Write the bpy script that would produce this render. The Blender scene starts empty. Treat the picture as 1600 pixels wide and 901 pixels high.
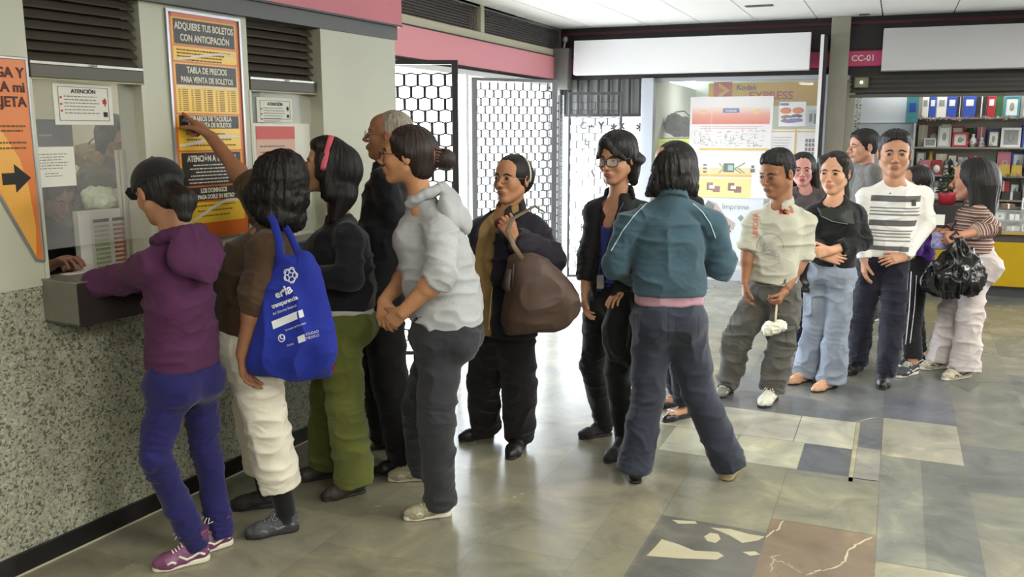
import bpy, bmesh, math, random
import numpy as np
from mathutils import Vector, Matrix, Euler
from mathutils.bvhtree import BVHTree
import openvdb

C = bpy.context.scene.collection
scene = bpy.context.scene
PI = math.pi

# ------------------------------------------------------------------ camera
CAM_F, CAM_H = 1380.0, 1.70
PITCH = math.atan((450.5 - 205) / CAM_F)
YAW = math.radians(23.35)
cam_data = bpy.data.cameras.new('camera')
cam_data.sensor_width = 36.0
cam_data.lens = 36.0 * CAM_F / 1600.0
cam_data.clip_start = 0.05
cam_data.clip_end = 200
cam = bpy.data.objects.new('camera', cam_data)
C.objects.link(cam)
cam.location = (0, 0, CAM_H)
cam.rotation_euler = (PI / 2 - PITCH, 0, YAW)
scene.camera = cam

# ------------------------------------------------------------------ light and exposure
scene.view_settings.view_transform = 'Standard'
scene.view_settings.look = 'None'
scene.view_settings.gamma = 1.0
scene.view_settings.use_curve_mapping = False
scene.view_settings.exposure = 0.35
world = bpy.data.worlds.new('world')
scene.world = world
world.use_nodes = True
wn = world.node_tree
wn.nodes['Background'].inputs[0].default_value = (0.86, 0.93, 1.0, 1)
wn.nodes['Background'].inputs[1].default_value = 10.5
scene.cycles.use_denoising = True
scene.cycles.max_bounces = 8
scene.cycles.diffuse_bounces = 4
scene.cycles.glossy_bounces = 4
scene.cycles.transmission_bounces = 6
scene.cycles.transparent_max_bounces = 12
scene.cycles.caustics_reflective = False
scene.cycles.caustics_refractive = False
scene.cycles.sample_clamp_indirect = 6.0


def area_lamp(name, loc, rot, sx, sy, power, col):
    l = bpy.data.lights.new(name, 'AREA')
    l.shape = 'RECTANGLE'; l.size = sx; l.size_y = sy
    l.energy = power; l.color = col
    o = bpy.data.objects.new(name, l)
    C.objects.link(o); o.location = loc; o.rotation_euler = rot
    return o


# fluorescent ceiling fixtures of the hall (the tubes' own light); their casings are built further down
CEIL = 2.88
FIXTURES = [(0.9, 0.9), (2.9, 0.9), (0.9, 3.6), (3.2, 3.6), (2.75, 8.0), (3.4, 6.0), (-1.0, -1.8), (1.6, -1.8)]
for _x, _y in FIXTURES:
    area_lamp('ceiling_tube_lamp', (_x, _y, CEIL - 0.075), (0, 0, 0), 0.3, 1.2, 66, (1.0, 0.97, 0.88))
sun_d = bpy.data.lights.new('sun', 'SUN'); sun_d.energy = 6.0; sun_d.angle = math.radians(2); sun_d.color = (1, 0.98, 0.95)
sun = bpy.data.objects.new('sun', sun_d); C.objects.link(sun)
sun.rotation_euler = Euler((math.radians(38), 0, math.radians(-160)))
# doorway light portal: helps the renderer find the sky through the open gate
_p = area_lamp('gateway_portal', (-4.3, 7.6, 1.3), (0, -PI / 2, 0), 2.6, 5.2, 1, (1, 1, 1)); _p.data.cycles.is_portal = True

# ------------------------------------------------------------------ camera rays (used to measure the photograph)
_F = np.array([-math.sin(YAW) * math.cos(PITCH), math.cos(YAW) * math.cos(PITCH), -math.sin(PITCH)])
_R = np.array([math.cos(YAW), math.sin(YAW), 0.0])
_U = np.cross(_R, _F)
_O = np.array([0, 0, CAM_H])


def ray(x, y): return _F + _R * (x - 800) / CAM_F + _U * (450.5 - y) / CAM_F
def at(x, y, D): return _O + ray(x, y) * D
def ground(x, y, z=0.0):
    d = ray(x, y); return _O + d * ((z - CAM_H) / d[2])
def depth_of(p): return float((np.asarray(p) - _O) @ _F)
def on_plane(x, y, o, n):
    d = ray(x, y); return _O + d * (((np.asarray(o) - _O) @ n) / (d @ n))
def nrm(v):
    v = np.asarray(v, float); return v / (np.linalg.norm(v) + 1e-12)
CAMBACK = -np.array([_F[0], _F[1], 0]) / np.linalg.norm(_F[:2])
RIGHT = _R.copy(); UP = np.array([0, 0, 1.0])


def rel_az(a):
    """0 = towards the left of the view, 90 = towards the viewer, 180 = right, -90 = away"""
    t = math.radians(203.35 + a); return np.array([math.cos(t), math.sin(t), 0])


# ------------------------------------------------------------------ object helpers
def tag(o, label=None, cat=None, group=None, kind=None):
    if label: o['label'] = label
    if cat: o['category'] = cat
    if group: o['group'] = group
    if kind: o['kind'] = kind
    return o


WORLD = {}


def empty(name, loc=(0, 0, 0), label=None, cat=None, group=None, mat4=None):
    o = bpy.data.objects.new(name, None); C.objects.link(o)
    o.empty_display_size = 0.05
    if mat4 is not None: o.matrix_world = mat4
    else: o.location = loc
    tag(o, label, cat, group)
    WORLD[o.name] = (mat4.copy() if mat4 is not None else Matrix.Translation(Vector(loc)))
    return o


def wm(o):
    return WORLD.get(o.name, Matrix.Identity(4)) if o is not None else Matrix.Identity(4)


def link_mesh(name, me, m=None, parent=None, mat4=None, smooth=False, rel=False):
    """mat4: frame the vertices are in (world of that frame). rel=True: vertices are in the parent's frame."""
    if m is not None:
        for q in (m if isinstance(m, (list, tuple)) else [m]): me.materials.append(q)
    if smooth: me.polygons.foreach_set('use_smooth', np.ones(len(me.polygons), dtype=bool))
    o = bpy.data.objects.new(name, me); C.objects.link(o)
    M = mat4 if mat4 is not None else Matrix.Identity(4)
    if parent is not None:
        o.parent = parent
        if not rel: o.matrix_basis = wm(parent).inverted() @ M
        WORLD[o.name] = wm(parent) @ o.matrix_basis if not rel else wm(parent).copy()
    else:
        o.matrix_world = M; WORLD[o.name] = M.copy()
    return o


class MB:
    """collects shapes in one bmesh"""
    def __init__(s): s.b = bmesh.new(); s.mi = 0
    def _new(s, vs, fs):
        bv = [s.b.verts.new(v) for v in vs]
        for f in fs:
            try:
                q = s.b.faces.new([bv[i] for i in f]); q.material_index = s.mi
            except ValueError: pass
        return bv
    def box(s, x0, x1, y0, y1, z0, z1, R=None, bev=0.0):
        if x0 > x1: x0, x1 = x1, x0
        if y0 > y1: y0, y1 = y1, y0
        if z0 > z1: z0, z1 = z1, z0
        vs = [Vector((x, y, z)) for z in (z0, z1) for y in (y0, y1) for x in (x0, x1)]
        if R is not None: vs = [R @ v for v in vs]
        bv = s._new(vs, [(0, 2, 3, 1), (4, 5, 7, 6), (0, 1, 5, 4), (2, 6, 7, 3), (0, 4, 6, 2), (1, 3, 7, 5)])
        if bev > 0:
            es = list({e for v in bv for e in v.link_edges})
            bmesh.ops.bevel(s.b, geom=es, offset=bev, segments=2, affect='EDGES', profile=0.5)
        return s
    def prism(s, pts, y0, y1, R=None):
        """polygon in x,z extruded along y"""
        n = len(pts)
        vs = [Vector((p[0], y0, p[1])) for p in pts] + [Vector((p[0], y1, p[1])) for p in pts]
        if R is not None: vs = [R @ v for v in vs]
        fs = [tuple(range(n)), tuple(range(2 * n - 1, n - 1, -1))] + [(i, i + n, (i + 1) % n + n, (i + 1) % n) for i in range(n)]
        s._new(vs, fs); return s
    def tube(s, pts, r, n=8, closed=False, flat=None):
        pts = [Vector(p) for p in pts]; N = len(pts)
        rr = r if isinstance(r, (list, tuple)) else [r] * N
        rings = []; prev = None
        for i, p in enumerate(pts):
            if closed: t = (pts[(i + 1) % N] - pts[i - 1])
            else: t = pts[min(i + 1, N - 1)] - pts[max(i - 1, 0)]
            if t.length < 1e-9: t = Vector((0, 0, 1))
            t.normalize()
            if flat is not None: a = Vector(flat); a = (a - t * a.dot(t))
            elif prev is None:
                a = Vector((0, 0, 1)) if abs(t.z) < 0.9 else Vector((1, 0, 0)); a = a - t * a.dot(t)
            else: a = prev - t * prev.dot(t)
            if a.length < 1e-6: a = Vector((1, 0, 0)) - t * t.x
            a.normalize(); prev = a; b_ = t.cross(a)
            ra = rr[i]
            ra, rb = (ra if isinstance(ra, (tuple, list)) else (ra, ra))
            rings.append([s.b.verts.new(p + a * ra * math.cos(2 * PI * k / n) + b_ * rb * math.sin(2 * PI * k / n)) for k in range(n)])
        m = N if closed else N - 1
        for i in range(m):
            A, B = rings[i], rings[(i + 1) % N]
            for k in range(n):
                f = s.b.faces.new([A[k], A[(k + 1) % n], B[(k + 1) % n], B[k]]); f.material_index = s.mi
        if not closed:
            f = s.b.faces.new(rings[0][::-1]); f.material_index = s.mi
            f = s.b.faces.new(rings[-1]); f.material_index = s.mi
        return s
    def lathe(s, prof, n=20, M=None):
        """prof: (r,z) list about z"""
        M = M or Matrix.Identity(4)
        rings = []
        for r, z in prof:
            rings.append([s.b.verts.new(M @ Vector((max(r, 1e-4) * math.cos(2 * PI * k / n), max(r, 1e-4) * math.sin(2 * PI * k / n), z))) for k in range(n)])
        for A, B in zip(rings[:-1], rings[1:]):
            for k in range(n):
                f = s.b.faces.new([A[k], A[(k + 1) % n], B[(k + 1) % n], B[k]]); f.material_index = s.mi
        s.b.faces.new(rings[0][::-1]).material_index = s.mi
        s.b.faces.new(rings[-1]).material_index = s.mi
        return s
    def ball(s, c, r, seg=14, R=None):
        r = r if isinstance(r, (tuple, list)) else (r, r, r)
        M = Matrix.Translation(Vector(c)) @ (R.to_4x4() if R is not None else Matrix.Identity(4)) @ Matrix.Diagonal((r[0], r[1], r[2], 1))
        res = bmesh.ops.create_uvsphere(s.b, u_segments=seg, v_segments=max(6, seg // 2 + 1), radius=1, matrix=M)
        for v in res['verts']:
            for f in v.link_faces: f.material_index = s.mi
        return s
    def build(s, name, m=None, parent=None, mat4=None, smooth=False, rel=False):
        bmesh.ops.recalc_face_normals(s.b, faces=s.b.faces)
        me = bpy.data.meshes.new(name); s.b.to_mesh(me); s.b.free()
        return link_mesh(name, me, m, parent, mat4, smooth, rel)


def text_mesh(txt, size, depth=0.001, align='LEFT', xs=1.0, bold=0.0, spacing=1.0):
    cu = bpy.data.curves.new('lettering', 'FONT'); cu.body = txt; cu.size = size
    cu.extrude = depth / 2; cu.align_x = align; cu.offset = bold; cu.resolution_u = 3; cu.space_character = spacing
    o = bpy.data.objects.new('lettering', cu); C.objects.link(o)
    bpy.context.view_layer.update()
    me = bpy.data.meshes.new_from_object(o.evaluated_get(bpy.context.evaluated_depsgraph_get()))
    bpy.data.objects.remove(o); bpy.data.curves.remove(cu)
    me.materials.clear()
    if xs != 1.0: me.transform(Matrix.Diagonal((xs, 1, 1, 1)))
    return me


def lettering(parent, frame, txt, x, z, size, m, name='lettering', align='LEFT', xs=1.0, bold=0.0, off=-0.001, rot=0.0, spacing=1.0, vertical=False):
    """writes in the x,z plane of frame, facing -y"""
    me = text_mesh(txt, size, 0.0012, align, xs, bold, spacing)
    M = frame @ Matrix.Translation((x, off, z)) @ Matrix.Rotation(rot, 4, 'Y') @ Matrix.Rotation(PI / 2, 4, 'X')
    return link_mesh(name, me, m, parent, M)


# ------------------------------------------------------------------ materials
MATS = {}


def mat(name, col=(0.5, 0.5, 0.5), rough=0.6, metal=0.0, spec=0.5, var=0.0, vscale=8.0, bump=0.0, bscale=60.0, sheen=0.0, emit=None, estr=0.0, alpha=1.0, coat=0.0, trans=0.0, stretch=None, sss=0.0):
    if name in MATS: return MATS[name]
    m = bpy.data.materials.new(name); m.use_nodes = True
    nt = m.node_tree; b = nt.nodes['Principled BSDF']
    b.inputs['Base Color'].default_value = (*col, 1)
    b.inputs['Roughness'].default_value = rough
    b.inputs['Metallic'].default_value = metal
    b.inputs['Specular IOR Level'].default_value = spec
    b.inputs['Sheen Weight'].default_value = sheen
    b.inputs['Coat Weight'].default_value = coat
    b.inputs['Transmission Weight'].default_value = trans
    b.inputs['Alpha'].default_value = alpha
    if sss:
        b.inputs['Subsurface Weight'].default_value = sss
        b.inputs['Subsurface Radius'].default_value = (0.012, 0.005, 0.003)
    if emit: b.inputs['Emission Color'].default_value = (*emit, 1); b.inputs['Emission Strength'].default_value = estr
    tc = nt.nodes.new('ShaderNodeTexCoord')
    src = tc.outputs['Object']
    if stretch:
        mp = nt.nodes.new('ShaderNodeMapping'); mp.inputs['Scale'].default_value = stretch
        nt.links.new(src, mp.inputs[0]); src = mp.outputs[0]
    if var > 0:
        n = nt.nodes.new('ShaderNodeTexNoise'); n.inputs['Scale'].default_value = vscale; n.inputs['Detail'].default_value = 4
        nt.links.new(src, n.inputs['Vector'])
        r = nt.nodes.new('ShaderNodeMapRange'); r.inputs[1].default_value = 0.3; r.inputs[2].default_value = 0.7
        r.inputs[3].default_value = 1 - var; r.inputs[4].default_value = 1 + var
        nt.links.new(n.outputs['Fac'], r.inputs[0])
        mx = nt.nodes.new('ShaderNodeVectorMath'); mx.operation = 'SCALE'; mx.inputs[0].default_value = col
        nt.links.new(r.outputs[0], mx.inputs['Scale']); nt.links.new(mx.outputs[0], b.inputs['Base Color'])
    if bump > 0:
        n = nt.nodes.new('ShaderNodeTexNoise'); n.inputs['Scale'].default_value = bscale; n.inputs['Detail'].default_value = 3
        nt.links.new(src, n.inputs['Vector'])
        bp = nt.nodes.new('ShaderNodeBump'); bp.inputs['Strength'].default_value = bump; bp.inputs['Distance'].default_value = 0.004
        nt.links.new(n.outputs['Fac'], bp.inputs['Height']); nt.links.new(bp.outputs[0], b.inputs['Normal'])
    MATS[name] = m
    return m


def srgb(r, g, b):
    f = lambda c: ((c / 255) / 12.92 if c / 255 <= 0.04045 else (((c / 255) + 0.055) / 1.055) ** 2.4)
    return (f(r), f(g), f(b))


def ramp(nt, fac, stops, interp='LINEAR'):
    r = nt.nodes.new('ShaderNodeValToRGB'); r.color_ramp.interpolation = interp
    els = r.color_ramp.elements
    while len(els) > 1: els.remove(els[-1])
    els[0].position = stops[0][0]; els[0].color = (*stops[0][1], 1)
    for p, c in stops[1:]:
        e = els.new(p); e.color = (*c, 1)
    nt.links.new(fac, r.inputs[0])
    return r.outputs[0]


def fabric(name, col=None, rough=0.85, var=0.10, bump=0.25, bscale=350, sheen=0.15, vscale=14):
    return mat(name, col, rough=rough, var=var, vscale=vscale, bump=bump, bscale=bscale, sheen=sheen, spec=0.25)


# ------------------------------------------------------------------ signed-distance modelling
def vnoise(P, seed=0):
    P = np.asarray(P, np.float32); i = np.floor(P).astype(np.int64); f = P - i; f = f * f * (3 - 2 * f)
    def h(a, b, c):
        n = (a * 374761393 + b * 668265263 + c * 1440662683 + seed * 982451653) & 0xffffffff
        n = ((n ^ (n >> 13)) * 1274126177) & 0xffffffff
        return ((n ^ (n >> 16)) & 0xffff) / 65535.0
    x, y, z = i[..., 0], i[..., 1], i[..., 2]; fx, fy, fz = f[..., 0], f[..., 1], f[..., 2]
    def lx(yy, zz): return h(x, yy, zz) * (1 - fx) + h(x + 1, yy, zz) * fx
    a = lx(y, z) * (1 - fy) + lx(y + 1, z) * fy
    b = lx(y, z + 1) * (1 - fy) + lx(y + 1, z + 1) * fy
    return a * (1 - fz) + b * fz


class SDF:
    def __init__(s, vs=0.005): s.vs = vs; s.p = []
    def add(s, f, lo, hi, k=0.0, op='u'): s.p.append((f, np.asarray(lo, float), np.asarray(hi, float), k, op)); return s
    def cap(s, a, b, ra, rb=None, k=0.0, op='u', fa=False, fb=False, nb=None, na=None):
        """round cone; fa/fb: flat end at a/b"""
        a = np.asarray(a, float); b = np.asarray(b, float); rb = ra if rb is None else rb
        ba = b - a; L2 = max(ba @ ba, 1e-9); L = math.sqrt(L2); ax = ba / L
        def f(X, Y, Z):
            px, py, pz = X - a[0], Y - a[1], Z - a[2]
            t = (px * ba[0] + py * ba[1] + pz * ba[2]) / L2
            h = np.clip(t, 0, 1)
            if fa or fb: 
                h2 = np.clip(t, -1 if fa else 0, 2 if fb else 1)
                d = np.sqrt((px - ba[0] * h2) ** 2 + (py - ba[1] * h2) ** 2 + (pz - ba[2] * h2) ** 2) - (ra + (rb - ra) * h)
                if fb: d = np.maximum(d, (t - 1) * L)
                if fa: d = np.maximum(d, -t * L)
                return d
            return np.sqrt((px - ba[0] * h) ** 2 + (py - ba[1] * h) ** 2 + (pz - ba[2] * h) ** 2) - (ra + (rb - ra) * h)
        r = max(ra, rb)
        return s.add(f, np.minimum(a, b) - r, np.maximum(a, b) + r, k, op)
    def chain(s, pts, rs, k=0.0, op='u', k2=0.0):
        for i in range(len(pts) - 1): s.cap(pts[i], pts[i + 1], rs[i], rs[i + 1], k=k if i == 0 else max(k2, 0.006), op=op)
        return s
    def ell(s, c, r, ax=None, k=0.0, op='u'):
        c = np.asarray(c, float); ax = np.eye(3) if ax is None else np.asarray(ax, float)
        r = (r, r, r) if np.isscalar(r) else r
        def f(X, Y, Z):
            x, y, z = X - c[0], Y - c[1], Z - c[2]
            u = x * ax[0, 0] + y * ax[0, 1] + z * ax[0, 2]; v = x * ax[1, 0] + y * ax[1, 1] + z * ax[1, 2]; w = x * ax[2, 0] + y * ax[2, 1] + z * ax[2, 2]
            q = np.sqrt((u / r[0]) ** 2 + (v / r[1]) ** 2 + (w / r[2]) ** 2) + 1e-6
            g = np.sqrt((u / r[0] ** 2) ** 2 + (v / r[1] ** 2) ** 2 + (w / r[2] ** 2) ** 2) + 1e-6
            return q * (q - 1) / g
        e = np.sqrt(((ax * np.asarray(r)[:, None]) ** 2).sum(0))
        return s.add(f, c - e, c + e, k, op)
    def loft(s, Cs, S, W, Dp, e=2.3, k=0.0, op='u', rr=(0.004, 0.02), smooth=True):
        """cross sections along an axis: centres, side vectors, half widths, half depths"""
        Cs = np.asarray(Cs, float); S = np.asarray(S, float); W = np.asarray(W, float); Dp = np.asarray(Dp, float)
        A = nrm(Cs[-1] - Cs[0]); T = (Cs - Cs[0]) @ A; L = T[-1]; N = 96
        tt = np.linspace(0, L, N)
        def itp(a):
            r = np.interp(tt, T, a)
            if smooth:
                kz = np.hanning(25); kz /= kz.sum(); r = np.convolve(np.pad(r, 12, mode='reflect', reflect_type='odd'), kz, 'valid')
            return r.astype(np.float32)
        off = Cs - (Cs[0] + np.outer(T, A))
        OX, OY, OZ = itp(off[:, 0]), itp(off[:, 1]), itp(off[:, 2]); WW = itp(W); DD = itp(Dp)
        S2 = S - np.outer(S @ A, A); SX, SY, SZ = itp(S2[:, 0]), itp(S2[:, 1]), itp(S2[:, 2])
        n_ = np.sqrt(SX ** 2 + SY ** 2 + SZ ** 2); SX, SY, SZ = SX / n_, SY / n_, SZ / n_
        FX, FY, FZ = A[1] * SZ - A[2] * SY, A[2] * SX - A[0] * SZ, A[0] * SY - A[1] * SX
        C0 = Cs[0]; r0, r1 = rr
        def f(X, Y, Z):
            x, y, z = X - C0[0], Y - C0[1], Z - C0[2]
            t = x * A[0] + y * A[1] + z * A[2]
            i = np.clip((t / L * (N - 1)), 0, N - 1).astype(np.int32)
            x = x - t * A[0] - OX[i]; y = y - t * A[1] - OY[i]; z = z - t * A[2] - OZ[i]
            u = np.abs(x * SX[i] + y * SY[i] + z * SZ[i]) + 1e-5; v = np.abs(x * FX[i] + y * FY[i] + z * FZ[i]) + 1e-5
            q = ((u / WW[i]) ** e + (v / DD[i]) ** e) ** (1 / e)
            r = np.sqrt(u * u + v * v)
            d = r * (1 - 1 / np.maximum(q, 0.05))
            td = np.where(t > L / 2, t - L, -t); rd = np.where(t > L / 2, r1, r0)
            a_, b_ = d + rd, td + rd
            return np.sqrt(np.maximum(a_, 0) ** 2 + np.maximum(b_, 0) ** 2) + np.minimum(np.maximum(a_, b_), 0) - rd
        m = max(W.max(), Dp.max()) * 1.05
        return s.add(f, Cs.min(0) - m, Cs.max(0) + m, k, op)
    def half(s, p, n, lo, hi, k=0.0):
        """remove everything on the side n of plane p, inside box lo..hi"""
        p = np.asarray(p, float); n = nrm(n)
        return s.add(lambda X, Y, Z: -((X - p[0]) * n[0] + (Y - p[1]) * n[1] + (Z - p[2]) * n[2]), lo, hi, k, 'r')
    def arrays(s):
        un = [p for p in s.p if p[4] == 'u']
        lo = np.min([p[1] for p in un], 0) - 3 * s.vs - 0.004; hi = np.max([p[2] for p in un], 0) + 3 * s.vs + 0.004
        n = np.ceil((hi - lo) / s.vs).astype(int) + 1
        G = np.full(n, 0.06, np.float32)
        ax = [(lo[i] + np.arange(n[i]) * s.vs).astype(np.float32) for i in range(3)]
        for f, l, h, k, op in s.p:
            pad = k + 2.5 * s.vs
            i0 = np.clip(np.floor((l - pad - lo) / s.vs).astype(int), 0, n); i1 = np.clip(np.ceil((h + pad - lo) / s.vs).astype(int) + 1, 0, n)
            if np.any(i1 <= i0): continue
            sl = tuple(slice(a, b) for a, b in zip(i0, i1))
            d = f(ax[0][sl[0]][:, None, None], ax[1][sl[1]][None, :, None], ax[2][sl[2]][None, None, :]).astype(np.float32)
            g = G[sl]
            if op == 'u':
                if k > 0:
                    hh = np.maximum(k - np.abs(g - d), 0) / k; G[sl] = np.minimum(g, d) - hh * hh * k / 4
                else: G[sl] = np.minimum(g, d)
            else:
                dd = -d if op in ('s', 'r') else d
                if k > 0:
                    hh = np.maximum(k - np.abs(g - dd), 0) / k; G[sl] = np.maximum(g, dd) + hh * hh * k / 4
                else: G[sl] = np.maximum(g, dd)
        G = np.clip(G, -0.06, 0.06)
        gr = openvdb.FloatGrid(0.06)
        gr.copyFromArray(G)
        gr.gridClass = openvdb.GridClass.LEVEL_SET
        pts, quads = gr.convertToQuads(0.0)
        return lo + pts.astype(np.float64) * s.vs, np.asarray(quads, np.int64)
    def mesh(s, name, disp=None, attrs=None):
        P, Q = s.arrays()
        return quads_mesh(name, P, Q, disp, attrs)


def vert_normals(P, Q):
    a = P[Q[:, 2]] - P[Q[:, 0]]; b = P[Q[:, 3]] - P[Q[:, 1]]; fn = np.cross(a, b)
    N = np.zeros_like(P)
    for i in range(4):
        for j in range(3): N[:, j] += np.bincount(Q[:, i], weights=fn[:, j], minlength=len(P))
    return N / (np.linalg.norm(N, axis=1, keepdims=True) + 1e-12)


def quads_mesh(name, P, Q, disp=None, attrs=None):
    N = vert_normals(P, Q)
    fn_vol = (np.cross(P[Q[:, 2]] - P[Q[:, 0]], P[Q[:, 3]] - P[Q[:, 1]]) * P[Q].mean(1)).sum()
    if fn_vol < 0: Q = Q[:, ::-1].copy(); N = -N
    P0 = P
    if disp is not None: P = P + N * disp(P, N)[:, None]
    me = bpy.data.meshes.new(name)
    me.vertices.add(len(P)); me.vertices.foreach_set('co', P.astype(np.float32).ravel())
    me.loops.add(Q.size); me.loops.foreach_set('vertex_index', Q.astype(np.int32).ravel())
    me.polygons.add(len(Q)); me.polygons.foreach_set('loop_start', np.arange(0, Q.size, 4, dtype=np.int32))
    me.polygons.foreach_set('use_smooth', np.ones(len(Q), dtype=bool))
    me.update(calc_edges=True)
    if attrs:
        for k, fn in attrs.items():
            a = me.attributes.new(k, 'FLOAT', 'POINT'); a.data.foreach_set('value', fn(P0, N).astype(np.float32))
    return me


def bvh_of(o):
    me = o.data; n = len(me.vertices); co = np.empty(n * 3, np.float32); me.vertices.foreach_get('co', co)
    M = wm(o); V = [M @ Vector(c) for c in co.reshape(-1, 3)]
    return BVHTree.FromPolygons(V, [tuple(p.vertices) for p in me.polygons])
# ------------------------------------------------------------------ people
def skin_mat(col): 
    return mat('skin_%d_%d_%d' % tuple(int(c * 1000) for c in col), col, rough=0.5, var=0.07, vscale=22, bump=0.08, bscale=180, spec=0.35, sss=0.06)


HAIRM = {}


def hair_mat(name, col, rough=0.52):
    if name in HAIRM: return HAIRM[name]
    m = mat(name, col, rough=rough, spec=0.4, bump=1.0, bscale=150, var=0.45, vscale=90, stretch=(1, 1, 0.10))
    HAIRM[name] = m; return m


def folds(amp=0.006, seed=0, joints=(), sc=(7, 7, 13)):
    sc = np.array(sc, float) * 1.25; amp = amp * 1.45
    def f(P, N):
        wq = P + .045 * (np.stack([vnoise(P * 5 + 3, seed + 11), vnoise(P * 5 + 9, seed + 12), vnoise(P * 5 + 17, seed + 13)], 1) - .5)
        r = 1 - np.abs(2 * vnoise(wq * sc, seed) - 1)
        r2 = 1 - np.abs(2 * vnoise(wq * sc * 2.1 + 7.1, seed + 3) - 1)
        n = vnoise(P * 6, seed + 21)
        d = amp * (1.25 * (r ** 2.6 - .28) + .45 * n * (r2 ** 2 - .3))
        for c, rad, axis, a in joints:
            q = P - np.asarray(c); w = np.exp(-(q ** 2).sum(1) / (2 * rad * rad))
            t = q @ np.asarray(axis) + 0.25 * rad * (vnoise(P * 14, seed + 5) - 0.5) * 5
            sw = 1 - np.abs(np.sin(t * PI / 0.036))
            d = d + a * w * 2.2 * (sw ** 1.6 - .4) * (0.3 + n)
        return d.astype(np.float64)
    return f


class Frame3:
    def __init__(s, o, f, l, u, k=1.0): s.o = np.asarray(o, float); s.f = f; s.l = l; s.u = u; s.k = k
    def __call__(s, f, l, u): return s.o + (s.f * f + s.l * l + s.u * u) * s.k
    def ax(s): return np.array([s.f, s.l, s.u])
    def mat4(s):
        M = Matrix.Identity(4)
        for i in range(3):
            M[i][0] = s.f[i]; M[i][1] = s.l[i]; M[i][2] = s.u[i]; M[i][3] = s.o[i]
        return M


def head_sdf(S, H, male=False, k0=0.0, jaw=1.0):
    k = H.k; A = H.ax()
    e = lambda c, r, kk, op='u': S.ell(H(*c), tuple(x * k for x in r), A, kk * k, op)
    e((-.014, 0, .028), (.094, .074, .082), k0)
    e((.022, 0, -.030), (.064, .057, .078), .030)
    e((.035, 0, .045), (.050, .058, .045), .02)
    jw = .050 * jaw
    for q in (-1, 1):
        S.cap(H(-.002, q * jw, -.050), H(.056, q * .013, -.093), .019 * k, .016 * k, .022 * k)
        e((.052, q * .036, -.024), (.030, .024, .028), .018)
        S.cap(H(.080, q * .012, .020), H(.066, q * .046, .020), .010 * k, .009 * k, .012 * k)
    e((.064, 0, -.094), (.019, .020, .017), .016)
    for q in (-1, 1): e((.096, q * .032, .001), (.017, .017, .011), .012, 's')
    for q in (-1, 1): e((.0735, q * .031, .001), (.0135, .0165, .0120), .004)
    S.cap(H(.084, 0, .010), H(.106, 0, -.026), .0065 * k, .0095 * k, .010 * k)
    e((.107, 0, -.030), (.011, .0105, .009), .006)
    for q in (-1, 1): e((.098, q * .012, -.034), (.010, .0075, .0075), .005)
    e((.078, 0, -.062), (.018, .026, .016), .014)
    S.cap(H(.0915, -.014, -.0575), H(.0915, .014, -.0575), .0048 * k, None, .004 * k)
    S.cap(H(.0895, -.012, -.0685), H(.0895, .012, -.0685), .0055 * k, None, .004 * k)
    for q in (-1, 1):
        E_ = [nrm(H.f - H.u * .25), nrm(H.l * q - H.f * .35), None]; E_[1] = nrm(E_[1] - E_[0] * (E_[1] @ E_[0])); E_[2] = np.cross(E_[0], E_[1])
        S.ell(H(-.010, q * .077, -.006), (.017 * k, .007 * k, .031 * k), E_, .005 * k)
        S.ell(H(-.004, q * .085, -.002), (.009 * k, .006 * k, .016 * k), E_, .003 * k, 's')


def add_ellipsoid_mesh(name, c, r, ax, m, parent, seg=16):
    b = MB(); R = Matrix(((ax[0][0], ax[1][0], ax[2][0]), (ax[0][1], ax[1][1], ax[2][1]), (ax[0][2], ax[1][2], ax[2][2])))
    b.ball(c, tuple(r), seg, R)
    return b.build(name, m, parent, smooth=True)


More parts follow.
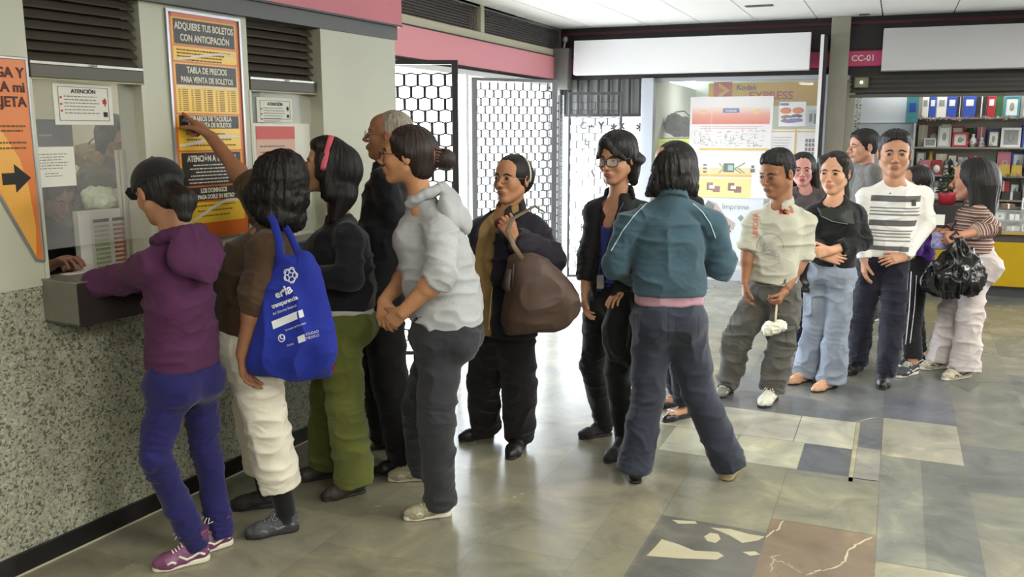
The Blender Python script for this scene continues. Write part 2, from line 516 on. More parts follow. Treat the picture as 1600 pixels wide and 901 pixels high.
def face_parts(H, par, bvh, eye_col, brow_m, lip_m, half=0.5, lipo=True):
    """eyes, brows and lips laid on the head surface"""
    k = H.k
    def hit(l, u, off=0.0):
        o = H(.25, l, u); r = bvh.ray_cast(Vector(o), Vector(-H.f)); 
        return (np.array(r[0]) + H.f * off * k) if r[0] is not None else H(.085, l, u)
    white = mat('eye_white_shaded', srgb(150, 138, 130), rough=0.3); iris = mat('eye_dark', srgb(28, 18, 14), rough=0.15)  # eye white darkened: the shade over the eye is put into its colour
    lash = mat('lash_black', srgb(22, 16, 15), rough=0.7)
    for q in (-1, 1):
        n = 13; top = []; bot = []
        for i in range(n):
            t = i / (n - 1) * 2 - 1
            l = q * (.031 + t * .0130); hh = (1 - t * t) ** 0.7
            top.append((l, .0010 + .0050 * hh * half * 2)); bot.append((l, -.0006 - .0026 * hh * half * 2))
        b = MB(); vs = [Vector(hit(l, u, .0012)) for l, u in top] + [Vector(hit(l, u, .0012)) for l, u in bot]
        mid = [Vector(hit(top[i][0], (top[i][1] + bot[i][1]) / 2, .0032)) for i in range(n)]
        vs += mid
        fs = []
        for i in range(n - 1):
            fs += [(i, i + 1, 2 * n + i + 1, 2 * n + i), (2 * n + i, 2 * n + i + 1, n + i + 1, n + i)]
        b._new(vs, fs)
        b.mi = 1
        c = hit(q * .031, .0012, .0030)
        N_ = 12; b._new([Vector(c + H.f * .0012 * k)] + [Vector(c + (H.l * math.cos(2 * PI * j / N_) + H.u * math.sin(2 * PI * j / N_) * .82) * .0058 * k) for j in range(N_)],
                       [(0, 1 + j, 1 + (j + 1) % N_) for j in range(N_)])
        b.mi = 2
        b.tube([hit(l, u + .0006, .0022) for l, u in top], [.0011 * k] * n, 6)
        e = b.build('eye', [white, eye_col or iris, lash], par, smooth=True)
        b = MB(); pts = []; rr = []
        for i in range(9):
            t = i / 8
            pts.append(hit(q * (.013 + .036 * t), .0175 + .0060 * math.sin(PI * min(1, t * 1.15)) - .003 * t, .0006)); rr.append(((.0012 + .0028 * math.sin(PI * (0.15 + .8 * t))) * k, (.0030) * math.sin(PI * (0.15 + .8 * t)) * k + .0005))
        b.tube(pts, [(max(a, b_), .0016 * k) for a, b_ in rr], 6, flat=H.u); b.build('eyebrow', brow_m, par, smooth=True)
    if lipo:
        b = MB()
        for u0, dz, th in ((-.0585, .0016, .0040), (-.0675, -.0016, .0050)):
            pts = []; rr = []
            for i in range(11):
                t = i / 10 * 2 - 1
                pts.append(hit(.0235 * t, u0 + dz * (abs(t) ** 1.5) * (-1.4), -.0012)); rr.append((th * (1 - .78 * t * t) * k, .0030 * k))
            b.tube(pts, rr, 8, flat=H.u)
        b.build('lips', lip_m, par, smooth=True)


def hand_sdf(S, W, tip, n, right, k=1.0, curl=(.25, .35, .3), spread=1.0, thumb=(.6, .25), point=False, k0=.012):
    """W wrist, tip direction point, n palm-facing normal"""
    h = nrm(np.asarray(tip) - W); n = nrm(n - h * (n @ h)); t = np.cross(h, n) if right else np.cross(n, h)
    a = W + h * .012 * k
    for j, (o, r) in enumerate(((.026, .0135), (.009, .0145), (-.009, .014), (-.025, .0125))):
        S.cap(W + t * o * .62 * k + h * .008 * k, W + h * .086 * k * (1 - .04 * abs(j - 1)) + t * o * k, .0145 * k, r * .92 * k, (.010 if j else k0) * k)
    L = [(.040, .024, .019), (.045, .027, .020), (.042, .025, .019), (.032, .019, .017)]
    ends = []
    for j, o in enumerate((.027, .009, -.009, -.026)):
        p = W + h * .086 * k * (1 - .04 * abs(j - 1)) + t * o * k
        d = nrm(h + t * (o * 1.6) * spread * 2); an = 0
        cu = (0.04, .08, .05) if (point and j == 0) else ((1.35, 1.5, .9) if point else curl)
        r = (.0088, .0086, .0084, .0076)[j] * k
        for i in range(3):
            an += cu[i] * (1 + .08 * j)
            dd = d * math.cos(an) + n * math.sin(an); q = p + dd * L[j][i] * k
            S.cap(p, q, r * (1 - .07 * i), r * (1 - .07 * (i + 1)), .003 * k if i else .006 * k); p = q
        ends.append(p)
    p = W + h * .025 * k + t * .022 * k
    d = nrm(h * math.cos(thumb[0]) + t * math.sin(thumb[0]) + n * .3)
    q = p + d * .040 * k; S.cap(p, q, .0135 * k, .0105 * k, .012 * k)
    d2 = nrm(d + n * thumb[1] + h * .3); p2 = q + d2 * .030 * k; S.cap(q, p2, .0100 * k, .0092 * k, .004 * k)
    d3 = nrm(d2 + n * thumb[1] + h * .2); S.cap(p2, p2 + d3 * .024 * k, .0092 * k, .0075 * k, .004 * k)
    return ends


def make_shoe(par, heel, toe, style, m_up, m_sole, m_acc=None, name='shoe', tilt=0.0, ankle=None):
    heel = np.asarray(heel, float); toe = np.asarray(toe, float)
    heel = np.array([heel[0], heel[1], 0]); toe = np.array([toe[0], toe[1], 0]); L = np.linalg.norm(toe - heel)
    f = nrm(toe - heel); u = np.array([0, 0, 1.0])
    if tilt: 
        f = nrm(f * math.cos(tilt) - u * math.sin(tilt)); u = nrm(np.cross(np.cross(f, u), f)); heel = toe - f * L
    l = np.cross(u, f); H = Frame3(heel, f, l, u, 1.0); k = L / .27
    S = SDF(.004)
    hi = {'boot': .15, 'hi': .140, 'sneaker': .075, 'flat': .035, 'shoe': .065}[style]
    st = .022 if style in ('sneaker', 'hi') else .014
    w = .9 if style in ('flat', 'boot') else 1.0
    if style == 'flat':
        S.cap(H(.035 * k, 0, .028), H(.10 * k, 0, .022), .030 * k, .026 * k, 0)
        S.cap(H(.10 * k, 0, .022), H(.19 * k, 0, .022), .027 * k, .034 * k, .02)
        S.cap(H(.19 * k, 0, .020), H(.235 * k, 0, .018), .034 * k, .026 * k, .02)
        S.add(lambda X, Y, Z: (X * 0 + Y * 0 + Z) - .050 - 0 * X, heel - .3, toe + .3, .006, 'x')
    else:
        S.cap(H(.040 * k, 0, .040), H(.12 * k, 0, .038), .037 * k * w, .036 * k * w, 0)
        S.cap(H(.12 * k, 0, .034), H(.195 * k, .004, .028), .036 * k * w, .043 * k * w, .02)
        S.cap(H(.195 * k, .002, .028), H(.238 * k, 0, .026), .041 * k * w, .028 * k, .02)
        S.cap(H(.052 * k, 0, .05), H(.055 * k, 0, hi), .037 * k, {'boot': .050, 'hi': .047}.get(style, .040), .015, fb=True)
        S.cap(H(.065 * k, 0, hi * .80), H(.15 * k, 0, .045), .030 * k, .026 * k, .02)
    S.add(lambda X, Y, Z: st * .5 - ((X - heel[0]) * u[0] + (Y - heel[1]) * u[1] + (Z - heel[2]) * u[2]), heel - .3, toe + .3, .004, 'x')
    me = S.mesh(name, folds(.0012, 3, sc=(30, 30, 40)))
    o = link_mesh(name, me, m_up, par)
    T = SDF(.0035)
    def sole(X, Y, Z):
        x, y, z = X - heel[0], Y - heel[1], Z - heel[2]
        a = x * f[0] + y * f[1] + z * f[2]; b_ = x * l[0] + y * l[1] + z * l[2]; c = x * u[0] + y * u[1] + z * u[2]
        d = None
        for p, q, ra, rb in ((.038 * k, .13 * k, .036 * k, .032 * k), (.13 * k, .195 * k, .032 * k, .043 * k), (.195 * k, .236 * k, .043 * k, .030 * k)):
            h = np.clip((a - p) / (q - p), 0, 1); dd = np.sqrt((a - p - (q - p) * h) ** 2 + b_ ** 2) - (ra + (rb - ra) * h) * w
            d = dd if d is None else np.minimum(d, dd)
        rr = .004; e1 = d + rr; e2 = np.abs(c - st / 2 - .0005) - st / 2 + rr
        return np.sqrt(np.maximum(e1, 0) ** 2 + np.maximum(e2, 0) ** 2) + np.minimum(np.maximum(e1, e2), 0) - rr
    T.add(sole, np.minimum(heel, toe) - np.array([.06, .06, 0]) - np.array([0, 0, .0]), np.maximum(heel, toe) + np.array([.06, .06, .1 if tilt else .03]))
    link_mesh('sole', T.mesh('sole'), m_sole, o)
    if style in ('sneaker', 'hi') and m_acc:
        bv = bvh_of(o); b = MB()
        for q in (-1, 1):
            def side(a, z):
                r = bv.ray_cast(Vector(H(a * k, q * .3, z)), Vector(-l * q)); return (np.array(r[0]) + l * q * .001) if r[0] is not None else None
            for path in (((.060, .052), (.085, .040), (.115, .034), (.150, .052)), ((.010, .050), (.035, .040), (.060, .052)), ((.165, .030), (.185, .040), (.205, .034))):
                pp = [x_ for x_ in (side(*t_) for t_ in path) if x_ is not None]
                if len(pp) > 2: b.tube(pp, [(.0055, .0015)] * len(pp), 6, flat=tuple(u))
        b.build('side_stripe', m_acc, o, smooth=True)
        b = MB()
        def top(a, s_):
            o_ = Vector(H(a * k, s_, .3)); r = bv.ray_cast(o_, Vector(-u)); return (np.array(r[0]) + u * .002) if r[0] is not None else H(a * k, s_, .08)
        n = 6 if style == 'hi' else 4
        for i in range(n):
            a = .10 + i * .014 if style == 'hi' else .115 + i * .018
            b.tube([top(a, -.020), top(a + .004, 0), top(a, .020)], .0028, 6)
        p0 = top(.10, 0)
        for q in (-1, 1):
            b.tube([p0, p0 + f * .02 + l * q * .02 + u * .01, p0 + f * .035 + l * q * .035 - u * .012, p0 + f * .01 + l * q * .03 - u * .01, p0], .0025, 6)
            b.tube([p0, p0 + f * .03 + l * q * .012 + u * .004, p0 + f * .05 + l * q * .022 - u * .02], .0022, 6)
        b.build('laces', m_acc, o, smooth=True)
    return o


FH = -CAMBACK


class Person:
    """a standing figure measured from the photograph: every joint has a place in the room"""
    def __init__(s, D0, label, skin, nb, T, ta, pa, head, female=True, sw=.165, k=1.0, category='person', base=None, hip=None, bust=0.0, group=None):
        s.D0 = D0; s.hf = (D0 - CAM_H * math.sin(PITCH)) / math.cos(PITCH); s.female = female; s.k = k; s.skin = skin
        P = s.P
        s.nb = P(*nb)
        st = [P(*q[:2], *(q[2:3] if len(q) > 2 and q[2] is not None else (0,))) for q in T]
        s.stp = np.array(st); rt = [depth_of(a_) / D0 for a_ in st]; s.tw = [(q[3] * r_, q[4] * r_) for q, r_ in zip(T, rt)]; sw = sw * rt[-1]
        s.tw[-1] = (s.tw[-1][0] * .66, s.tw[-1][1] * .88); s.tw[-2] = (s.tw[-2][0] * .93, s.tw[-2][1])
        n = len(T); s.S = []
        f_t, f_p = rel_az(ta), rel_az(pa)
        for i in range(n):
            a = pa + (ta - pa) * i / (n - 1); f = rel_az(a); s.S.append(np.cross(UP, f))     # character's left
        s.ft, s.fp = f_t, f_p; s.Lt = np.cross(UP, f_t); s.Lp = np.cross(UP, f_p)
        s.up = nrm(s.nb - s.stp[-2])
        s.sw = sw
        s.sh = {+1: s.nb + s.Lt * (sw - .008) - s.up * .072, -1: s.nb - s.Lt * (sw - .008) - s.up * .072}
        hx, hy, hh, ha, hp, hr = head[:6]; hd = head[6] if len(head) > 6 else 0
        hc = P(hx, hy, hd); D = depth_of(hc)
        hk = hh / (CAM_F / D) / .222 * .95
        f = rel_az(ha); u = UP
        f2 = nrm(f * math.cos(math.radians(hp)) - u * math.sin(math.radians(hp))); l = np.cross(u, f); u2 = np.cross(f2, l)
        r = math.radians(hr); l3 = l * math.cos(r) + u2 * math.sin(r); u3 = u2 * math.cos(r) - l * math.sin(r)
        s.H = Frame3(hc, f2, l3, u3, hk)
        s.hipc = P(*hip) if hip else s.stp[0].copy(); b = s.hipc
        s.root = empty('person', (float(b[0]), float(b[1]), 0.0), label, category, group)
        s.B = SDF(.0045); s.right_hand = None
        s.el = {}; s.wr = {}; s.kn = {}; s.an = {}; s.hip = {}
        s.bust = bust
    def P(s, x, y, dd=0.0):
        """photo point -> point in the upright plane dd metres behind (+) or before (-) the person's feet"""
        d = ray(x, y); return _O + d * ((s.hf + (dd or 0)) / (d @ FH))
    def arm(s, side, el, wr, sh=None):
        if sh is not None: s.sh[side] = s.P(*sh) - UP * .030
        s.el[side] = s.P(*el); s.wr[side] = s.P(*wr)
    def leg(s, side, heel, toe, knee, kd=0.0, hipw=.088, hipd=-.02, style=None):
        hp = s.hipc
        s.hip[side] = hp + s.Lp * side * hipw * s.k + UP * hipd
        h, t = ground(*heel), ground(*toe); f = nrm(t - h); L = min(max(np.linalg.norm(t - h), .225), .275); 
        c = (h + t) / 2; h = c - f * L / 2; t = c + f * L / 2
        s.an[side] = (h + f * .055 + UP * .085, h, t)
        dk = (depth_of(s.hip[side]) + depth_of(s.an[side][0])) / 2 + kd
        s.kn[side] = at(knee[0], knee[1], dk)
    def report(s): pass
    # --- body
    def build_body(s, hands=None, armr=(.043, .036, .024), legr=(.075, .050, .033), shrink=.018, neck_r=.043, male=False, jaw=1.0, up_to=None):
        B = s.B; k = s.k
        Wd = [max(.05, w - shrink) for w, d in s.tw]; Dp = [max(.05, d - shrink) for w, d in s.tw]
        B.loft(s.stp, s.S, Wd, Dp, 2.2, 0, rr=(.05, .05))
        B.chain([s.sh[1], s.nb - s.up * .040, s.sh[-1]], [.036 * k, .046 * k, .036 * k], .04)
        AX = np.array([s.ft, s.Lt, nrm(np.cross(s.ft, s.Lt))])
        B.ell(s.nb - s.up * .075 + s.ft * .006, (.052 * k, .09 * k, .058 * k), AX, .03)
        hb = s.H(-.034, 0, -.050)
        B.cap(s.nb - s.up * .03, hb, (neck_r + .008) * k, neck_r * s.H.k, .03)
        head_sdf(B, s.H, male, .02, jaw)
        for q in (1, -1):
            if q in s.el:
                B.chain([s.sh[q], s.el[q], s.wr[q]], [armr[0] * k, armr[1] * k, armr[2] * k], .03, k2=.01)
                m_ = s.el[q] * .72 + s.wr[q] * .28; B.cap(s.el[q], m_, armr[1] * k, armr[1] * 1.03 * k, .02)
            if q in s.kn:
                a, h, t = s.an[q]
                hp_ = s.hipc + (s.hip[q] - s.hipc) * .5
                B.chain([hp_, hp_ * .3 + s.kn[q] * .7, s.kn[q], a], [legr[0] * .72 * k, legr[1] * .9 * k, legr[1] * .9 * k, legr[2] * k], .05, k2=.02)
                f = nrm(t - h); B.cap(a - UP * .035, h + (t - h) * .72 + UP * .040, .030 * k, .024 * k, .02)
                m_ = s.kn[q] * .68 + a * .32; B.cap(s.kn[q], m_, legr[1] * k, legr[1] * k, .02)
        for side, hd in (hands or {}).items():
            W = s.wr[side]; tip = s.P(*hd['tip']); n = hd['n'][0] * RIGHT + hd['n'][1] * UP + hd['n'][2] * CAMBACK
            kw = {x: hd[x] for x in ('curl', 'spread', 'thumb', 'point') if x in hd}
            s.ends = hand_sdf(B, W, tip, n, side == -1, k=s.k * hd.get('k', 1.0), **kw)
        s.body = link_mesh('body', B.mesh('body'), s.skin, s.root)
        return s.body
    def face(s, brow='brow_dark', lips=srgb(150, 88, 78), half=.5, eye=None):
        bm_ = bvh_of(s.body)
        face_parts(s.H, s.root, bm_, eye, mat('brow_dark', srgb(30, 22, 20), rough=.8) if brow == 'brow_dark' else brow, mat('lips_%d' % int(lips[0] * 1000), lips, rough=.45), half)
    # --- clothes
    def top(s, m, name='sweater', sleeves=None, hem=0, extra=None, grow=0.0, e=2.4, amp=.006, collar=None, cut=None, vs=.006, stripe=False, yoke=.052, seed=1, sho=.052, neck=None, shrink_top=0.0, neck_r=None, cutf=None):
        """sleeves: {side: (r_sh, r_el, r_cuff, frac_end)}"""
        G = SDF(vs); k = s.k
        W = [w + grow for w, d in s.tw]; Dd = [d + grow for w, d in s.tw]
        G.loft(s.stp, s.S, W, Dd, e, 0, rr=(.008, .05))
        G.chain([s.sh[1] + s.up * .0, s.nb - s.up * .032, s.sh[-1]], [sho * k + grow, yoke * k + grow, sho * k + grow], .04)
        G.cap(s.nb - s.up * .085, s.nb - s.up * .006, .078, .057 if neck_r is None else neck_r, .03, fb=True)
        joints = []
        if s.bust:
            i = len(s.stp) - 2; c = s.stp[i] * .75 + s.nb * .25 if False else s.stp[i]
            for q in (1, -1): G.ell(c + s.ft * (s.tw[i][1] - .02) + s.Lt * q * .065 * k, (s.bust, s.bust * 1.05, s.bust * 1.05), None, .05)
        if cutf: cutf(G)
        sl = []
        for q, v in (sleeves or {}).items():
            rs, re, rc, fr = v; rs *= .86; re *= .94; sh, el, wr = s.sh[q], s.el[q], s.wr[q]
            L1 = np.linalg.norm(el - sh); L2 = np.linalg.norm(wr - el); tot = (L1 + L2) * fr
            if tot > L1:
                end = el + (wr - el) * (tot - L1) / L2
                G.cap(sh, el, rs, re, .035); G.cap(el, end, re, rc, .012, fb=True); sl.append((sh, el, end))
            else:
                end = sh + (el - sh) * tot / L1; G.cap(sh, end, rs, rc, .035, fb=True); sl.append((sh, end, end))
            ax = nrm(wr - sh) if tot > L1 else nrm(el - sh)
            joints.append((el, .05, ax, .0035 if tot > L1 else 0)); joints.append((end, .04, ax, .002)); joints.append((sh - s.up * .05, .06, nrm(el - sh), .002))
        joints.append((s.stp[1], .10, s.up, .0028))
        if neck: # neckline hole: sphere removed around the neck / front
            for c, r in neck: G.ell(c, r, None, .006, 's')
        if extra: extra(G)
        attrs = None
        if stripe:
            def fs(P, N):
                t = P @ s.up; best = np.full(len(P), 1e9)
                dt = np.abs((P - s.nb) @ s.Lt)
                out = t.copy()
                for sh, el, end in sl:
                    for a, b_, o0 in ((sh, el, 0), (el, end, 1)):
                        ab = b_ - a; L = np.linalg.norm(ab) + 1e-6; hh = np.clip(((P - a) @ ab) / L / L, 0, 1)
                        d = np.linalg.norm(P - a - hh[:, None] * ab, axis=1)
                        tt_ = (sh @ s.up) - (hh * L + (np.linalg.norm(el - sh) if o0 else 0))
                        w = d < .066 * k; w &= d < best; w &= (hh > .25) | (o0 == 1)
                        out = np.where(w, tt_, out); best = np.where(w, d, best)
                return out
            attrs = {'band': fs}
        fd = folds(amp, seed, joints); c0, a0, h0 = s.nb, s.up, s.stp[0] @ s.up
        def calm(P, N):
            w = np.clip((np.linalg.norm(P - c0, axis=1) - .075) / .07, .12, 1) * np.clip((P @ a0 - h0) / .05, .35, 1)
            return fd(P, N) * w
        me = G.mesh(name, calm, attrs)
        o = link_mesh(name, me, m, s.root); s.topo = o
        return o
    def pants(s, m, r=(.092, .062, .055), hem=(1, 1), waist=None, name='trousers', amp=.005, wd=None, seed=2, grow=.0, kfold=.0035, e=2.3, butt=.0, hemf=None, vs=.006):
        G = SDF(vs); hc = s.hipc
        w0, d0 = wd if wd else s.tw[0]
        top = waist if waist is not None else hc + UP * .12
        G.loft([hc - UP * .075, hc, top], [s.Lp] * 3, [w0 * .80, w0, w0 * .84], [d0 * .82, d0, d0 * .84], e, 0, rr=(.05, .01))
        joints = []
        for q in (1, -1):
            if q not in s.kn: continue
            a, h, t = s.an[q]; kn = s.kn[q]; hp = hc + s.Lp * q * max(.042, w0 - r[0] + .006) - UP * .02
            fr = hem[0 if q == 1 else 1]
            ax = nrm(a - kn); L = np.linalg.norm(a - kn)
            end = kn + ax * (L + .045) * fr
            rh = r[2]
            G.cap(hp, kn, r[0], r[1], .05)
            G.cap(kn, end, r[1], rh, .02, fb=True)
            joints += [(kn, .07, nrm(a - hp), kfold), (end - ax * .04, .06, ax, kfold * 1.1), (hp - UP * .06, .07, nrm(kn - hp), .002)]
            if butt: G.ell(hc + s.Lp * q * .065 - s.fp * (d0 - .055) - UP * .02, (butt, butt, butt * 1.05), None, .05)
        me = G.mesh(name, folds(amp, seed, joints, sc=(8, 8, 11)))
        o = link_mesh(name, me, m, s.root); s.pant = o
        return o
    def hair(s, m, prims, cut=(.100, 0, -.030, .062, .068, .098), base=(-.018, 0, .030, .101, .084, .091), disp=.0025, curly=0.0, name='hair', seed=4, kb=.0, ears=True, vs=.0045):
        G = SDF(vs); H = s.H; A = H.ax(); k = H.k
        if base: G.ell(H(*base[:3]), tuple(x * k for x in base[3:]), A, 0)
        for p in prims:
            if p[0] == 'e': G.ell(H(*p[1]), tuple(x * k for x in p[2]), A, (p[3] if len(p) > 3 else .02) * k)
            if p[0] == 'c': G.cap(H(*p[1]), H(*p[2]), p[3] * k, p[4] * k, (p[5] if len(p) > 5 else .02) * k)
        if cut: G.ell(H(*cut[:3]), tuple(x * k for x in cut[3:]), A, .008 * k, 's')
        for p in prims:
            if p[0] == 's': G.ell(H(*p[1]), tuple(x * k for x in p[2]), A, .008 * k, 's')
            if p[0] == 'ce': G.cap(H(*p[1]), H(*p[2]), p[3] * k, p[4] * k, .01 * k)
        def dp(P, N):
            q = P - H.o; f = q @ H.f; l = q @ H.l; u = q @ H.u
            an = np.arctan2(l, -f - .02)
            n = vnoise(np.stack([an * 13, u * 9, np.full_like(u, 3.3)], 1), seed) - .5
            n2 = vnoise(np.stack([an * 34, u * 14, f * 20], 1), seed + 1) - .5
            d = disp * (2.2 * n + 1.4 * n2)
            if curly:
                d = d + curly * (1.6 * (1 - np.abs(2 * vnoise(P * 34, seed + 2) - 1)) - .8) + curly * .6 * (vnoise(P * 75, seed + 6) - .5)
            return d
        o = link_mesh(name, G.mesh(name, dp), m, s.root); s.hairo = o
        return o
    def glasses(s, m, w=.024, hgt=.017, r=.0014, lens=None, rim=True):
        H = s.H; b = MB()
        f0 = .108
        for q in (-1, 1):
            pts = []
            for i in range(20):
                t = 2 * PI * i / 20; c, sn = math.cos(t), math.sin(t)
                x = w * np.sign(c) * abs(c) ** .7; z = hgt * np.sign(sn) * abs(sn) ** .7
                pts.append(H(f0 - .010 * ((x * q + .03) / .05) ** 2 * 0 - abs(q * .031 + x) * .16, q * .031 + x, -.003 + z))
            b.tube(pts, r * H.k, 6, closed=True)
            b.tube([H(f0 - .009, q * (.031 + w), .002), H(.06, q * .076, .004), H(-.005, q * .080, .006), H(-.022, q * .080, -.010)], r * H.k, 6)
        b.tube([H(f0 - .001, -.009, .0), H(f0 + .002, 0, .003), H(f0 - .001, .009, .0)], r * H.k, 6)
        g = b.build('glasses', m, s.root, smooth=True)
        if lens:
            c = MB()
            for q in (-1, 1):
                N_ = 20; vs = []
                for i in range(N_):
                    t = 2 * PI * i / N_; cc, sn = math.cos(t), math.sin(t)
                    x = w * np.sign(cc) * abs(cc) ** .7; z = hgt * np.sign(sn) * abs(sn) ** .7
                    vs.append(Vector(H(f0 - abs(q * .031 + x) * .16, q * .031 + x, -.003 + z)))
                c._new(vs, [tuple(range(N_))])
            c.build('lens', lens, g)
        return g


def stand_collar(c, ft, Lt, up, rx=.070, ry=.068, h=.028, th=.007, gap=0.0, flare=.25, lift=.01, drop=.025):
    """ring of cloth standing round the neck; gap: half angle left open at the front"""
    def ex(G):
        def f(X, Y, Z):
            x, y, z = X - c[0], Y - c[1], Z - c[2]
            u = x * Lt[0] + y * Lt[1] + z * Lt[2]; v = x * ft[0] + y * ft[1] + z * ft[2]; t = x * up[0] + y * up[1] + z * up[2] - lift + drop * v / ry
            g = 1 - flare * t / h * .3
            q = np.sqrt((u / (rx * g)) ** 2 + (v / (ry * g)) ** 2) + 1e-5; r = np.sqrt(u * u + v * v) + 1e-5
            d = np.abs(r * (1 - 1 / q)) - th; e = np.abs(t) - h
            d = np.sqrt(np.maximum(d + .004, 0) ** 2 + np.maximum(e + .004, 0) ** 2) + np.minimum(np.maximum(d + .004, e + .004), 0) - .004
            if gap: d = np.maximum(d, np.where(v > 0, gap * r - np.abs(u), -1))
            return d
        R_ = max(rx, ry) * 1.5; G.add(f, c - R_, c + R_, .006)
    return ex


def hood_mesh(p, m, size=1.0, name='hood', drop=.0, seed=5):
    c = p.nb; k = size; G = SDF(.005); f, l, u = p.ft, p.Lt, p.up
    ring = []
    for i in range(13):
        t = -2.0 + 4.0 * i / 12      # 0 = back
        rr = .078 + .012 * math.cos(t)
        ring.append((c - f * math.cos(t) * rr * 1.05 * k + l * math.sin(t) * rr * k + u * (.014 - .090 * ((1 - math.cos(t)) * .5) ** 1.6), (.015 + .015 * max(0, math.cos(t)) ) * k))
    G.chain([r[0] for r in ring], [r[1] for r in ring], .01)
    A = np.array([nrm(f - u * .35), l, nrm(u + f * .35)])
    G.ell(c - f * .115 * k - u * (.070 + drop), (.042 * k, .122 * k, .088 * k), A, .018)
    G.ell(c - f * .150 * k - u * (.120 + drop), (.030 * k, .055 * k, .050 * k), A, .02)
    G.ell(c - f * .085 * k - u * (.012), (.030 * k, .068 * k, .055 * k), A, .010, 's')
    return link_mesh(name, G.mesh(name, folds(.007, seed, sc=(12, 12, 10))), m, p.root)


def proj_pts(bvh, pts, off=.003):
    """photo points -> points on a garment's surface"""
    out = []
    for x, y in pts:
        d = Vector(ray(x, y)).normalized(); r = bvh.ray_cast(Vector(_O), d)
        if r[0] is not None: out.append(np.array(r[0] + r[1] * off))
    return out


def surf_line(bvh, pts, r, name, m, par, n=24, off=.002, flat=None):
    P2 = []
    for (a, b_), (c, d) in zip(pts[:-1], pts[1:]):
        for i in range(n): P2.append((a + (c - a) * i / n, b_ + (d - b_) * i / n))
    P2.append(pts[-1]); q = proj_pts(bvh, P2, off)
    if len(q) < 2: print('no surface for', name); return None
    b = MB(); b.tube(q, r, 6); return b.build(name, m, par, smooth=True)


def surf_patch(bvh, poly_px, name, m, par, off=.003, thick=True, res=10):
    """quad patch (four photo corners, clockwise) laid on a surface"""
    (a, b_, c, d) = [np.array(p, float) for p in poly_px]; vs = []; n = res; idx = {}
    for i in range(n + 1):
        for j in range(n + 1):
            u, v = i / n, j / n; p = a * (1 - u) * (1 - v) + b_ * u * (1 - v) + c * u * v + d * (1 - u) * v
            q = proj_pts(bvh, [p], off)
            if q: idx[i, j] = len(vs); vs.append(Vector(q[0]))
    B_ = MB(); fs = [(idx[i, j], idx[i + 1, j], idx[i + 1, j + 1], idx[i, j + 1]) for i in range(n) for j in range(n) if all(t in idx for t in ((i, j), (i + 1, j), (i + 1, j + 1), (i, j + 1)))]
    if not fs: print('no surface for', name); B_.b.free(); return None
    B_._new(vs, fs); return B_.build(name, m, par, smooth=True)


def surf_text(bvh, txt, x, y, hpx, ang, name, m, par, off=.003, xs=1.0, bold=0.0, shear=0.0):
    """lettering laid on a curved surface; x,y: photo place of the first letter's foot; hpx: letter height"""
    me = text_mesh(txt, hpx / .72, 0, 'LEFT', xs, bold)
    ca, sa = math.cos(math.radians(ang)), math.sin(math.radians(ang)); bad = []
    for v in me.vertices:
        px = x + v.co.x * ca + v.co.y * sa + shear * v.co.y; py = y + v.co.x * sa - v.co.y * ca
        q = proj_pts(bvh, [(px, py)], off)
        if q: v.co = q[0]
        else: bad.append(v.index)
    if bad:
        b = bmesh.new(); b.from_mesh(me); b.verts.ensure_lookup_table(); bmesh.ops.delete(b, geom=[b.verts[i] for i in bad], context='VERTS'); b.to_mesh(me); b.free()
    return link_mesh(name, me, m, par)
# ------------------------------------------------------------------ frames of the two walls
def frame_from(o, d):
    d = nrm(d); y = np.cross([0, 0, 1.0], d)
    M = Matrix.Identity(4)
    for i in range(3): M[i][0] = d[i]; M[i][1] = y[i]; M[i][2] = (0, 0, 1)[i]; M[i][3] = o[i]
    return M


MW = frame_from((-3.03, 2.17, 0), (.11, 1.76, 0))        # ticket wall: x along it, y into it
MF = frame_from((-3.75, 10.1, 0), (1, .045, 0))          # far wall with the shops
MG = frame_from((-3.75, 4.7, 0), (0, 1, 0))              # gateway wall


def sub(M, x, y, z, rz=0): return M @ Matrix.Translation((x, y, z)) @ Matrix.Rotation(rz, 4, 'Z')
def px_in(M, x, y, into=0.0):
    o = np.array(M.translation); n = np.array([M[0][1], M[1][1], M[2][1]]); d = np.array([M[0][0], M[1][0], M[2][0]])
    p = on_plane(x, y, o + n * into, n); return (float((p - o) @ d), float(p[2]))


_ct = {}
def struct(name, b, m, M=None, parent=None, smooth=False):
    o = b.build(name, m, parent, M, smooth)
    if parent is None: tag(o, kind='structure')
    return o


def thing(name, label, cat, M, group=None): return empty(name, label=label, cat=cat, group=group, mat4=M)


# ------------------------------------------------------------------ surfaces
paint = mat('grey_green_paint', srgb(192, 194, 174), rough=.45, var=.03, vscale=3, bump=.05, bscale=40)
dark_paint = mat('dark_grey_paint', srgb(66, 64, 60), rough=.5, var=.06)
pink = mat('pink_band_paint', srgb(205, 112, 124), rough=.45, var=.04, vscale=3)
magenta = mat('magenta_bar', srgb(190, 60, 110), rough=.4)
black_fascia = mat('black_fascia', srgb(34, 31, 33), rough=.5, var=.1)
white_p = mat('white_paint', srgb(232, 232, 232), rough=.5)
cream_p = mat('cream_paint', srgb(190, 184, 160), rough=.5)
glass = mat('clear_glass', (1, 1, 1), rough=.0, alpha=.10, spec=.5)
steel_b = mat('brushed_steel', srgb(150, 150, 142), rough=.35, metal=.8, var=.08, stretch=(30, 1, 1))
base_black = mat('black_baseboard', srgb(22, 21, 21), rough=.3)
alu = mat('aluminium', srgb(165, 166, 170), rough=.35, metal=.7)
ink = mat('print_black', srgb(30, 27, 25), rough=.6)
ink_w = mat('print_white', srgb(226, 222, 205), rough=.6)
ink_g = mat('print_grey', srgb(120, 118, 110), rough=.6)
ink_r = mat('print_red', srgb(196, 60, 52), rough=.6)
paper = mat('paper_white', srgb(226, 226, 214), rough=.7)


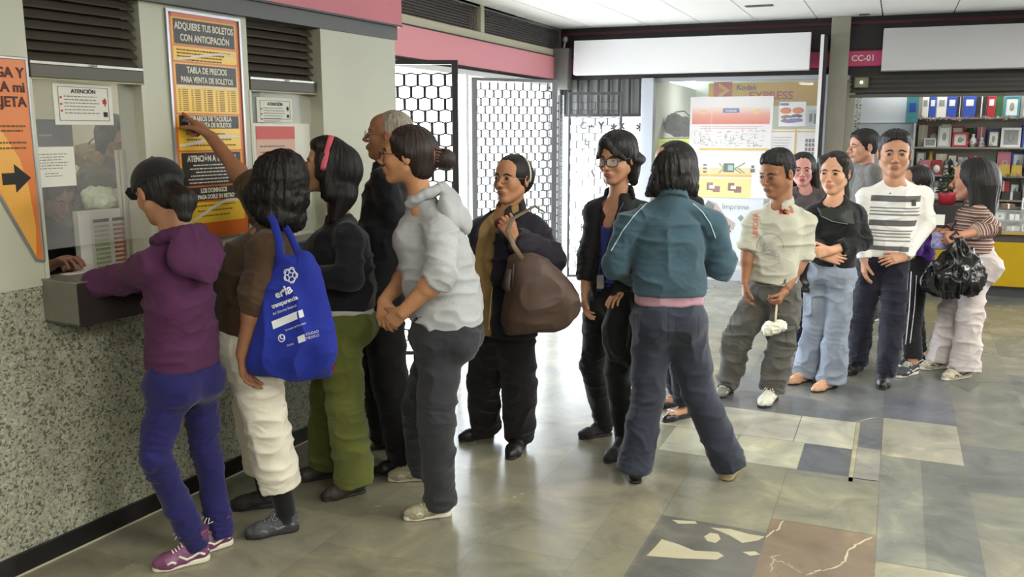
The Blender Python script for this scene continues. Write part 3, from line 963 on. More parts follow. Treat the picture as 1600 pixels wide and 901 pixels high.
def terrazzo():
    m = bpy.data.materials.new('terrazzo_wall'); m.use_nodes = True; nt = m.node_tree; b = nt.nodes['Principled BSDF']
    tc = nt.nodes.new('ShaderNodeTexCoord'); v = nt.nodes.new('ShaderNodeTexVoronoi'); v.inputs['Scale'].default_value = 125
    no = nt.nodes.new('ShaderNodeTexNoise'); no.inputs['Scale'].default_value = 50; no.inputs['Detail'].default_value = 3
    mx = nt.nodes.new('ShaderNodeMixRGB'); mx.inputs[0].default_value = .025
    nt.links.new(tc.outputs['Object'], no.inputs['Vector']); nt.links.new(tc.outputs['Object'], mx.inputs[1]); nt.links.new(no.outputs['Color'], mx.inputs[2]); nt.links.new(mx.outputs[0], v.inputs['Vector'])
    sep = nt.nodes.new('ShaderNodeSeparateColor'); nt.links.new(v.outputs['Color'], sep.inputs[0])
    c = ramp(nt, sep.outputs[0], [(0, srgb(92, 95, 86)), (.16, srgb(120, 122, 108)), (.22, srgb(152, 152, 132)), (.55, srgb(166, 166, 148)), (.85, srgb(184, 182, 164)), (1, srgb(140, 142, 128))], 'CONSTANT')
    n2 = nt.nodes.new('ShaderNodeTexNoise'); n2.inputs['Scale'].default_value = 120; nt.links.new(tc.outputs['Object'], n2.inputs['Vector'])
    c2 = ramp(nt, n2.outputs['Fac'], [(.30, (.55, .56, .52)), (.46, (1, 1, 1))])
    mm = nt.nodes.new('ShaderNodeMixRGB'); mm.blend_type = 'MULTIPLY'; mm.inputs[0].default_value = .8
    nt.links.new(c, mm.inputs[1]); nt.links.new(c2, mm.inputs[2]); nt.links.new(mm.outputs[0], b.inputs['Base Color'])
    b.inputs['Roughness'].default_value = .38
    return m


def floor_material():
    m = bpy.data.materials.new('polished_stone_floor'); m.use_nodes = True; nt = m.node_tree; b = nt.nodes['Principled BSDF']
    at_ = nt.nodes.new('ShaderNodeAttribute'); at_.attribute_name = 'tint'
    tc = nt.nodes.new('ShaderNodeTexCoord')
    n = nt.nodes.new('ShaderNodeTexNoise'); n.inputs['Scale'].default_value = 3.2; n.inputs['Detail'].default_value = 9; n.inputs['Roughness'].default_value = .62; n.inputs['Distortion'].default_value = .7
    nt.links.new(tc.outputs['Object'], n.inputs['Vector'])
    c = ramp(nt, n.outputs['Fac'], [(.30, (.66, .66, .62)), (.47, (.95, .95, .93)), (.55, (1.06, 1.04, .97)), (.68, (1.42, 1.38, 1.22))])
    mm = nt.nodes.new('ShaderNodeMixRGB'); mm.blend_type = 'MULTIPLY'; mm.inputs[0].default_value = 1
    nt.links.new(at_.outputs['Color'], mm.inputs[1]); nt.links.new(c, mm.inputs[2]); nt.links.new(mm.outputs[0], b.inputs['Base Color'])
    n2 = nt.nodes.new('ShaderNodeTexNoise'); n2.inputs['Scale'].default_value = 2.0; n2.inputs['Detail'].default_value = 6
    nt.links.new(tc.outputs['Object'], n2.inputs['Vector'])
    r = nt.nodes.new('ShaderNodeMapRange'); r.inputs[3].default_value = .15; r.inputs[4].default_value = .34; nt.links.new(n2.outputs['Fac'], r.inputs[0])
    nt.links.new(r.outputs[0], b.inputs['Roughness']); b.inputs['Specular IOR Level'].default_value = .55
    return m


# ------------------------------------------------------------------ floor
def build_floor():
    rnd = random.Random(5)
    G1 = srgb(124, 121, 106); BL = srgb(84, 86, 92); LT = srgb(168, 166, 152); GR = srgb(120, 122, 114); BR = srgb(112, 100, 86); DK = srgb(74, 76, 82)
    tiles = []
    sp = [(-1.40, -.885, 4.93, 5.42, LT, 0), (-.88, -.425, 4.93, 5.42, srgb(160, 158, 148), 0), (-.42, -.115, 4.93, 5.42, LT, 0),
          (-1.08, -.715, 4.51, 4.925, srgb(156, 156, 140), 0), (-.71, -.362, 4.51, 4.925, srgb(160, 160, 144), 0), (-.358, -.115, 4.51, 4.925, srgb(88, 90, 95), 0),
          (-.112, -.092, 4.45, 5.42, srgb(150, 148, 124), 0), (-.089, .028, 4.50, 4.98, srgb(130, 130, 124), 0), (-.089, .028, 4.983, 5.42, srgb(100, 102, 106), 0),
          (-.60, .028, 5.423, 5.80, srgb(102, 104, 108), 0), (-1.30, -.603, 5.423, 5.80, srgb(98, 100, 106), 0), (-.9, .028, 5.803, 6.30, srgb(108, 110, 112), 0),
          (.032, .428, 5.58, 6.05, srgb(92, 95, 104), 0), (.032, .428, 4.90, 5.577, srgb(142, 140, 128), 0), (.032, .428, 6.053, 6.6, srgb(98, 100, 104), 0),
          (.032, .218, 3.62, 4.897, srgb(112, 114, 108), 0), (.222, .428, 3.62, 4.897, srgb(98, 101, 98), 0), (.032, .428, 2.6, 3.617, srgb(134, 132, 116), 0),
          (-.402, .028, 3.86, 4.447, srgb(118, 118, 104), 0), (-.86, -.405, 3.70, 4.507, srgb(120, 120, 106), 0), (-.402, .028, 3.15, 3.857, BR, 0),
          (-.85, -.405, 3.10, 3.697, srgb(94, 94, 90), 0), (-.402, .028, 4.45, 4.507, srgb(118, 118, 108), 0)]
    for t in sp: tiles.append(t[:5])
    def inside(x, y): return any(a - .001 < x < b_ + .001 and c - .001 < y < d + .001 for a, b_, c, d, *_ in sp)
    # regular slabs elsewhere, laid in columns
    xs = [-3.9, -3.3, -2.7, -2.1, -1.5, -1.08, -.862, -.403, .03, .43, .83, 1.3, 1.9, 2.5, 3.1, 3.8, 4.6, 5.4, 6.2]
    for x0, x1 in zip(xs[:-1], xs[1:]):
        y = -4.2 + rnd.random() * .4
        while y < 12.2:
            h = rnd.choice([.55, .7, .85]); y1 = min(y + h, 12.2)
            if x0 < -1.0: base = rnd.choice([G1, srgb(122, 121, 104), srgb(130, 128, 112), srgb(126, 122, 106)])
            else: base = rnd.choice([srgb(104, 105, 98), srgb(100, 103, 98), srgb(110, 110, 102), srgb(94, 97, 96), srgb(116, 114, 104)])
            k = .97 + rnd.random() * .06
            seg = [(y, y1)]
            for a, b_, c, d, *_ in sp:
                if a < x1 - .01 and b_ > x0 + .01:
                    ns = []
                    for s0, s1 in seg:
                        if d <= s0 or c >= s1: ns.append((s0, s1)); continue
                        if c > s0: ns.append((s0, c - .003))
                        if d < s1: ns.append((d + .003, s1))
                    # only remove the rectangle if it covers the column, otherwise keep and lay special on top
                    if a <= x0 + .06 and b_ >= x1 - .06: seg = ns
            for s0, s1 in seg:
                if s1 - s0 > .01: tiles.append((x0, x1 - .0015, s0, s1 - .0015, tuple(c_ * k for c_ in base), -.0004))
            y = y1
    b = bmesh.new(); lay = b.loops.layers.float_color.new('tint')
    for i, t in enumerate(tiles):
        x0, x1, y0, y1, c = t[:5]; z = t[5] if len(t) > 5 else 0.0
        vs = [b.verts.new(p) for p in ((x0, y0, z), (x1, y0, z), (x1, y1, z), (x0, y1, z))]
        f = b.faces.new(vs)
        for l in f.loops: l[lay] = (*c, 1)
    vs = [b.verts.new(p) for p in ((-4.2, -4.5, -.0012), (6.5, -4.5, -.0012), (6.5, 12.4, -.0012), (-4.2, 12.4, -.0012))]
    f = b.faces.new(vs)
    for l in f.loops: l[lay] = (.13, .13, .115, 1)
    vs = [b.verts.new(p) for p in ((-4.2, -4.5, -.05), (6.5, -4.5, -.05), (6.5, 12.4, -.05), (-4.2, 12.4, -.05))]
    f = b.faces.new(vs[::-1])
    for l in f.loops: l[lay] = (.13, .13, .115, 1)
    me = bpy.data.meshes.new('floor'); b.to_mesh(me); b.free()
    o = link_mesh('floor', me, floor_material()); tag(o, kind='structure')
    # pale veins and patches set into two of the slabs
    v = MB(); R_ = random.Random(3)
    def vein(pts, w):
        P = []
        for (a, b_), (c, d) in zip(pts[:-1], pts[1:]):
            for i in range(5):
                t = i / 5; g = ground(a + (c - a) * t + R_.uniform(-3, 3), b_ + (d - b_) * t + R_.uniform(-2, 2)); P.append((g[0], g[1], .0004))
        v.tube(P, [(w * (.5 + R_.random()), .0006) for _ in P], 6, flat=None)
    def flatvein(px, w):
        P = []
        for (a, b_), (c, d) in zip(px[:-1], px[1:]):
            for i in range(6):
                t = i / 6; g = ground(a + (c - a) * t + R_.uniform(-3, 3), b_ + (d - b_) * t + R_.uniform(-2, 2)); P.append(np.array([g[0], g[1], 0]))
        L, Rr = [], []
        for i, p in enumerate(P):
            t = nrm(P[min(i + 1, len(P) - 1)] - P[max(0, i - 1)]); n_ = np.array([-t[1], t[0], 0]); ww = w * (.35 + R_.random()) * (1 if 0 < i < len(P) - 1 else .2)
            L.append(Vector(p + n_ * ww + np.array([0, 0, .0006]))); Rr.append(Vector(p - n_ * ww + np.array([0, 0, .0006])))
        n_ = len(P); v._new(L + Rr, [(i, i + 1, n_ + i + 1, n_ + i) for i in range(n_ - 1)])
    flatvein([(1365, 838), (1325, 858), (1318, 880), (1280, 892), (1255, 900)], .004)
    flatvein([(1225, 812), (1210, 830), (1196, 840)], .004); flatvein([(1200, 870), (1225, 880), (1262, 898)], .003); flatvein([(1330, 662), (1378, 650)], .003)
    flatvein([(1205, 895), (1207, 870), (1222, 866)], .0025)
    def patch(px):
        v._new([Vector((*ground(*p)[:2], .0006)) for p in px], [tuple(range(len(px)))])
    patch([(1034, 842), (1022, 856), (1010, 868), (1060, 872), (1120, 874), (1131, 868), (1122, 862), (1085, 860), (1060, 850)])
    patch([(1100, 838), (1105, 845), (1118, 848), (1126, 842), (1122, 834), (1110, 832)])
    patch([(1050, 812), (1060, 818), (1090, 818), (1086, 814)]); patch([(1110, 824), (1140, 836), (1160, 848), (1185, 844), (1195, 838), (1170, 834), (1140, 826)])
    patch([(1160, 862), (1172, 868), (1188, 866), (1180, 861)])
    v.build('stone_vein', mat('pale_stone', srgb(166, 160, 134), rough=.3, var=.1), o)


build_floor()

# ------------------------------------------------------------------ ceiling: long white panels with dark gaps
b = MB(); ceil_m = mat('white_ceiling_panel', srgb(248, 248, 250), rough=.6)
gx = [-3.95, -3.33, -2.68, -2.09, -1.50, -.885, -.24, .425, 1.07, 1.70, 2.35, 3.0, 3.65, 4.3, 5.0, 5.7, 6.4]
for a, c in zip(gx[:-1], gx[1:]): b.box(a + .006, c - .006, -4.4, 12.4, CEIL, CEIL + .02)
b.mi = 1; b.box(-4.2, 6.5, -4.5, 12.4, CEIL + .035, CEIL + .10)
struct('ceiling', b, [ceil_m, mat('ceiling_void', srgb(50, 50, 50), rough=.8)])
b = MB(); b.mi = 0
R45 = Matrix.Rotation(0, 4, 'Z')
o = thing('ceiling_vent', 'flat dark rectangular vent in the white ceiling above the large blank sign board', 'vent', Matrix.Translation((-1.31, 8.98, CEIL)))
b.box(-.13, .13, -.05, .05, -.006, 0, bev=.002); b.build('vent_frame', dark_paint, o, wm(o))
b = MB()
for i in range(5): b.box(-.11, .11, -.04 + i * .018, -.033 + i * .018, -.009, -.006)
b.build('vent_slats', mat('slat_grey', srgb(120, 118, 112), rough=.5), o, wm(o))
o = thing('ceiling_vent', 'small dark slot in the ceiling above the numbered magenta bar', 'vent', Matrix.Translation((-.41, 10.05, CEIL)))
b = MB(); b.box(-.05, .05, -.03, .03, -.008, 0, bev=.002); b.build('vent_frame', dark_paint, o, wm(o))
tube_em = mat('fluorescent_tube', (1, 1, 1), emit=(1.0, .97, .9), estr=9)
for i, (x, y) in enumerate(FIXTURES):
    o = thing('ceiling_light', ['white fluorescent ceiling fixture over the hall', 'white fluorescent ceiling fixture at the right edge near the shop counter'][1 if i == 4 else 0], 'ceiling light', Matrix.Translation((x, y, CEIL)), 'fluorescent fixtures' if i != 4 else None)
    b = MB(); b.box(-.17, .17, -.65, .65, -.03, 0); b.box(-.17, -.15, -.65, .65, -.06, -.03); b.box(.15, .17, -.65, .65, -.06, -.03); b.build('housing', white_p, o, wm(o))
    for q in (-.08, .08): b = MB(); b.tube([(q, -.6, -.045), (q, .6, -.045)], .013, 10); b.build('tube', tube_em, o, wm(o), smooth=True)

# ------------------------------------------------------------------ ticket wall
TZ = terrazzo()
b = MB(); b.box(-6.2, 2.60, 0, .16, 0, 1.11); struct('wall_left', b, TZ, MW)
b = MB(); b.box(-6.2, 2.61, -.014, 0.01, 0, .085, bev=.002); struct('baseboard_left', b, base_black, MW)
b = MB(); b.box(-6.2, 2.60, -.020, -.012, 0, .006); struct('trim_1', b, cream_p, MW)
b = MB()
b.box(-6.2, .235, -.006, .16, 1.11, 2.24)            # left panel
b.box(.76, 1.39, -.006, .16, 1.11, 2.24); b.box(-6.2, .76, .0, .16, 2.24, CEIL)
b.box(1.90, 2.60, -.045, .16, 1.11, 2.24, bev=.003)   # end column casing
b.box(1.39, 1.90, 0, .16, 1.11, 1.15); b.box(.235, .76, 0, .16, 1.09, 1.115)
b.box(.76, 1.39, 0, .16, 2.24, CEIL); b.box(1.39, 2.60, 0, .16, 2.24, CEIL)
struct('wall_left', b, paint, MW)
b = MB(); b.box(2.44, 2.60, .16, 1.0, 0, CEIL); struct('wall_left', b, paint, MW)
b = MB(); b.box(-6.2, 2.62, -.05, .02, 2.24, 2.315); struct('trim_2', b, mat('grey_strip', srgb(92, 92, 92), rough=.5), MW)
b = MB(); b.box(-6.2, 2.64, -.075, .02, 2.315, 2.325); b.mi = 1; b.box(-6.2, 2.64, -.07, .0, 2.325, CEIL - .002)
struct('trim_3', b, [dark_paint, pink], MW)
# jambs with a light strip beside the first window
b = MB(); b.box(.74, .765, -.012, .12, 1.115, 1.90); b.box(.222, .240, -.012, .12, 1.115, 1.90); b.box(1.385, 1.40, -.01, .12, 1.15, 1.9); struct('trim_4', b, mat('jamb_grey', srgb(196, 196, 178), rough=.4), MW)


def louver(x0, x1, z0, z1, n, label):
    o = thing('louver_vent', label, 'vent', sub(MW, (x0 + x1) / 2, 0, z0)); w = (x1 - x0) / 2
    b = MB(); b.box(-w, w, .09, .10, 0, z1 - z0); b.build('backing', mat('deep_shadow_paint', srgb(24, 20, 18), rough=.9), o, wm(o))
    for i in range(n):
        z = (i + .5) * (z1 - z0) / n
        b = MB(); b.box(-w, w, -.030, .030, -.0035, .0035, R=Matrix.Translation((0, .03, z)) @ Matrix.Rotation(math.radians(38), 4, 'X')); b.box(-w, w, .055, .06, -.012, .012, R=Matrix.Translation((0, 0, z)))
        b.build('slat', [mat('slat_brown', srgb(84, 78, 70), rough=.45)], o, wm(o))
    b = MB(); b.tube([(-w, .07, .10), (w, .07, .10)], .007, 6); b.build('rod', mat('dark_red_rod', srgb(110, 30, 22), rough=.6), o, wm(o))


louver(.24, .745, 1.965, 2.24, 7, 'dark brown slatted vent above the first ticket window')
louver(1.40, 1.895, 1.955, 2.24, 7, 'dark brown slatted vent above the second ticket window, under the pink band')
for x0, x1, lab in ((.238, .755, 'grey roller shutter box above the first ticket window'), (1.395, 1.898, 'grey roller shutter box above the second ticket window')):
    o = thing('shutter_box', lab, 'shutter box', sub(MW, (x0 + x1) / 2, 0, 1.90)); w = (x1 - x0) / 2
    b = MB(); b.box(-w, w, -.012, .10, 0, .052, bev=.004); b.build('housing', mat('shutter_grey', srgb(88, 85, 74), rough=.5), o, wm(o))
    b = MB(); b.box(-w, w, -.016, -.008, -.006, 0.0); b.build('bottom_rail', mat('rail_olive', srgb(150, 148, 100), rough=.4), o, wm(o))
    b = MB(); b.box(-w, w, -.014, .02, .052, .062); b.tube([(.0, -.02, .057), (.012, -.03, .057), (.024, -.02, .057)], .003, 6); b.build('top_rail', steel_b, o, wm(o))
# glass
b = MB(); b.box(.24, .745, .035, .041, 1.24, 1.90); struct('window_1', b, glass, MW)
b = MB(); b.box(1.40, 1.895, .035, .041, 1.15, 1.90); struct('window_2', b, glass, MW)
# booth room behind the windows
b = MB(); booth_m = mat('booth_wall_olive', srgb(150, 146, 116), rough=.8)
b.box(-.9, 2.44, 1.9, 2.0, 0, CEIL); b.box(-1.0, -.9, .16, 2.0, 0, CEIL)
struct('wall_booth', b, booth_m, MW)
b = MB(); b.box(-.9, 2.44, .16, 1.9, 2.6, 2.62); struct('ceiling', b, ceil_m, MW)
_m = MW @ Matrix.Translation((.25, 1.0, 2.55)); area_lamp('booth_tube_lamp', _m.translation, (0, 0, 0), .3, .9, 4.5, (1, .95, .78))
_m = MW @ Matrix.Translation((1.7, 1.0, 2.55)); area_lamp('booth_tube_lamp', _m.translation, (0, 0, 0), .3, .9, 4.5, (1, .95, .78))
o = thing('booth_counter', 'inner counter of the ticket booth behind the glass', 'counter', sub(MW, .3, .3, 0))
b = MB(); b.box(-1.1, .64, -.13, .10, 1.05, 1.09, bev=.004); b.build('worktop', mat('laminate_beige', srgb(150, 146, 130), rough=.5), o, wm(o))
b = MB(); b.box(-1.05, .6, -.1, .06, 0, 1.05); b.build('cabinet', mat('cabinet_grey', srgb(110, 110, 104), rough=.6), o, wm(o))
# steel tray under the first window
o = thing('ticket_tray', 'steel pass-through tray box under the first ticket window', 'tray', sub(MW, .43, 0, .965))
b = MB()
b.box(-.22, .22, -.20, .0, 0, .008); b.box(-.22, -.214, -.20, .0, 0, .165); b.box(.214, .22, -.20, .0, 0, .165)
b.build('box', steel_b, o, wm(o))
b = MB(); b.box(-.22, .22, -.206, -.20, 0, .165); b.build('front_panel', mat('front_dark_steel', srgb(72, 66, 66), rough=.35, metal=.5), o, wm(o))
b = MB(); b.box(-.225, .225, -.21, .05, .165, .172, bev=.002); b.build('top_plate', steel_b, o, wm(o))
b = MB(); b.box(-.12, .12, -.02, .03, .172, .174); b.build('slot', mat('slot_white', srgb(200, 196, 190), rough=.5), o, wm(o))
o = thing('ticket_tray', 'steel pass-through tray under the second ticket window, mostly behind people', 'tray', sub(MW, 1.645, 0, .99))
b = MB(); b.box(-.24, .24, -.16, .0, .0, .15, bev=.004); b.build('box', mat('tray_blue_grey', srgb(70, 80, 88), rough=.4, metal=.5), o, wm(o))
b = MB(); b.box(-.245, .245, -.165, .02, .15, .158, bev=.002); b.build('top_plate', steel_b, o, wm(o))


# ------------------------------------------------------------------ wall posters
def sheet(name, label, cat, M, w, h, m, frame=None, thick=.004, corner=0, fw=.01, group=None):
    o = thing(name, label, cat, M, group)
    b = MB(); b.box(0, w, -thick, 0, 0, h); b.build('sheet', m, o, M)
    if frame is not None:
        b = MB()
        for (x0, x1, z0, z1) in ((-fw, 0, -fw, h + fw), (w, w + fw, -fw, h + fw), (0, w, -fw, 0), (0, w, h, h + fw)): b.box(x0, x1, -thick - .008, 0, z0, z1)
        b.build('frame', frame, o, M)
    return o


def blocks(parent, M, rects, m, name, y=-.0052, t=.0006):
    b = MB()
    for r in rects: b.box(r[0], r[1], y, y + t, r[2], r[3])
    return b.build(name, m, parent, M)


def text_lines(parent, M, x0, x1, z0, dz, n, h, m, seed=1, y=-.0060, name='small_print', center=False):
    """rows of tiny illegible print, drawn as word-length dashes"""
    r = random.Random(seed); b = MB()
    for i in range(n):
        x = x0 + (r.uniform(.0, .18) * (x1 - x0) if center else 0); xe = x1 - r.uniform(.02, .25) * (x1 - x0); z = z0 - i * dz
        while x < xe:
            w = r.uniform(.006, .022); b.box(x, min(x + w, xe), y, y + .0005, z, z + h); x += w + .004
    return b.build(name, m, parent, M)


M = sub(MW, .905, -.006, 1.205); W_, H_ = .425, 1.01
orange_g = mat('poster_yellow', srgb(232, 170, 44), rough=.35, var=.06, vscale=4)
o = sheet('schedule_poster', 'tall yellow and orange framed poster of ticket prices and hours between the two windows', 'poster', M, W_, H_, orange_g, alu, fw=.012)
or2 = mat('poster_orange', srgb(206, 104, 34), rough=.35); yl = mat('poster_bright_yellow', srgb(238, 196, 58), rough=.35); dkp = mat('poster_dark', srgb(44, 36, 30), rough=.4)
blocks(o, M, [(0, .018, 0, H_), (W_ - .018, W_, 0, H_), (0, W_, H_ - .018, H_)], or2, 'orange_edge', y=-.0048)
blocks(o, M, [(.0, W_, .0, .072)], or2, 'orange_foot', y=-.0049)
for z_ in (.868, .797, .569, .402, .241, .170): blocks(o, M, [(.018, W_ - .018, z_, z_ + .007)], or2, 'orange_rule', y=-.0049)
for z0_, z1_ in ((.878, .985), (.702, .790), (.508, .566), (.248, .398), (.178, .240)): blocks(o, M, [(.03, W_ - .03, z0_, z1_)], dkp, 'heading_bar', y=-.0054)
for z0_, z1_ in ((.806, .866), (.578, .698), (.410, .505), (.074, .168)): blocks(o, M, [(.022, W_ - .022, z0_, z1_)], yl, 'yellow_field', y=-.0050)
for tx, z, s_ in (('ADQUIERE TUS BOLETOS', .942, .042), ('CON ANTICIPACIÓN', .892, .042), ('TABLA DE PRECIOS', .754, .038), ('PARA VENTA DE BOLETOS', .712, .036), ('HORARIOS DE TAQUILLA', .541, .032), ('PARA VENTA DE BOLETOS', .513, .030),
                  ('ATENCIÓN A TARJETAS', .358, .038), ('LOS DOMINGOS', .213, .030), ('"SE PAGA DOBLE EN METRO"', .184, .028)):
    lettering(o, M, tx, .212, z, s_, ink_w, 'heading', 'CENTER', xs=.74, bold=.0012, off=-.0064)
brn = mat('print_brown', srgb(120, 84, 30), rough=.6)
text_lines(o, M, .04, .39, .850, .014, 4, .006, brn, 3)
text_lines(o, M, .06, .37, .338, .016, 6, .005, ink_w, 5, center=True)
text_lines(o, M, .05, .38, .480, .026, 3, .006, brn, 8, center=True)
text_lines(o, M, .05, .38, .150, .024, 3, .006, brn, 9, center=True)
blocks(o, M, [(.030 + i * .074, .030 + i * .074 + .068, .688, .697) for i in range(5)], ink_w, 'table_head', y=-.0060)
b = MB()
for i in range(5):
    for j in range(12):
        z_ = .678 - j * .0083; b.box(.036 + i * .074, .048 + i * .074, -.0058, -.0052, z_, z_ + .003); b.box(.058 + i * .074, .090 + i * .074, -.0058, -.0052, z_, z_ + .0035)
b.build('price_table', brn, o, M)
def swoosh(z0, amp, w, n=24):
    b = MB(); L = []
    for i in range(n + 1):
        t = i / n; z = z0 + amp * (math.sin(t * 4.4 - 1.6) * .6 + t * .8); ww = w * (.25 + .9 * abs(math.sin(t * 2.6 + .3)))
        L.append((.02 + t * (W_ - .04), z - ww / 2, z + ww / 2))
    vs = [Vector((x, -.0062, a)) for x, a, c in L] + [Vector((x, -.0062, c)) for x, a, c in L]
    b._new(vs, [(i, i + 1, n + 2 + i, n + 1 + i) for i in range(n)]); b.build('swoosh', ink_w, o, M)
swoosh(.822, .022, .010); swoosh(.445, .022, .015); swoosh(.110, .050, .014)

# orange arrow-shaped notice at the left edge
M = sub(MW, 0, -.006, 0)
o = thing('direction_sign', 'orange cut-corner sign with a black arrow at the left edge', 'sign', sub(MW, 0, -.006, 1.2))
og = mat('sign_orange', srgb(224, 128, 62), rough=.35, var=.05, vscale=3); og2 = mat('sign_light_orange', srgb(236, 176, 84), rough=.35)
poly = [(-.6, 1.965), (.222, 1.965), (.222, 1.205), (.196, 1.205), (-.02, 1.70 - .10), (-.6, 1.60)]
poly = [(-.6, 1.965), (.222, 1.965), (.222, 1.205), (.190, 1.215), (.06, 1.49), (-.13, 1.89), (-.6, 1.89)]
b = MB(); b.prism(poly, -.006, 0); b.build('panel', og, o, M)
b = MB(); b.prism([(.0, 1.60), (.03, 1.76), (.09, 1.72), (.16, 1.60), (.185, 1.5), (.20, 1.34), (.19, 1.22), (.06, 1.49)], -.0068, -.006); b.build('light_field', og2, o, M)
b = MB()
pts = [(p[0], -.004, p[1]) for p in poly]
for a, c in zip(pts, pts[1:] + pts[:1]): b.tube([a, c], .0065, 6)
b.build('frame', alu, o, M)
b = MB(); b.prism([(.085, 1.505), (.135, 1.505), (.135, 1.475), (.198, 1.527), (.135, 1.58), (.135, 1.548), (.085, 1.548)], -.0085, -.0065); b.build('arrow', ink, o, M)
for tx, z in (('RECARGA Y', 1.895), ('PARA mi', 1.843), ('TARJETA', 1.790)): lettering(o, M, tx, .208, z, .052, mat('print_dark_red', srgb(70, 30, 26), rough=.6), 'lettering', 'RIGHT', xs=.95, bold=.0012, off=-.0080)
text_lines(o, M, .06, .215, 1.715, .017, 2, .007, mat('print_brown'), 11, y=-.0078); text_lines(o, M, .06, .215, 1.655, .02, 2, .007, mat('print_brown'), 12, y=-.0078)

# notices on the glass
def notice(M, w, h, label, title=True, red=True, grp=None):
    o = thing('notice', label, 'notice', M)
    b = MB(); b.box(0, w, -.004, 0, 0, h, bev=.0015); b.build('sheet', paper, o, M)
    blocks(o, M, [(.02, w - .02, .016, .0185), (.02, w - .02, h - .018, h - .016), (.02, .0225, .016, h - .016), (w - .0225, w - .02, .016, h - .016)], ink_g, 'border')
    if title: lettering(o, M, 'ATENCIÓN', w / 2, h - .040, .022, ink, 'heading', 'CENTER', bold=.0004, off=-.0055)
    text_lines(o, M, .045, w - .06, h - .055, .013, 6, .0035, ink_g, 7)
    blocks(o, M, [(.027, .036, h - .062 - i * .026, h - .054 - i * .026) for i in range(3)], ink_r, 'bullet')
    blocks(o, M, [(w - .048, w - .030, h * .52, h * .62), (w - .040, w - .034, h * .46, h * .66)], ink_r if red else ink, 'pictogram'); blocks(o, M, [(w - .048, w - .028, h * .20, h * .32)], ink, 'pictogram')
    return o


notice(sub(MW, .352, .033, 1.725), .27, .165, 'white rounded notice headed ATENCIÓN on the glass of the first ticket window')
notice(sub(MW, 1.475, .033, 1.745), .265, .125, 'small white notice on the glass of the second ticket window', title=True, red=False)
M = sub(MW, .238, .032, 1.485)
o = thing('paper_sheet', 'white printed sheet taped to the lower left of the first ticket window', 'paper', M); b = MB(); b.box(0, .185, -.002, 0, 0, .155); b.build('sheet', paper, o, M)
text_lines(o, M, .02, .16, .125, .011, 6, .003, ink_g, 21, y=-.003); text_lines(o, M, .05, .13, .05, .01, 2, .003, ink_g, 22, y=-.003)
M = sub(MW, 1.40, .030, 1.16)
o = thing('notice_board', 'large white sheet with a red printed panel in the second ticket window', 'notice', M); b = MB(); b.box(0, .47, -.003, 0, 0, .58); b.build('sheet', paper, o, M)
blocks(o, M, [(.055, .345, .20, .565)], mat('print_pale_pink', srgb(216, 176, 156), rough=.5), 'panel', y=-.0045); blocks(o, M, [(.055, .345, .50, .565)], mat('print_soft_red', srgb(205, 92, 84), rough=.5), 'panel_head', y=-.0055)
text_lines(o, M, .08, .32, .46, .03, 7, .008, ink_g, 23, y=-.0052)

# things inside the booth
M = sub(MW, .46, .22, 1.55)
o = thing('monitor', 'black monitor seen from behind above the taped sheet in the ticket window', 'monitor', sub(MW, .44, .26, 1.09))
b = MB(); b.box(-.13, .13, -.04, .0, .53, .66, bev=.006); b.box(-.10, .10, 0, .05, .55, .64, bev=.01); b.build('screen', mat('monitor_black', srgb(26, 26, 30), rough=.35), o, wm(o))
b = MB(); b.tube([(0, .03, .56), (0, .05, .05)], .018, 10); b.box(-.1, .1, -.05, .12, 0, .015, bev=.004); b.build('stand', mat('monitor_black'), o, wm(o))
b = MB(); b.box(-.03, .03, -.0415, -.04, .59, .597); b.build('badge', ink_g, o, wm(o))
M = sub(MW, .48, .12, 1.095)
o = thing('ticket_rack', 'white rack holding columns of ticket strips behind the glass', 'rack', M)
b = MB(); b.box(0, .36, .0, .03, 0, .275, bev=.003); b.box(0, .36, 0, .10, 0, .01); b.build('rack_body', mat('rack_white', srgb(196, 198, 186), rough=.4), o, M)
b = MB(); b.box(-.005, .05, -.012, -.004, .03, .262, bev=.002); b.build('side_sheet', mat('rack_sheet', srgb(214, 210, 204), rough=.5), o, M)
rc = [srgb(150, 154, 118), srgb(150, 84, 54), srgb(170, 168, 150)]
for c in range(3):
    x0 = .075 + c * .095
    blocks(o, M, [(x0 - .002, x0 + .074, .222, .236)], mat('rack_head', srgb(70, 66, 58), rough=.6), 'column_head', y=-.004, t=.003)
    for j in range(10):
        blocks(o, M, [(x0, x0 + .07, .200 - j * .0195, .210 - j * .0195)], mat('ticket_%d' % c, rc[c], rough=.6), 'ticket_strip', y=-.005, t=.004)
G = SDF(.006); o_ = np.array((MW @ Vector((.60, .20, 1.40))))
dx, dy = np.array([MW[i][0] for i in range(3)]), np.array([MW[i][1] for i in range(3)])
G.ell(o_ + dx * .10, (.11, .05, .045), [dx, dy, UP], 0); G.ell(o_ + dx * .04 + UP * .012, (.06, .05, .042), [dx, dy, UP], .03); G.ell(o_ + dx * .17 + UP * .01, (.05, .04, .04), [dx, dy, UP], .03)
o = link_mesh('plastic_bag', G.mesh('plastic_bag', folds(.010, 2, sc=(20, 20, 26))), mat('pale_plastic', srgb(196, 200, 176), rough=.25, var=.1)); tag(o, 'crumpled pale plastic bag lying on the ticket rack', 'bag')
o = thing('side_curtain', 'pale hanging strip at the right side inside the first ticket window', 'curtain', sub(MW, .70, .12, 1.10)); b = MB()
for i in range(5): b.tube([(i * .016, .004 * (-1) ** i, 0), (i * .016, .004 * (-1) ** i, .52)], [(.010, .006)] * 2, 8)
b.build('strip', mat('pale_strip', srgb(176, 172, 156), rough=.6), o, wm(o), smooth=True)
o = thing('desk_lamp', 'round grey reflector lamp on an arm inside the ticket booth', 'lamp', sub(MW, 1.03, .50, 1.09)); b = MB()
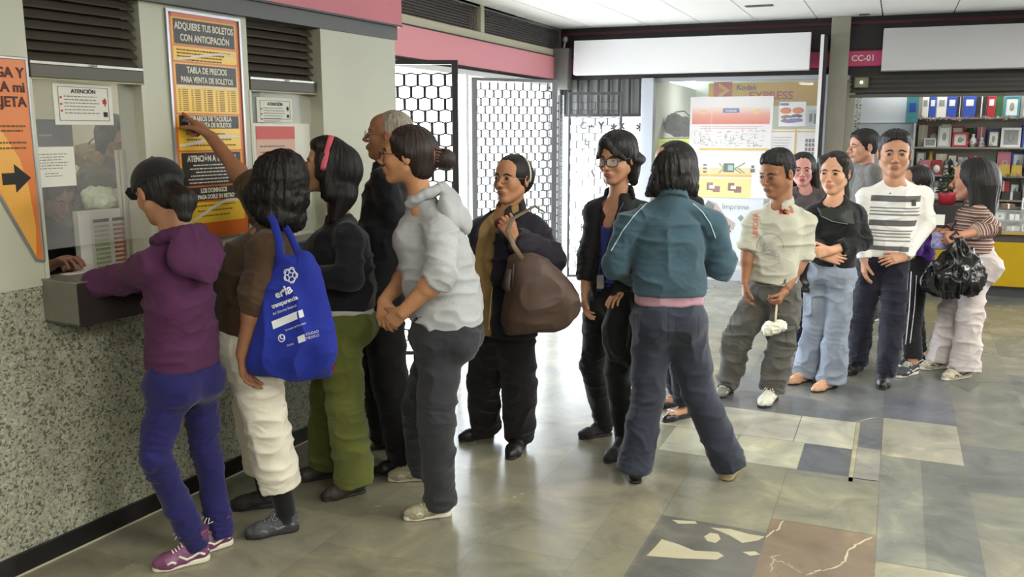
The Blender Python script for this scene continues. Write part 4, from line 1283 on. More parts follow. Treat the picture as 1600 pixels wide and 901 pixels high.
b.lathe([(.0, .035), (.025, .03), (.045, 0.0), (.047, -.01), (.042, -.005), (.0, .015)], 20, Matrix.Translation((0, 0, .60)) @ Matrix.Rotation(math.radians(-60), 4, 'X')); b.build('reflector', mat('lamp_grey', srgb(130, 130, 118), rough=.3, metal=.5), o, wm(o), smooth=True)
b = MB(); b.tube([(0, .25, 0), (0, .22, .55), (0, .05, .65), (0, .0, .62)], .008, 8); b.lathe([(.07, 0), (.07, .015), (.0, .02)], 16, Matrix.Translation((0, .25, 0))); b.build('arm', steel_b, o, wm(o), smooth=True)

# ------------------------------------------------------------------ gateway wall (open to the street)
b = MB(); b.box(-.05, 5.5, -.02, .22, 2.64 + .22, CEIL + .1); b.box(5.38, 5.5, -.02, .22, 0, CEIL); b.box(-.3, .12, .02, .22, 0, CEIL)
struct('wall_gateway', b, mat('gateway_grey', srgb(120, 122, 122), rough=.5), MG)
b = MB(); b.box(-.05, 5.40, -.01, .10, 2.215, 2.265); struct('trim_5', b, white_p, MG)
b = MB(); b.box(-.05, 5.40, -.035, .12, 2.285, 2.295); b.box(-.05, 5.40, -.035, .12, 2.545, 2.557); b.box(-.05, 5.40, -.0, .12, 2.263, 2.285); b.mi = 1; b.box(-.05, 5.40, -.03, .12, 2.295, 2.545); struct('trim_6', b, [black_fascia, mat('pale_pink_band', srgb(232, 150, 160), rough=.4)], MG)
b = MB(); b.box(-.05, 5.40, -.02, .10, 2.557, 2.63); b.box(3.17, 3.25, -.03, .10, 2.63, CEIL); b.box(-.05, .05, -.03, .1, 2.63, CEIL); struct('trim_7', b, cream_p, MG)
b = MB(); b.box(-.05, 5.4, -.02, .05, CEIL - .03, CEIL - .001); struct('trim_8', b, mat('gateway_grey'), MG)
for x0, x1, lab in ((.05, 3.17, 'long grey louvred screen with mesh above the gateway, nearer the ticket booth'), (3.25, 5.38, 'grey louvred screen above the gateway, next to the far corner')):
    o = thing('louver_screen', lab, 'vent', sub(MG, x0, 0, 2.63)); b = MB(); w = x1 - x0
    for i in range(9): b.box(0, w, -.014, .014, -.002, .002, R=Matrix.Translation((0, .04, .015 + i * .025)) @ Matrix.Rotation(math.radians(35), 4, 'X'))
    b.build('slats', mat('screen_grey', srgb(150, 144, 144), rough=.5), o, wm(o))
    b = MB()
    for i in range(int(w / .05)): b.tube([(i * .05, -.004, .0), (i * .05 + .05, -.004, .22)], .0022, 4); b.tube([(i * .05 + .05, -.004, .0), (i * .05, -.004, .22)], .0022, 4)
    b.build('mesh', mat('mesh_dark', srgb(96, 92, 92), rough=.5), o, wm(o))
    b = MB(); b.box(0, w, .09, .10, 0, .23); b.build('backing', mat('backing_grey', srgb(90, 86, 86), rough=.8), o, wm(o))
o = thing('loudspeaker', 'grey boxy loudspeaker hung in the corner by the end of the large blank sign', 'loudspeaker', sub(MF, .10, -.14, 2.18))
b = MB(); b.box(-.13, .09, -.12, .05, 0, .46, bev=.012); b.build('cabinet', mat('speaker_grey', srgb(104, 104, 102), rough=.5), o, wm(o))
b = MB(); b.box(-.15, -.13, -.13, .06, .0, .52); b.build('side_plate', black_fascia, o, wm(o))
b = MB(); b.tube([(0, 0, .46), (.02, .0, .60)], .015, 8); b.ball((.03, -.05, .56), .035, 10); b.build('bracket', alu, o, wm(o))


# lattice gates
def gate(p0, p1, z0, z1, label, m, thin=False, cell=(.105, .15), post=.045, bars=False, dense=1.0):
    p0 = np.array([*p0, 0.]); p1 = np.array([*p1, 0.]); L = np.linalg.norm(p1 - p0); M = frame_from(p0, p1 - p0)
    o = thing('lattice_gate', label, 'gate', M)
    t = post / 2
    for x in (t, L - t): b = MB(); b.box(x - t, x + t, -.02, .02, z0, z1, bev=.003); b.build('post', m, o, M)
    for z in (z0, z1 - .03): b = MB(); b.box(0, L, -.015, .015, z, z + .03, bev=.002); b.build('rail', m, o, M)
    b = MB(); cw, ch = cell; nx = max(2, int(round((L - 2 * post) / cw))); cw = (L - 2 * post) / nx; r = .0105 if not thin else .006
    bar = ch * .42; dz = ch * .58
    nz = int((z1 - z0 - .06) / ((bar + dz)))
    for j in range(nz + 1):
        zb = z0 + .03 + j * (bar + dz)
        for i in range(2 * nx + 1):
            x = post + i * cw / 2
            off = 0 if i % 2 == 0 else (bar + dz) / 2
            za, zc = zb + off, zb + off + bar
            if zc < z1 - .03:
                b.box(x - r, x + r, -.006, .006, za, zc)
                b.box(x - r * .5, x + r * .5, -.003, .003, zc - .002, min(zc + .01, z1 - .03))
            # slanting links up to the neighbours
            for s_ in (-1, 1):
                x2 = x + s_ * cw / 2
                if post - .001 <= x2 <= L - post + .001 and zc < z1 - .06:
                    zn = zc + ((bar + dz) / 2 - bar)
                    b.tube([(x, 0, zc), (x2, 0, zn)], r * .55, 4)
    b.build('lattice', m, o, M)
    return o


gm1 = mat('gate_dark', srgb(46, 42, 44), rough=.4, metal=.3); gm2 = mat('gate_grey', srgb(118, 118, 122), rough=.4, metal=.3); gm3 = mat('gate_grey_dark', srgb(84, 84, 88), rough=.4, metal=.3)
gate((-3.72, 5.45), (-2.93, 5.81), .04, 2.20, 'dark lattice gate standing open nearest the ticket booth', gm1, cell=(.100, .170))
gate((-3.74, 7.68), (-3.15, 8.41), .04, 2.20, 'grey lattice gate standing open behind the person in the navy jacket', gm2, post=.06, cell=(.095, .150))
gate((-3.42, 9.52), (-2.86, 9.74), .04, 2.13, 'thin grey lattice gate folded back in front of the far opening', gm3, thin=True, post=.025, cell=(.13, .17))
o = thing('gate_post', 'slender white post in the middle of the gateway', 'post', Matrix.Translation((-3.74, 7.55, 0))); b = MB(); b.box(-.03, .03, -.03, .03, 0, 2.22); b.build('shaft', white_p, o, wm(o)); b = MB(); b.box(-.045, .045, -.045, .045, 0, .02); b.build('foot_plate', gm3, o, wm(o))
# bundle of folded lattice at the far end of the gateway
o = thing('folded_lattice', 'bundle of pale folded lattice bars beside the far opening', 'gate', Matrix.Translation((-3.60, 9.35, 0)))
for i in range(5):
    b = MB(); b.box(-.012, .012, -.012, .012, .03, 2.1, R=Matrix.Translation((.028 * i, .045 * i, 0))); b.build('bar', gm2 if i % 2 else alu, o, wm(o))
b = MB()
for j in range(22): b.tube([(0, 0, .1 + j * .09), (.115, .18, .145 + j * .09)], .004, 4); b.tube([(0, 0, .145 + j * .09), (.115, .18, .1 + j * .09)], .004, 4)
b.build('link', gm3, o, wm(o))

# street outside
b = MB(); b.box(-30, -3.96, -6, 40, -.03, -.004); b.box(-3.98, 1.0, 12.4, 40, -.03, -.004)
o = struct('ground_street', b, mat('pale_concrete', srgb(205, 205, 200), rough=.8, var=.05))
# ------------------------------------------------------------------ far wall: opening, photo shop window, gift shop
def F(x, y, z, rz=0): return sub(MF, x, y, z, rz)
b = MB(); b.box(-.1, 6.6, 0, .30, 2.30, CEIL + .1)
b.box(1.00, 1.14, 0, .25, 0, 2.30) if False else None
struct('wall_far', b, black_fascia, MF)
b = MB(); b.box(-.1, 6.6, -.012, 0, 2.80, 2.83); struct('trim_9', b, mat('dark_red_line', srgb(84, 26, 44), rough=.5), MF)
b = MB(); b.box(1.00, 1.14, -.03, .12, 0, 2.30, bev=.003); struct('trim_10', b, mat('white_aluminium', srgb(196, 200, 212), rough=.35, metal=.3), MF)
b = MB(); b.box(3.02, 3.21, -.10, 3.2, 0, CEIL, bev=.004); b.box(3.21, 3.30, .0, .25, 0, 2.24, bev=.003); struct('wall_pillar', b, mat('pillar_beige', srgb(158, 156, 142), rough=.5, var=.03), MF)
b = MB(); b.tube([(.0, -.05, 2.45), (6.6, -.05, 2.45)], .075, 16) if False else b.box(.0, 6.6, -.06, 0, 2.37, 2.53, bev=.012)
o = b.build('trim_12', magenta, None, MF); tag(o, kind='structure')
lettering(o, MF, 'CC-01', 3.235, 2.425, .085, ink_w, 'number', xs=1.0, bold=.0012, off=-.063)
def board(x0, x1, z0, z1, lab, col):
    o = thing('sign_board', lab, 'sign', F(x0, -.26, z0)); w = x1 - x0; h = z1 - z0
    b = MB(); b.box(0, w, .0, .10, 0, h, R=Matrix.Rotation(math.radians(-4), 4, 'X'), bev=.004); b.build('panel', mat(col[0], col[1], rough=.4), o, wm(o))
    b = MB()
    for x in (.2, w - .2): b.box(x - .02, x + .02, .10, .26, h * .4, h * .5)
    b.build('bracket', gm3, o, wm(o))
board(.25, 2.83, 2.34, 2.72, 'large blank white sign board above the photo shop window', ('sign_white', srgb(235, 235, 240)))
board(3.53, 5.9, 2.31, 2.73, 'large blank pale grey sign board above the gift shop', ('sign_pale_grey', srgb(186, 184, 186)))
o = thing('projecting_sign', 'thin dark blade sign with a white edge standing out between the two shops', 'sign', F(2.96, -.32, .25))
b = MB(); b.box(0, .035, .0, .32, 0, 2.42, bev=.002); b.build('blade', mat('blade_dark', srgb(46, 38, 44), rough=.5), o, wm(o)); b = MB(); b.box(-.030, .004, -.012, .0, 0, 2.43); b.build('edge', mat('blade_white', srgb(225, 225, 228), rough=.4), o, wm(o))
# transom bars over the opening
o = thing('transom_grille', 'grey panel with dark vertical bars above the far opening', 'grille', F(.02, .05, 1.90))
b = MB(); b.box(0, .97, .06, .08, 0, .40); b.build('panel', mat('transom_grey', srgb(128, 130, 128), rough=.6), o, wm(o))
for i in range(8): b = MB(); b.box(.06 + i * .125, .082 + i * .125, .0, .03, 0, .40); b.build('bar', gm1, o, wm(o))
b = MB(); b.box(0, .97, -.01, .05, -.03, 0); b.build('rail', gm1, o, wm(o))
# white printed banner hanging beyond the opening
o = thing('street_banner', 'white banner with dark letters hanging in the street beyond the far opening', 'banner', F(-.02, .55, 1.46)); M = wm(o)
b = MB(); b.box(0, 1.02, 0, .01, 0, .42, bev=.002); b.build('sheet', white_p, o, M)
for tx, x, z, s_ in (('C', .12, .27, .12), ('*', .24, .20, .16), ('Y', .36, .27, .12), ('*', .52, .20, .18), ('X', .62, .27, .10), ('T', .46, .07, .14), ('L', .18, .07, .12), ('*', .84, .18, .22), ('=', .52, -.0, .10)): lettering(o, M, tx, x, z, s_, ink_g if tx in 'CL' else ink, 'lettering', bold=.004, off=-.003)
b = MB(); b.tube([(-.05, 0, .43), (1.07, 0, .43)], .012, 8); b.tube([(-.03, 0, .43), (-.03, 0, -1.46)], .012, 8); b.tube([(1.05, 0, .43), (1.05, 0, -1.46)], .012, 8); b.build('pole', alu, o, M)

# --- photo shop
shopwall = mat('shop_wall_pale', srgb(206, 214, 204), rough=.7)
b = MB(); b.box(1.14, 3.02, 2.9, 3.0, 0, 2.55); b.box(1.0, 1.14, .12, 3.0, 0, 2.30); b.box(1.0, 3.02, .3, 3.0, 2.50, 2.55); struct('wall_photo_shop', b, shopwall, MF)
_m = MF @ Matrix.Translation((2.1, 1.3, 2.46)); area_lamp('shop_tube_lamp', _m.translation, (0, 0, 0), 1.2, .4, 17, (1, .99, .95))
b = MB(); b.box(1.14, 3.02, .10, .108, .12, 2.30); struct('window_3', b, glass, MF)
b = MB(); b.box(1.14, 3.02, .06, .16, 0, .12); b.box(1.14, 3.02, .06, .14, 2.26, 2.30); b.box(2.975, 3.02, .06, .14, .12, 2.26); struct('trim_11', b, mat('white_aluminium'), MF)
def poster(x0, x1, z0, z1, lab, m, y=.125, name='poster'):
    o = thing(name, lab, 'poster', F(x0, y, z0)); b = MB(); b.box(0, x1 - x0, 0, .004, 0, z1 - z0); b.build('sheet', m, o, wm(o)); return o, wm(o), x1 - x0, z1 - z0
kod = mat('shop_sign_yellow', srgb(222, 176, 40), rough=.35); kr = mat('shop_sign_red', srgb(196, 74, 44), rough=.4)
o, M, w, h = poster(1.69, 2.97, 1.985, 2.25, 'yellow photo shop sign with red lettering behind the top of the shop window', kod, y=.45, name='shop_sign')
b = MB(); b.box(.06, .27, -.001, 0, .08, .28); b.build('emblem', kr, o, M, )
b = MB(); b.prism([(.115, .09), (.25, .18), (.115, .27), (.115, .225), (.185, .18), (.115, .135)], -.003, -.001); b.build('emblem_mark', kod, o, M)
lettering(o, M, 'Kodak', .32, .185, .085, mat('print_brown'), 'lettering', bold=.002, off=-.003); lettering(o, M, 'EXPRESS', .46, .075, .125, kr, 'lettering', xs=1.05, bold=.003, off=-.003)
o, M, w, h = poster(1.54, 2.455, .95, 2.085, 'big white price poster with an orange heading in the photo shop window', mat('poster_white', srgb(234, 230, 232), rough=.45))
def fade_mat():
    m = bpy.data.materials.new('orange_heading_print'); m.use_nodes = True; nt = m.node_tree; tc = nt.nodes.new('ShaderNodeTexCoord'); s_ = nt.nodes.new('ShaderNodeSeparateXYZ')
    nt.links.new(tc.outputs['Generated'], s_.inputs[0]); c = ramp(nt, s_.outputs[2], [(0, srgb(206, 84, 50)), (.55, srgb(226, 150, 130)), (1, srgb(236, 222, 218))]); nt.links.new(c, nt.nodes['Principled BSDF'].inputs['Base Color']); return m
blocks(o, M, [(.025, w - .03, .83, 1.02)], fade_mat(), 'heading', y=-.002)
b = MB(); b.box(.37, .55, -.004, -.002, .955, 1.005, bev=.001); b.build('blue_label', mat('label_blue', srgb(52, 92, 168), rough=.5), o, M); lettering(o, M, 'KODAK', .46, .966, .036, ink_w, 'lettering', 'CENTER', bold=.0008, off=-.0055)
for x in (.15, .745): b = MB(); b.ball((x, -.002, .965), (.034, .003, .028), 12); b.build('roundel', mat('roundel_yellow', srgb(222, 190, 110), rough=.4), o, M)
blocks(o, M, [(.12, w - .02, .535, .56), (.12, w - .2, .235, .265)], kod, 'orange_rule', y=-.002)
blocks(o, M, [(.12, w - .2, .0, .22)], mat('panel_pale_yellow', srgb(236, 216, 130), rough=.5), 'yellow_panel', y=-.0018); blocks(o, M, [(.12, w - .2, .265, .34)], mat('panel_peach', srgb(236, 206, 150), rough=.5), 'peach_panel', y=-.0018)
b = MB(); rn = random.Random(9)
for i in range(120):
    x = rn.uniform(.05, w - .10); z = rn.uniform(.58, .76); b.box(x, x + rn.uniform(.006, .05), -.003, -.002, z, z + .004)
    if i % 4 == 0: b.box(x, x + .003, -.003, -.002, z, z + .05)
b.build('price_rows', ink_g, o, M)
text_lines(o, M, .12, .85, .80, .02, 2, .006, mat('print_pink', srgb(210, 140, 150), rough=.6), 14, y=-.003)
blocks(o, M, [(.40, .52, .29, .39), (.17, .21, .28, .30), (.17, .21, .32, .34), (.17, .21, .36, .38), (.70, .75, .29, .33), (.71, .74, .34, .37)], mat('print_dark_green', srgb(40, 60, 46), rough=.5), 'camera_picture', y=-.003)
blocks(o, M, [(.45, .51, .31, .37)], mat('print_mint', srgb(150, 190, 180), rough=.5), 'camera_screen', y=-.004)
gcr = mat('print_leaf_green', srgb(110, 150, 60), rough=.5); b = MB()
for a, c in (((.35, .28), (.41, .34)), ((.35, .39), (.41, .33)), ((.52, .33), (.60, .28)), ((.52, .33), (.64, .40)), ((.64, .28), (.56, .34))): b.tube([(a[0], -.003, a[1]), (c[0], -.003, c[1])], .006, 4)
b.build('green_strokes', gcr, o, M)
for x in (.22, .46): blocks(o, M, [(x, x + .07, .08, .17), (x + .07, x + .15, .06, .13)], mat('print_dark_red2', srgb(120, 50, 50), rough=.5), 'album_picture', y=-.003); blocks(o, M, [(x + .03, x + .09, .10, .14)], ink_w, 'album_picture', y=-.004)
o, M, w, h = poster(1.18, 1.70, .55, 1.615, 'plain yellow-green poster in the photo shop window behind the price poster', mat('poster_lime', srgb(214, 224, 92), rough=.5), y=.140)
b = MB(); b.box(.01, .50, -.001, 0, 1.02, 1.03); b.build('edge_line', mat('poster_edge', srgb(190, 200, 80)), o, M)
o, M, w, h = poster(1.68, 2.40, .22, .945, 'grey photo-printing poster with a hand and camera, low in the window', mat('poster_pale_blue', srgb(214, 220, 230), rough=.45), y=.125)
lettering(o, M, 'Imprime', .26, .60, .09, ink_g, 'lettering', off=-.003); lettering(o, M, '$4', .20, .30, .17, ink, 'lettering', bold=.003, off=-.003)
b = MB(); b.prism([(.0, .52), (.10, .70), (.20, .66), (.30, .52), (.42, .44), (.40, .36), (.28, .40), (.12, .44)], -.003, -.001); b.build('hand_picture', mat('print_flesh', srgb(176, 150, 140), rough=.5), o, M)
b = MB(); b.prism([(.02, .56), (.10, .69), (.18, .64), (.14, .52), (.08, .50)], -.005, -.003); b.prism([(.10, .40), (.2, .46), (.28, .42), (.24, .34), (.12, .34)], -.005, -.003); b.build('camera_picture', mat('print_charcoal', srgb(60, 62, 66), rough=.5), o, M)
b = MB(); b.prism([(.44, .50), (.48, .54), (.52, .50), (.48, .46)], -.004, -.002); b.build('diamond', ink_g, o, M)
o, M, w, h = poster(2.52, 2.80, 1.755, 2.02, 'small orange and purple poster with cartoonish cars beside the big price poster', mat('poster_white'), y=.13)
for x, z, rx, rz, m_ in ((.07, .17, .06, .035, or2), (.20, .17, .06, .035, or2), (.08, .10, .06, .022, mat('print_brown')), (.19, .11, .06, .02, ink), (.12, .06, .10, .025, mat('print_purple', srgb(96, 84, 160), rough=.5)), (.20, .065, .06, .022, mat('print_purple')), (.10, .085, .03, .012, mat('poster_white')), (.19, .095, .025, .01, mat('poster_white'))):
    b = MB(); b.ball((x, -.002, z), (rx, .003, rz), 12); b.build('printed_shape', m_, o, M, smooth=True)
blocks(o, M, [(.005, .10, .225, .25)], mat('label_blue'), 'corner_label', y=-.003)
o, M, w, h = poster(2.82, 2.96, 1.76, 1.93, 'small grey photo print at the right edge of the photo shop window', mat('poster_pale_grey', srgb(176, 178, 184), rough=.5), y=.13); blocks(o, M, [(.02, .05, .04, .13), (.07, .09, .02, .13), (.10, .12, .05, .12)], mat('print_charcoal'), 'picture', y=-.003)
o, M, w, h = poster(2.455, 2.96, .95, 1.72, 'white price list with a grid of dots, right of the big price poster', mat('poster_white'), y=.13)
blocks(o, M, [(.245, .265, .0, .77), (0, w, .74, .755)], kod, 'yellow_rule', y=-.003)
blocks(o, M, [(.36 + i * .035, .385 + i * .035, .44 + j * .048, .475 + j * .048) for i in range(4) for j in range(5)], mat('print_rose', srgb(120, 84, 90), rough=.5), 'size_grid', y=-.003); text_lines(o, M, .02, .22, .68, .03, 12, .006, ink_g, 31, y=-.003)
blocks(o, M, [(.26, w, .0, .16)], mat('poster_lime'), 'green_block', y=-.003)
# camera bag on a ledge
o = thing('camera_bag', 'dark bag standing on a ledge inside the photo shop, upper left of the window', 'bag', F(1.16, .55, 1.63)); G = SDF(.006); M = wm(o); c0 = np.array(M @ Vector((.19, .1, .12)))
ax = [np.array([M[i][0] for i in range(3)]), np.array([M[i][1] for i in range(3)]), UP]
G.ell(c0, (.20, .10, .12), ax, 0); G.ell(c0 - ax[0] * .10 + UP * .05, (.10, .09, .11), ax, .03); G.ell(c0 + ax[0] * .13 - UP * .02, (.09, .09, .10), ax, .03); G.half(c0 - UP * .105, -UP, c0 - .4, c0 + .4)
link_mesh('bag_body', G.mesh('bag_body', folds(.010, 6, sc=(14, 14, 16))), fabric('bag_black', srgb(48, 48, 56)), o)
b = MB(); b.tube([(.05, .1, .24), (.12, .1, .30), (.22, .1, .31), (.30, .1, .24)], .008, 6); b.build('handle', LEATHER_B0 if False else mat('handle_black', srgb(30, 28, 28)), o, M, smooth=True)
o = thing('ledge', 'narrow ledge inside the photo shop window under the dark bag', 'shelf', F(1.14, .45, 1.60)); b = MB(); b.box(0, .5, 0, .35, 0, .02, bev=.003); b.box(.02, .04, .30, .35, -1.6, 0); b.box(.46, .48, .30, .35, -1.6, 0); b.box(.02, .04, .0, .04, -1.6, 0); b.box(.46, .48, .0, .04, -1.6, 0); b.build('board', mat('ledge_dark', srgb(92, 84, 72), rough=.6), o, wm(o))
# low display block under the window
b = MB(); b.box(1.18, 2.96, .2, .6, 0, .16); struct('floor_plinth', b, mat('plinth_white', srgb(214, 216, 218), rough=.5), MF)

# --- gift shop
b = MB(); b.box(3.21, 6.6, 3.0, 3.1, 0, 2.6); b.box(3.21, 6.6, .3, 3.0, 2.45, 2.5); struct('wall_gift_shop', b, mat('gift_wall', srgb(168, 176, 184), rough=.7), MF)
o = thing('wall_panel', 'pale blue-grey panel on the left side inside the gift shop', 'panel', F(3.30, 1.25, .0)); b = MB(); b.box(0, .66, 0, .05, 0, 2.4); b.mi = 1; b.box(-.0, .66, -.012, 0, 1.0, 1.80, bev=.02); b.build('panel', [mat('panel_white_blue', srgb(196, 204, 212), rough=.6), mat('panel_blue_grey', srgb(172, 182, 194), rough=.5)], o, wm(o))
_m = MF @ Matrix.Translation((4.6, 1.0, 2.40)); area_lamp('shop_tube_lamp', _m.translation, (0, 0, 0), 2.2, .4, 17, (1, .98, .92))
o = thing('roller_shutter', 'dark rolled-up shutter across the top of the gift shop', 'shutter', F(3.24, .0, 2.07)); b = MB(); b.box(0, 3.3, .0, .28, .02, .24, bev=.01); b.build('housing', mat('shutter_black', srgb(40, 38, 36), rough=.5), o, wm(o))
b = MB()
for i in range(4): b.box(.0, 3.3, -.012, .0, .035 + i * .05, .055 + i * .05)
b.build('rib', mat('shutter_rib', srgb(58, 54, 50), rough=.5), o, wm(o)); b = MB(); b.box(0, 3.3, -.01, .03, -.02, .01); b.build('bottom_bar', mat('shutter_brown', srgb(88, 82, 70), rough=.5), o, wm(o))
o = thing('security_lamp', 'small boxed lamp glowing at the left end of the shutter', 'lamp', F(3.35, -.07, 2.20)); b = MB(); b.box(-.07, .07, 0, .06, -.05, .06, bev=.008); b.build('housing', mat('lamp_box', srgb(110, 106, 84), rough=.5), o, wm(o)); b = MB(); b.ball((-.0, -.008, .005), .014, 10); b.build('bulb', mat('lamp_glow', (1, 1, .9), emit=(1, .98, .85), estr=6), o, wm(o))
# counter
o = thing('shop_counter', 'long gift shop counter with yellow front panels', 'counter', F(3.98, .0, 0)); M = wm(o)
b = MB(); b.box(.04, 2.6, .06, .50, .0, .10); b.build('kickplate', mat('kick_dark', srgb(52, 52, 52), rough=.5), o, M)
b = MB(); b.box(.0, 2.6, .02, .52, .10, .66); b.box(-.04, .04, .0, .54, .0, .90, bev=.004); b.build('carcass', mat('counter_dark', srgb(58, 52, 46), rough=.5), o, M)
yel = mat('counter_yellow', srgb(164, 134, 12), rough=.6, var=.03, spec=.2)
for x0, x1 in ((.07, .52), (.53, 1.6), (1.61, 2.6)): b = MB(); b.box(x0, x1, .0, .02, .115, .575, bev=.002); b.build('front_panel', yel, o, M)
b = MB(); b.box(.04, 2.6, -.02, .54, .655, .675, bev=.003); b.build('counter_edge', mat('counter_edge_yellow', srgb(160, 134, 50), rough=.6, spec=.2), o, M)
o = thing('display_case', 'glass display case on the gift shop counter', 'display case', F(4.50, .02, .676)); M = wm(o)
b = MB(); b.box(0, 2.1, 0, .006, 0, .22); b.box(0, 2.1, .0, .48, .22, .228); b.build('glass', glass, o, M)
b = MB()
for z in (0, .22): b.box(-.006, 2.106, -.004, .008, z - .005, z + .006)
b.box(-.008, .008, -.004, .48, 0, .226); b.box(0, 2.1, .10, .44, .105, .110); b.build('frame', alu, o, M)
o = thing('till_box', 'black cabinet with a white price card at the left end of the gift shop counter', 'cabinet', F(4.02, .04, .677)); M = wm(o)
b = MB(); b.box(0, .46, 0, .4, 0, .26, bev=.005); b.build('box', mat('box_black', srgb(30, 28, 28), rough=.4), o, M); b = MB(); b.box(.06, .24, -.004, 0, .05, .16); b.build('card', paper, o, M); lettering(o, M, '50%', .08, .075, .05, ink_r, 'lettering', off=-.006)

# shelves and their goods: each thing its own object
PAL = [('blue', srgb(52, 80, 170)), ('white', srgb(220, 222, 220)), ('dark', srgb(52, 48, 46)), ('red', srgb(168, 44, 54)), ('teal', srgb(70, 140, 150)), ('brown', srgb(110, 84, 62)), ('grey', srgb(146, 148, 146)), ('purple', srgb(90, 60, 140)), ('yellow', srgb(196, 168, 70)), ('green', srgb(56, 96, 62)), ('pink', srgb(196, 120, 140)), ('cream', srgb(206, 198, 176)), ('silver', srgb(176, 180, 184))]
PM = {n: mat('goods_' + n, c, rough=.45, var=.06, vscale=12) for n, c in PAL}
PM['silver'] = mat('goods_silver', srgb(176, 180, 184), rough=.3, metal=.6)
SH = [1.855, 1.52, 1.20, .93]
SY = 1.15
o = thing('shelf_unit', 'grey backed shelf unit filled with gifts behind the gift shop counter', 'shelf unit', F(3.97, SY, .0)); M = wm(o)
b = MB(); b.box(0, 2.4, .30, .33, 0, 2.42); b.build('back_board', mat('shelf_back', srgb(160, 158, 150), rough=.6), o, M)
for z in SH: b = MB(); b.box(0, 2.4, 0, .30, z - .018, z, bev=.002); b.build('shelf_board', mat('shelf_grey', srgb(140, 136, 128), rough=.4), o, M)
for x in (0, 1.18, 2.4): b = MB(); b.box(x - .012, x + .012, .0, .30, 0, 2.42); b.build('upright', alu, o, M)
ORD = ['top shelf', 'second shelf down', 'third shelf down', 'lowest shelf']
CNT = {}


def good(kind, cn, x, row, w, h, y=None, z=None, where=None):
    z = SH[row] if z is None else z; y = SY + .05 if y is None else y
    place = where or ORD[row]; CNT[place] = CNT.get(place, 0) + 1
    n = CNT[place]; pos = ['leftmost', 'second', 'third', 'fourth', 'fifth', 'sixth', 'seventh', 'eighth', 'ninth', 'tenth', 'eleventh', 'twelfth', 'thirteenth', 'fourteenth', 'fifteenth', 'sixteenth', 'seventeenth', 'eighteenth', 'nineteenth', 'twentieth'][min(n - 1, 19)]
    label = f'{cn} {kind.replace("_", " ")} on the gift shop {place}, {pos}' + (' from the left' if n > 1 else '')
    o = thing(kind, label, {'photo_album': 'album', 'framed_photo': 'frame', 'gift_box': 'box', 'gift_bag': 'bag', 'figurine': 'figurine', 'vase': 'vase', 'toy_pack': 'toy'}[kind], F(x, y, z), 'gift shop goods')
    M = wm(o); m = PM[cn]; lt = PM['white'] if cn != 'white' else PM['grey']; b = MB()
    if kind == 'photo_album':
        b.box(0, w, 0, .05, 0, h, bev=.004); b.build('cover', m, o, M); b = MB(); b.box(w * .2, w * .8, -.002, .0, h * .55, h * .85); b.build('label_card', lt, o, M)
    elif kind == 'framed_photo':
        t = min(w, h) * .14
        for r in ((0, w, 0, t), (0, w, h - t, h), (0, t, t, h - t), (w - t, w, t, h - t)): b.box(r[0], r[1], 0, .02, r[2], r[3], bev=.003)
        b.build('frame', m, o, M); b = MB(); b.box(t * .9, w - t * .9, .010, .014, t * .9, h - t * .9); b.build('picture', lt, o, M); b = MB(); b.ball((w * .5, .008, h * .5), (w * .16, .003, h * .2), 10); b.build('picture_print', PM['grey'] if cn != 'grey' else PM['dark'], o, M, smooth=True)
        b = MB(); b.box(w * .46, w * .54, .02, .09, 0, h * .6, R=None); b.build('prop', PM['dark'], o, M)
    elif kind == 'gift_box':
        b.box(0, w, 0, .09, 0, h, bev=.003); b.build('box', m, o, M); b = MB(); b.box(w * .44, w * .56, -.002, .092, -.000, h + .002); b.build('ribbon', lt, o, M)
    elif kind == 'gift_bag':
        b.prism([(0, 0), (w, 0), (w * .95, h), (w * .05, h)], 0, .06); b.build('bag', m, o, M); b = MB(); b.tube([(w * .3, .0, h), (w * .35, -.004, h + .04), (w * .65, -.004, h + .04), (w * .7, .0, h)], .003, 5); b.build('handle', lt, o, M)
    elif kind == 'figurine':
        b.lathe([(.0, 0), (w * .5, 0), (w * .42, h * .1), (w * .30, h * .2), (w * .42, h * .4), (w * .25, h * .62), (w * .12, h * .66)], 14, Matrix.Translation((w / 2, .05, 0))); b.build('body', m, o, M, smooth=True)
        b = MB(); b.ball((w / 2, .05, h * .80), h * .17, 12); b.build('head', lt, o, M, smooth=True)
    elif kind == 'vase':
        b.lathe([(w * .25, 0), (w * .5, h * .35), (w * .42, h * .6), (w * .18, h * .8), (w * .26, h), (w * .2, h)], 16, Matrix.Translation((w / 2, .05, 0))); b.build('body', m, o, M, smooth=True)
    elif kind == 'toy_pack':
        b.box(0, w, .02, .025, 0, h, bev=.001); b.build('card', m, o, M); b = MB(); b.ball((w / 2, .005, h * .4), (w * .36, .025, h * .28), 12); b.build('blister', lt, o, M, smooth=True)
    return o


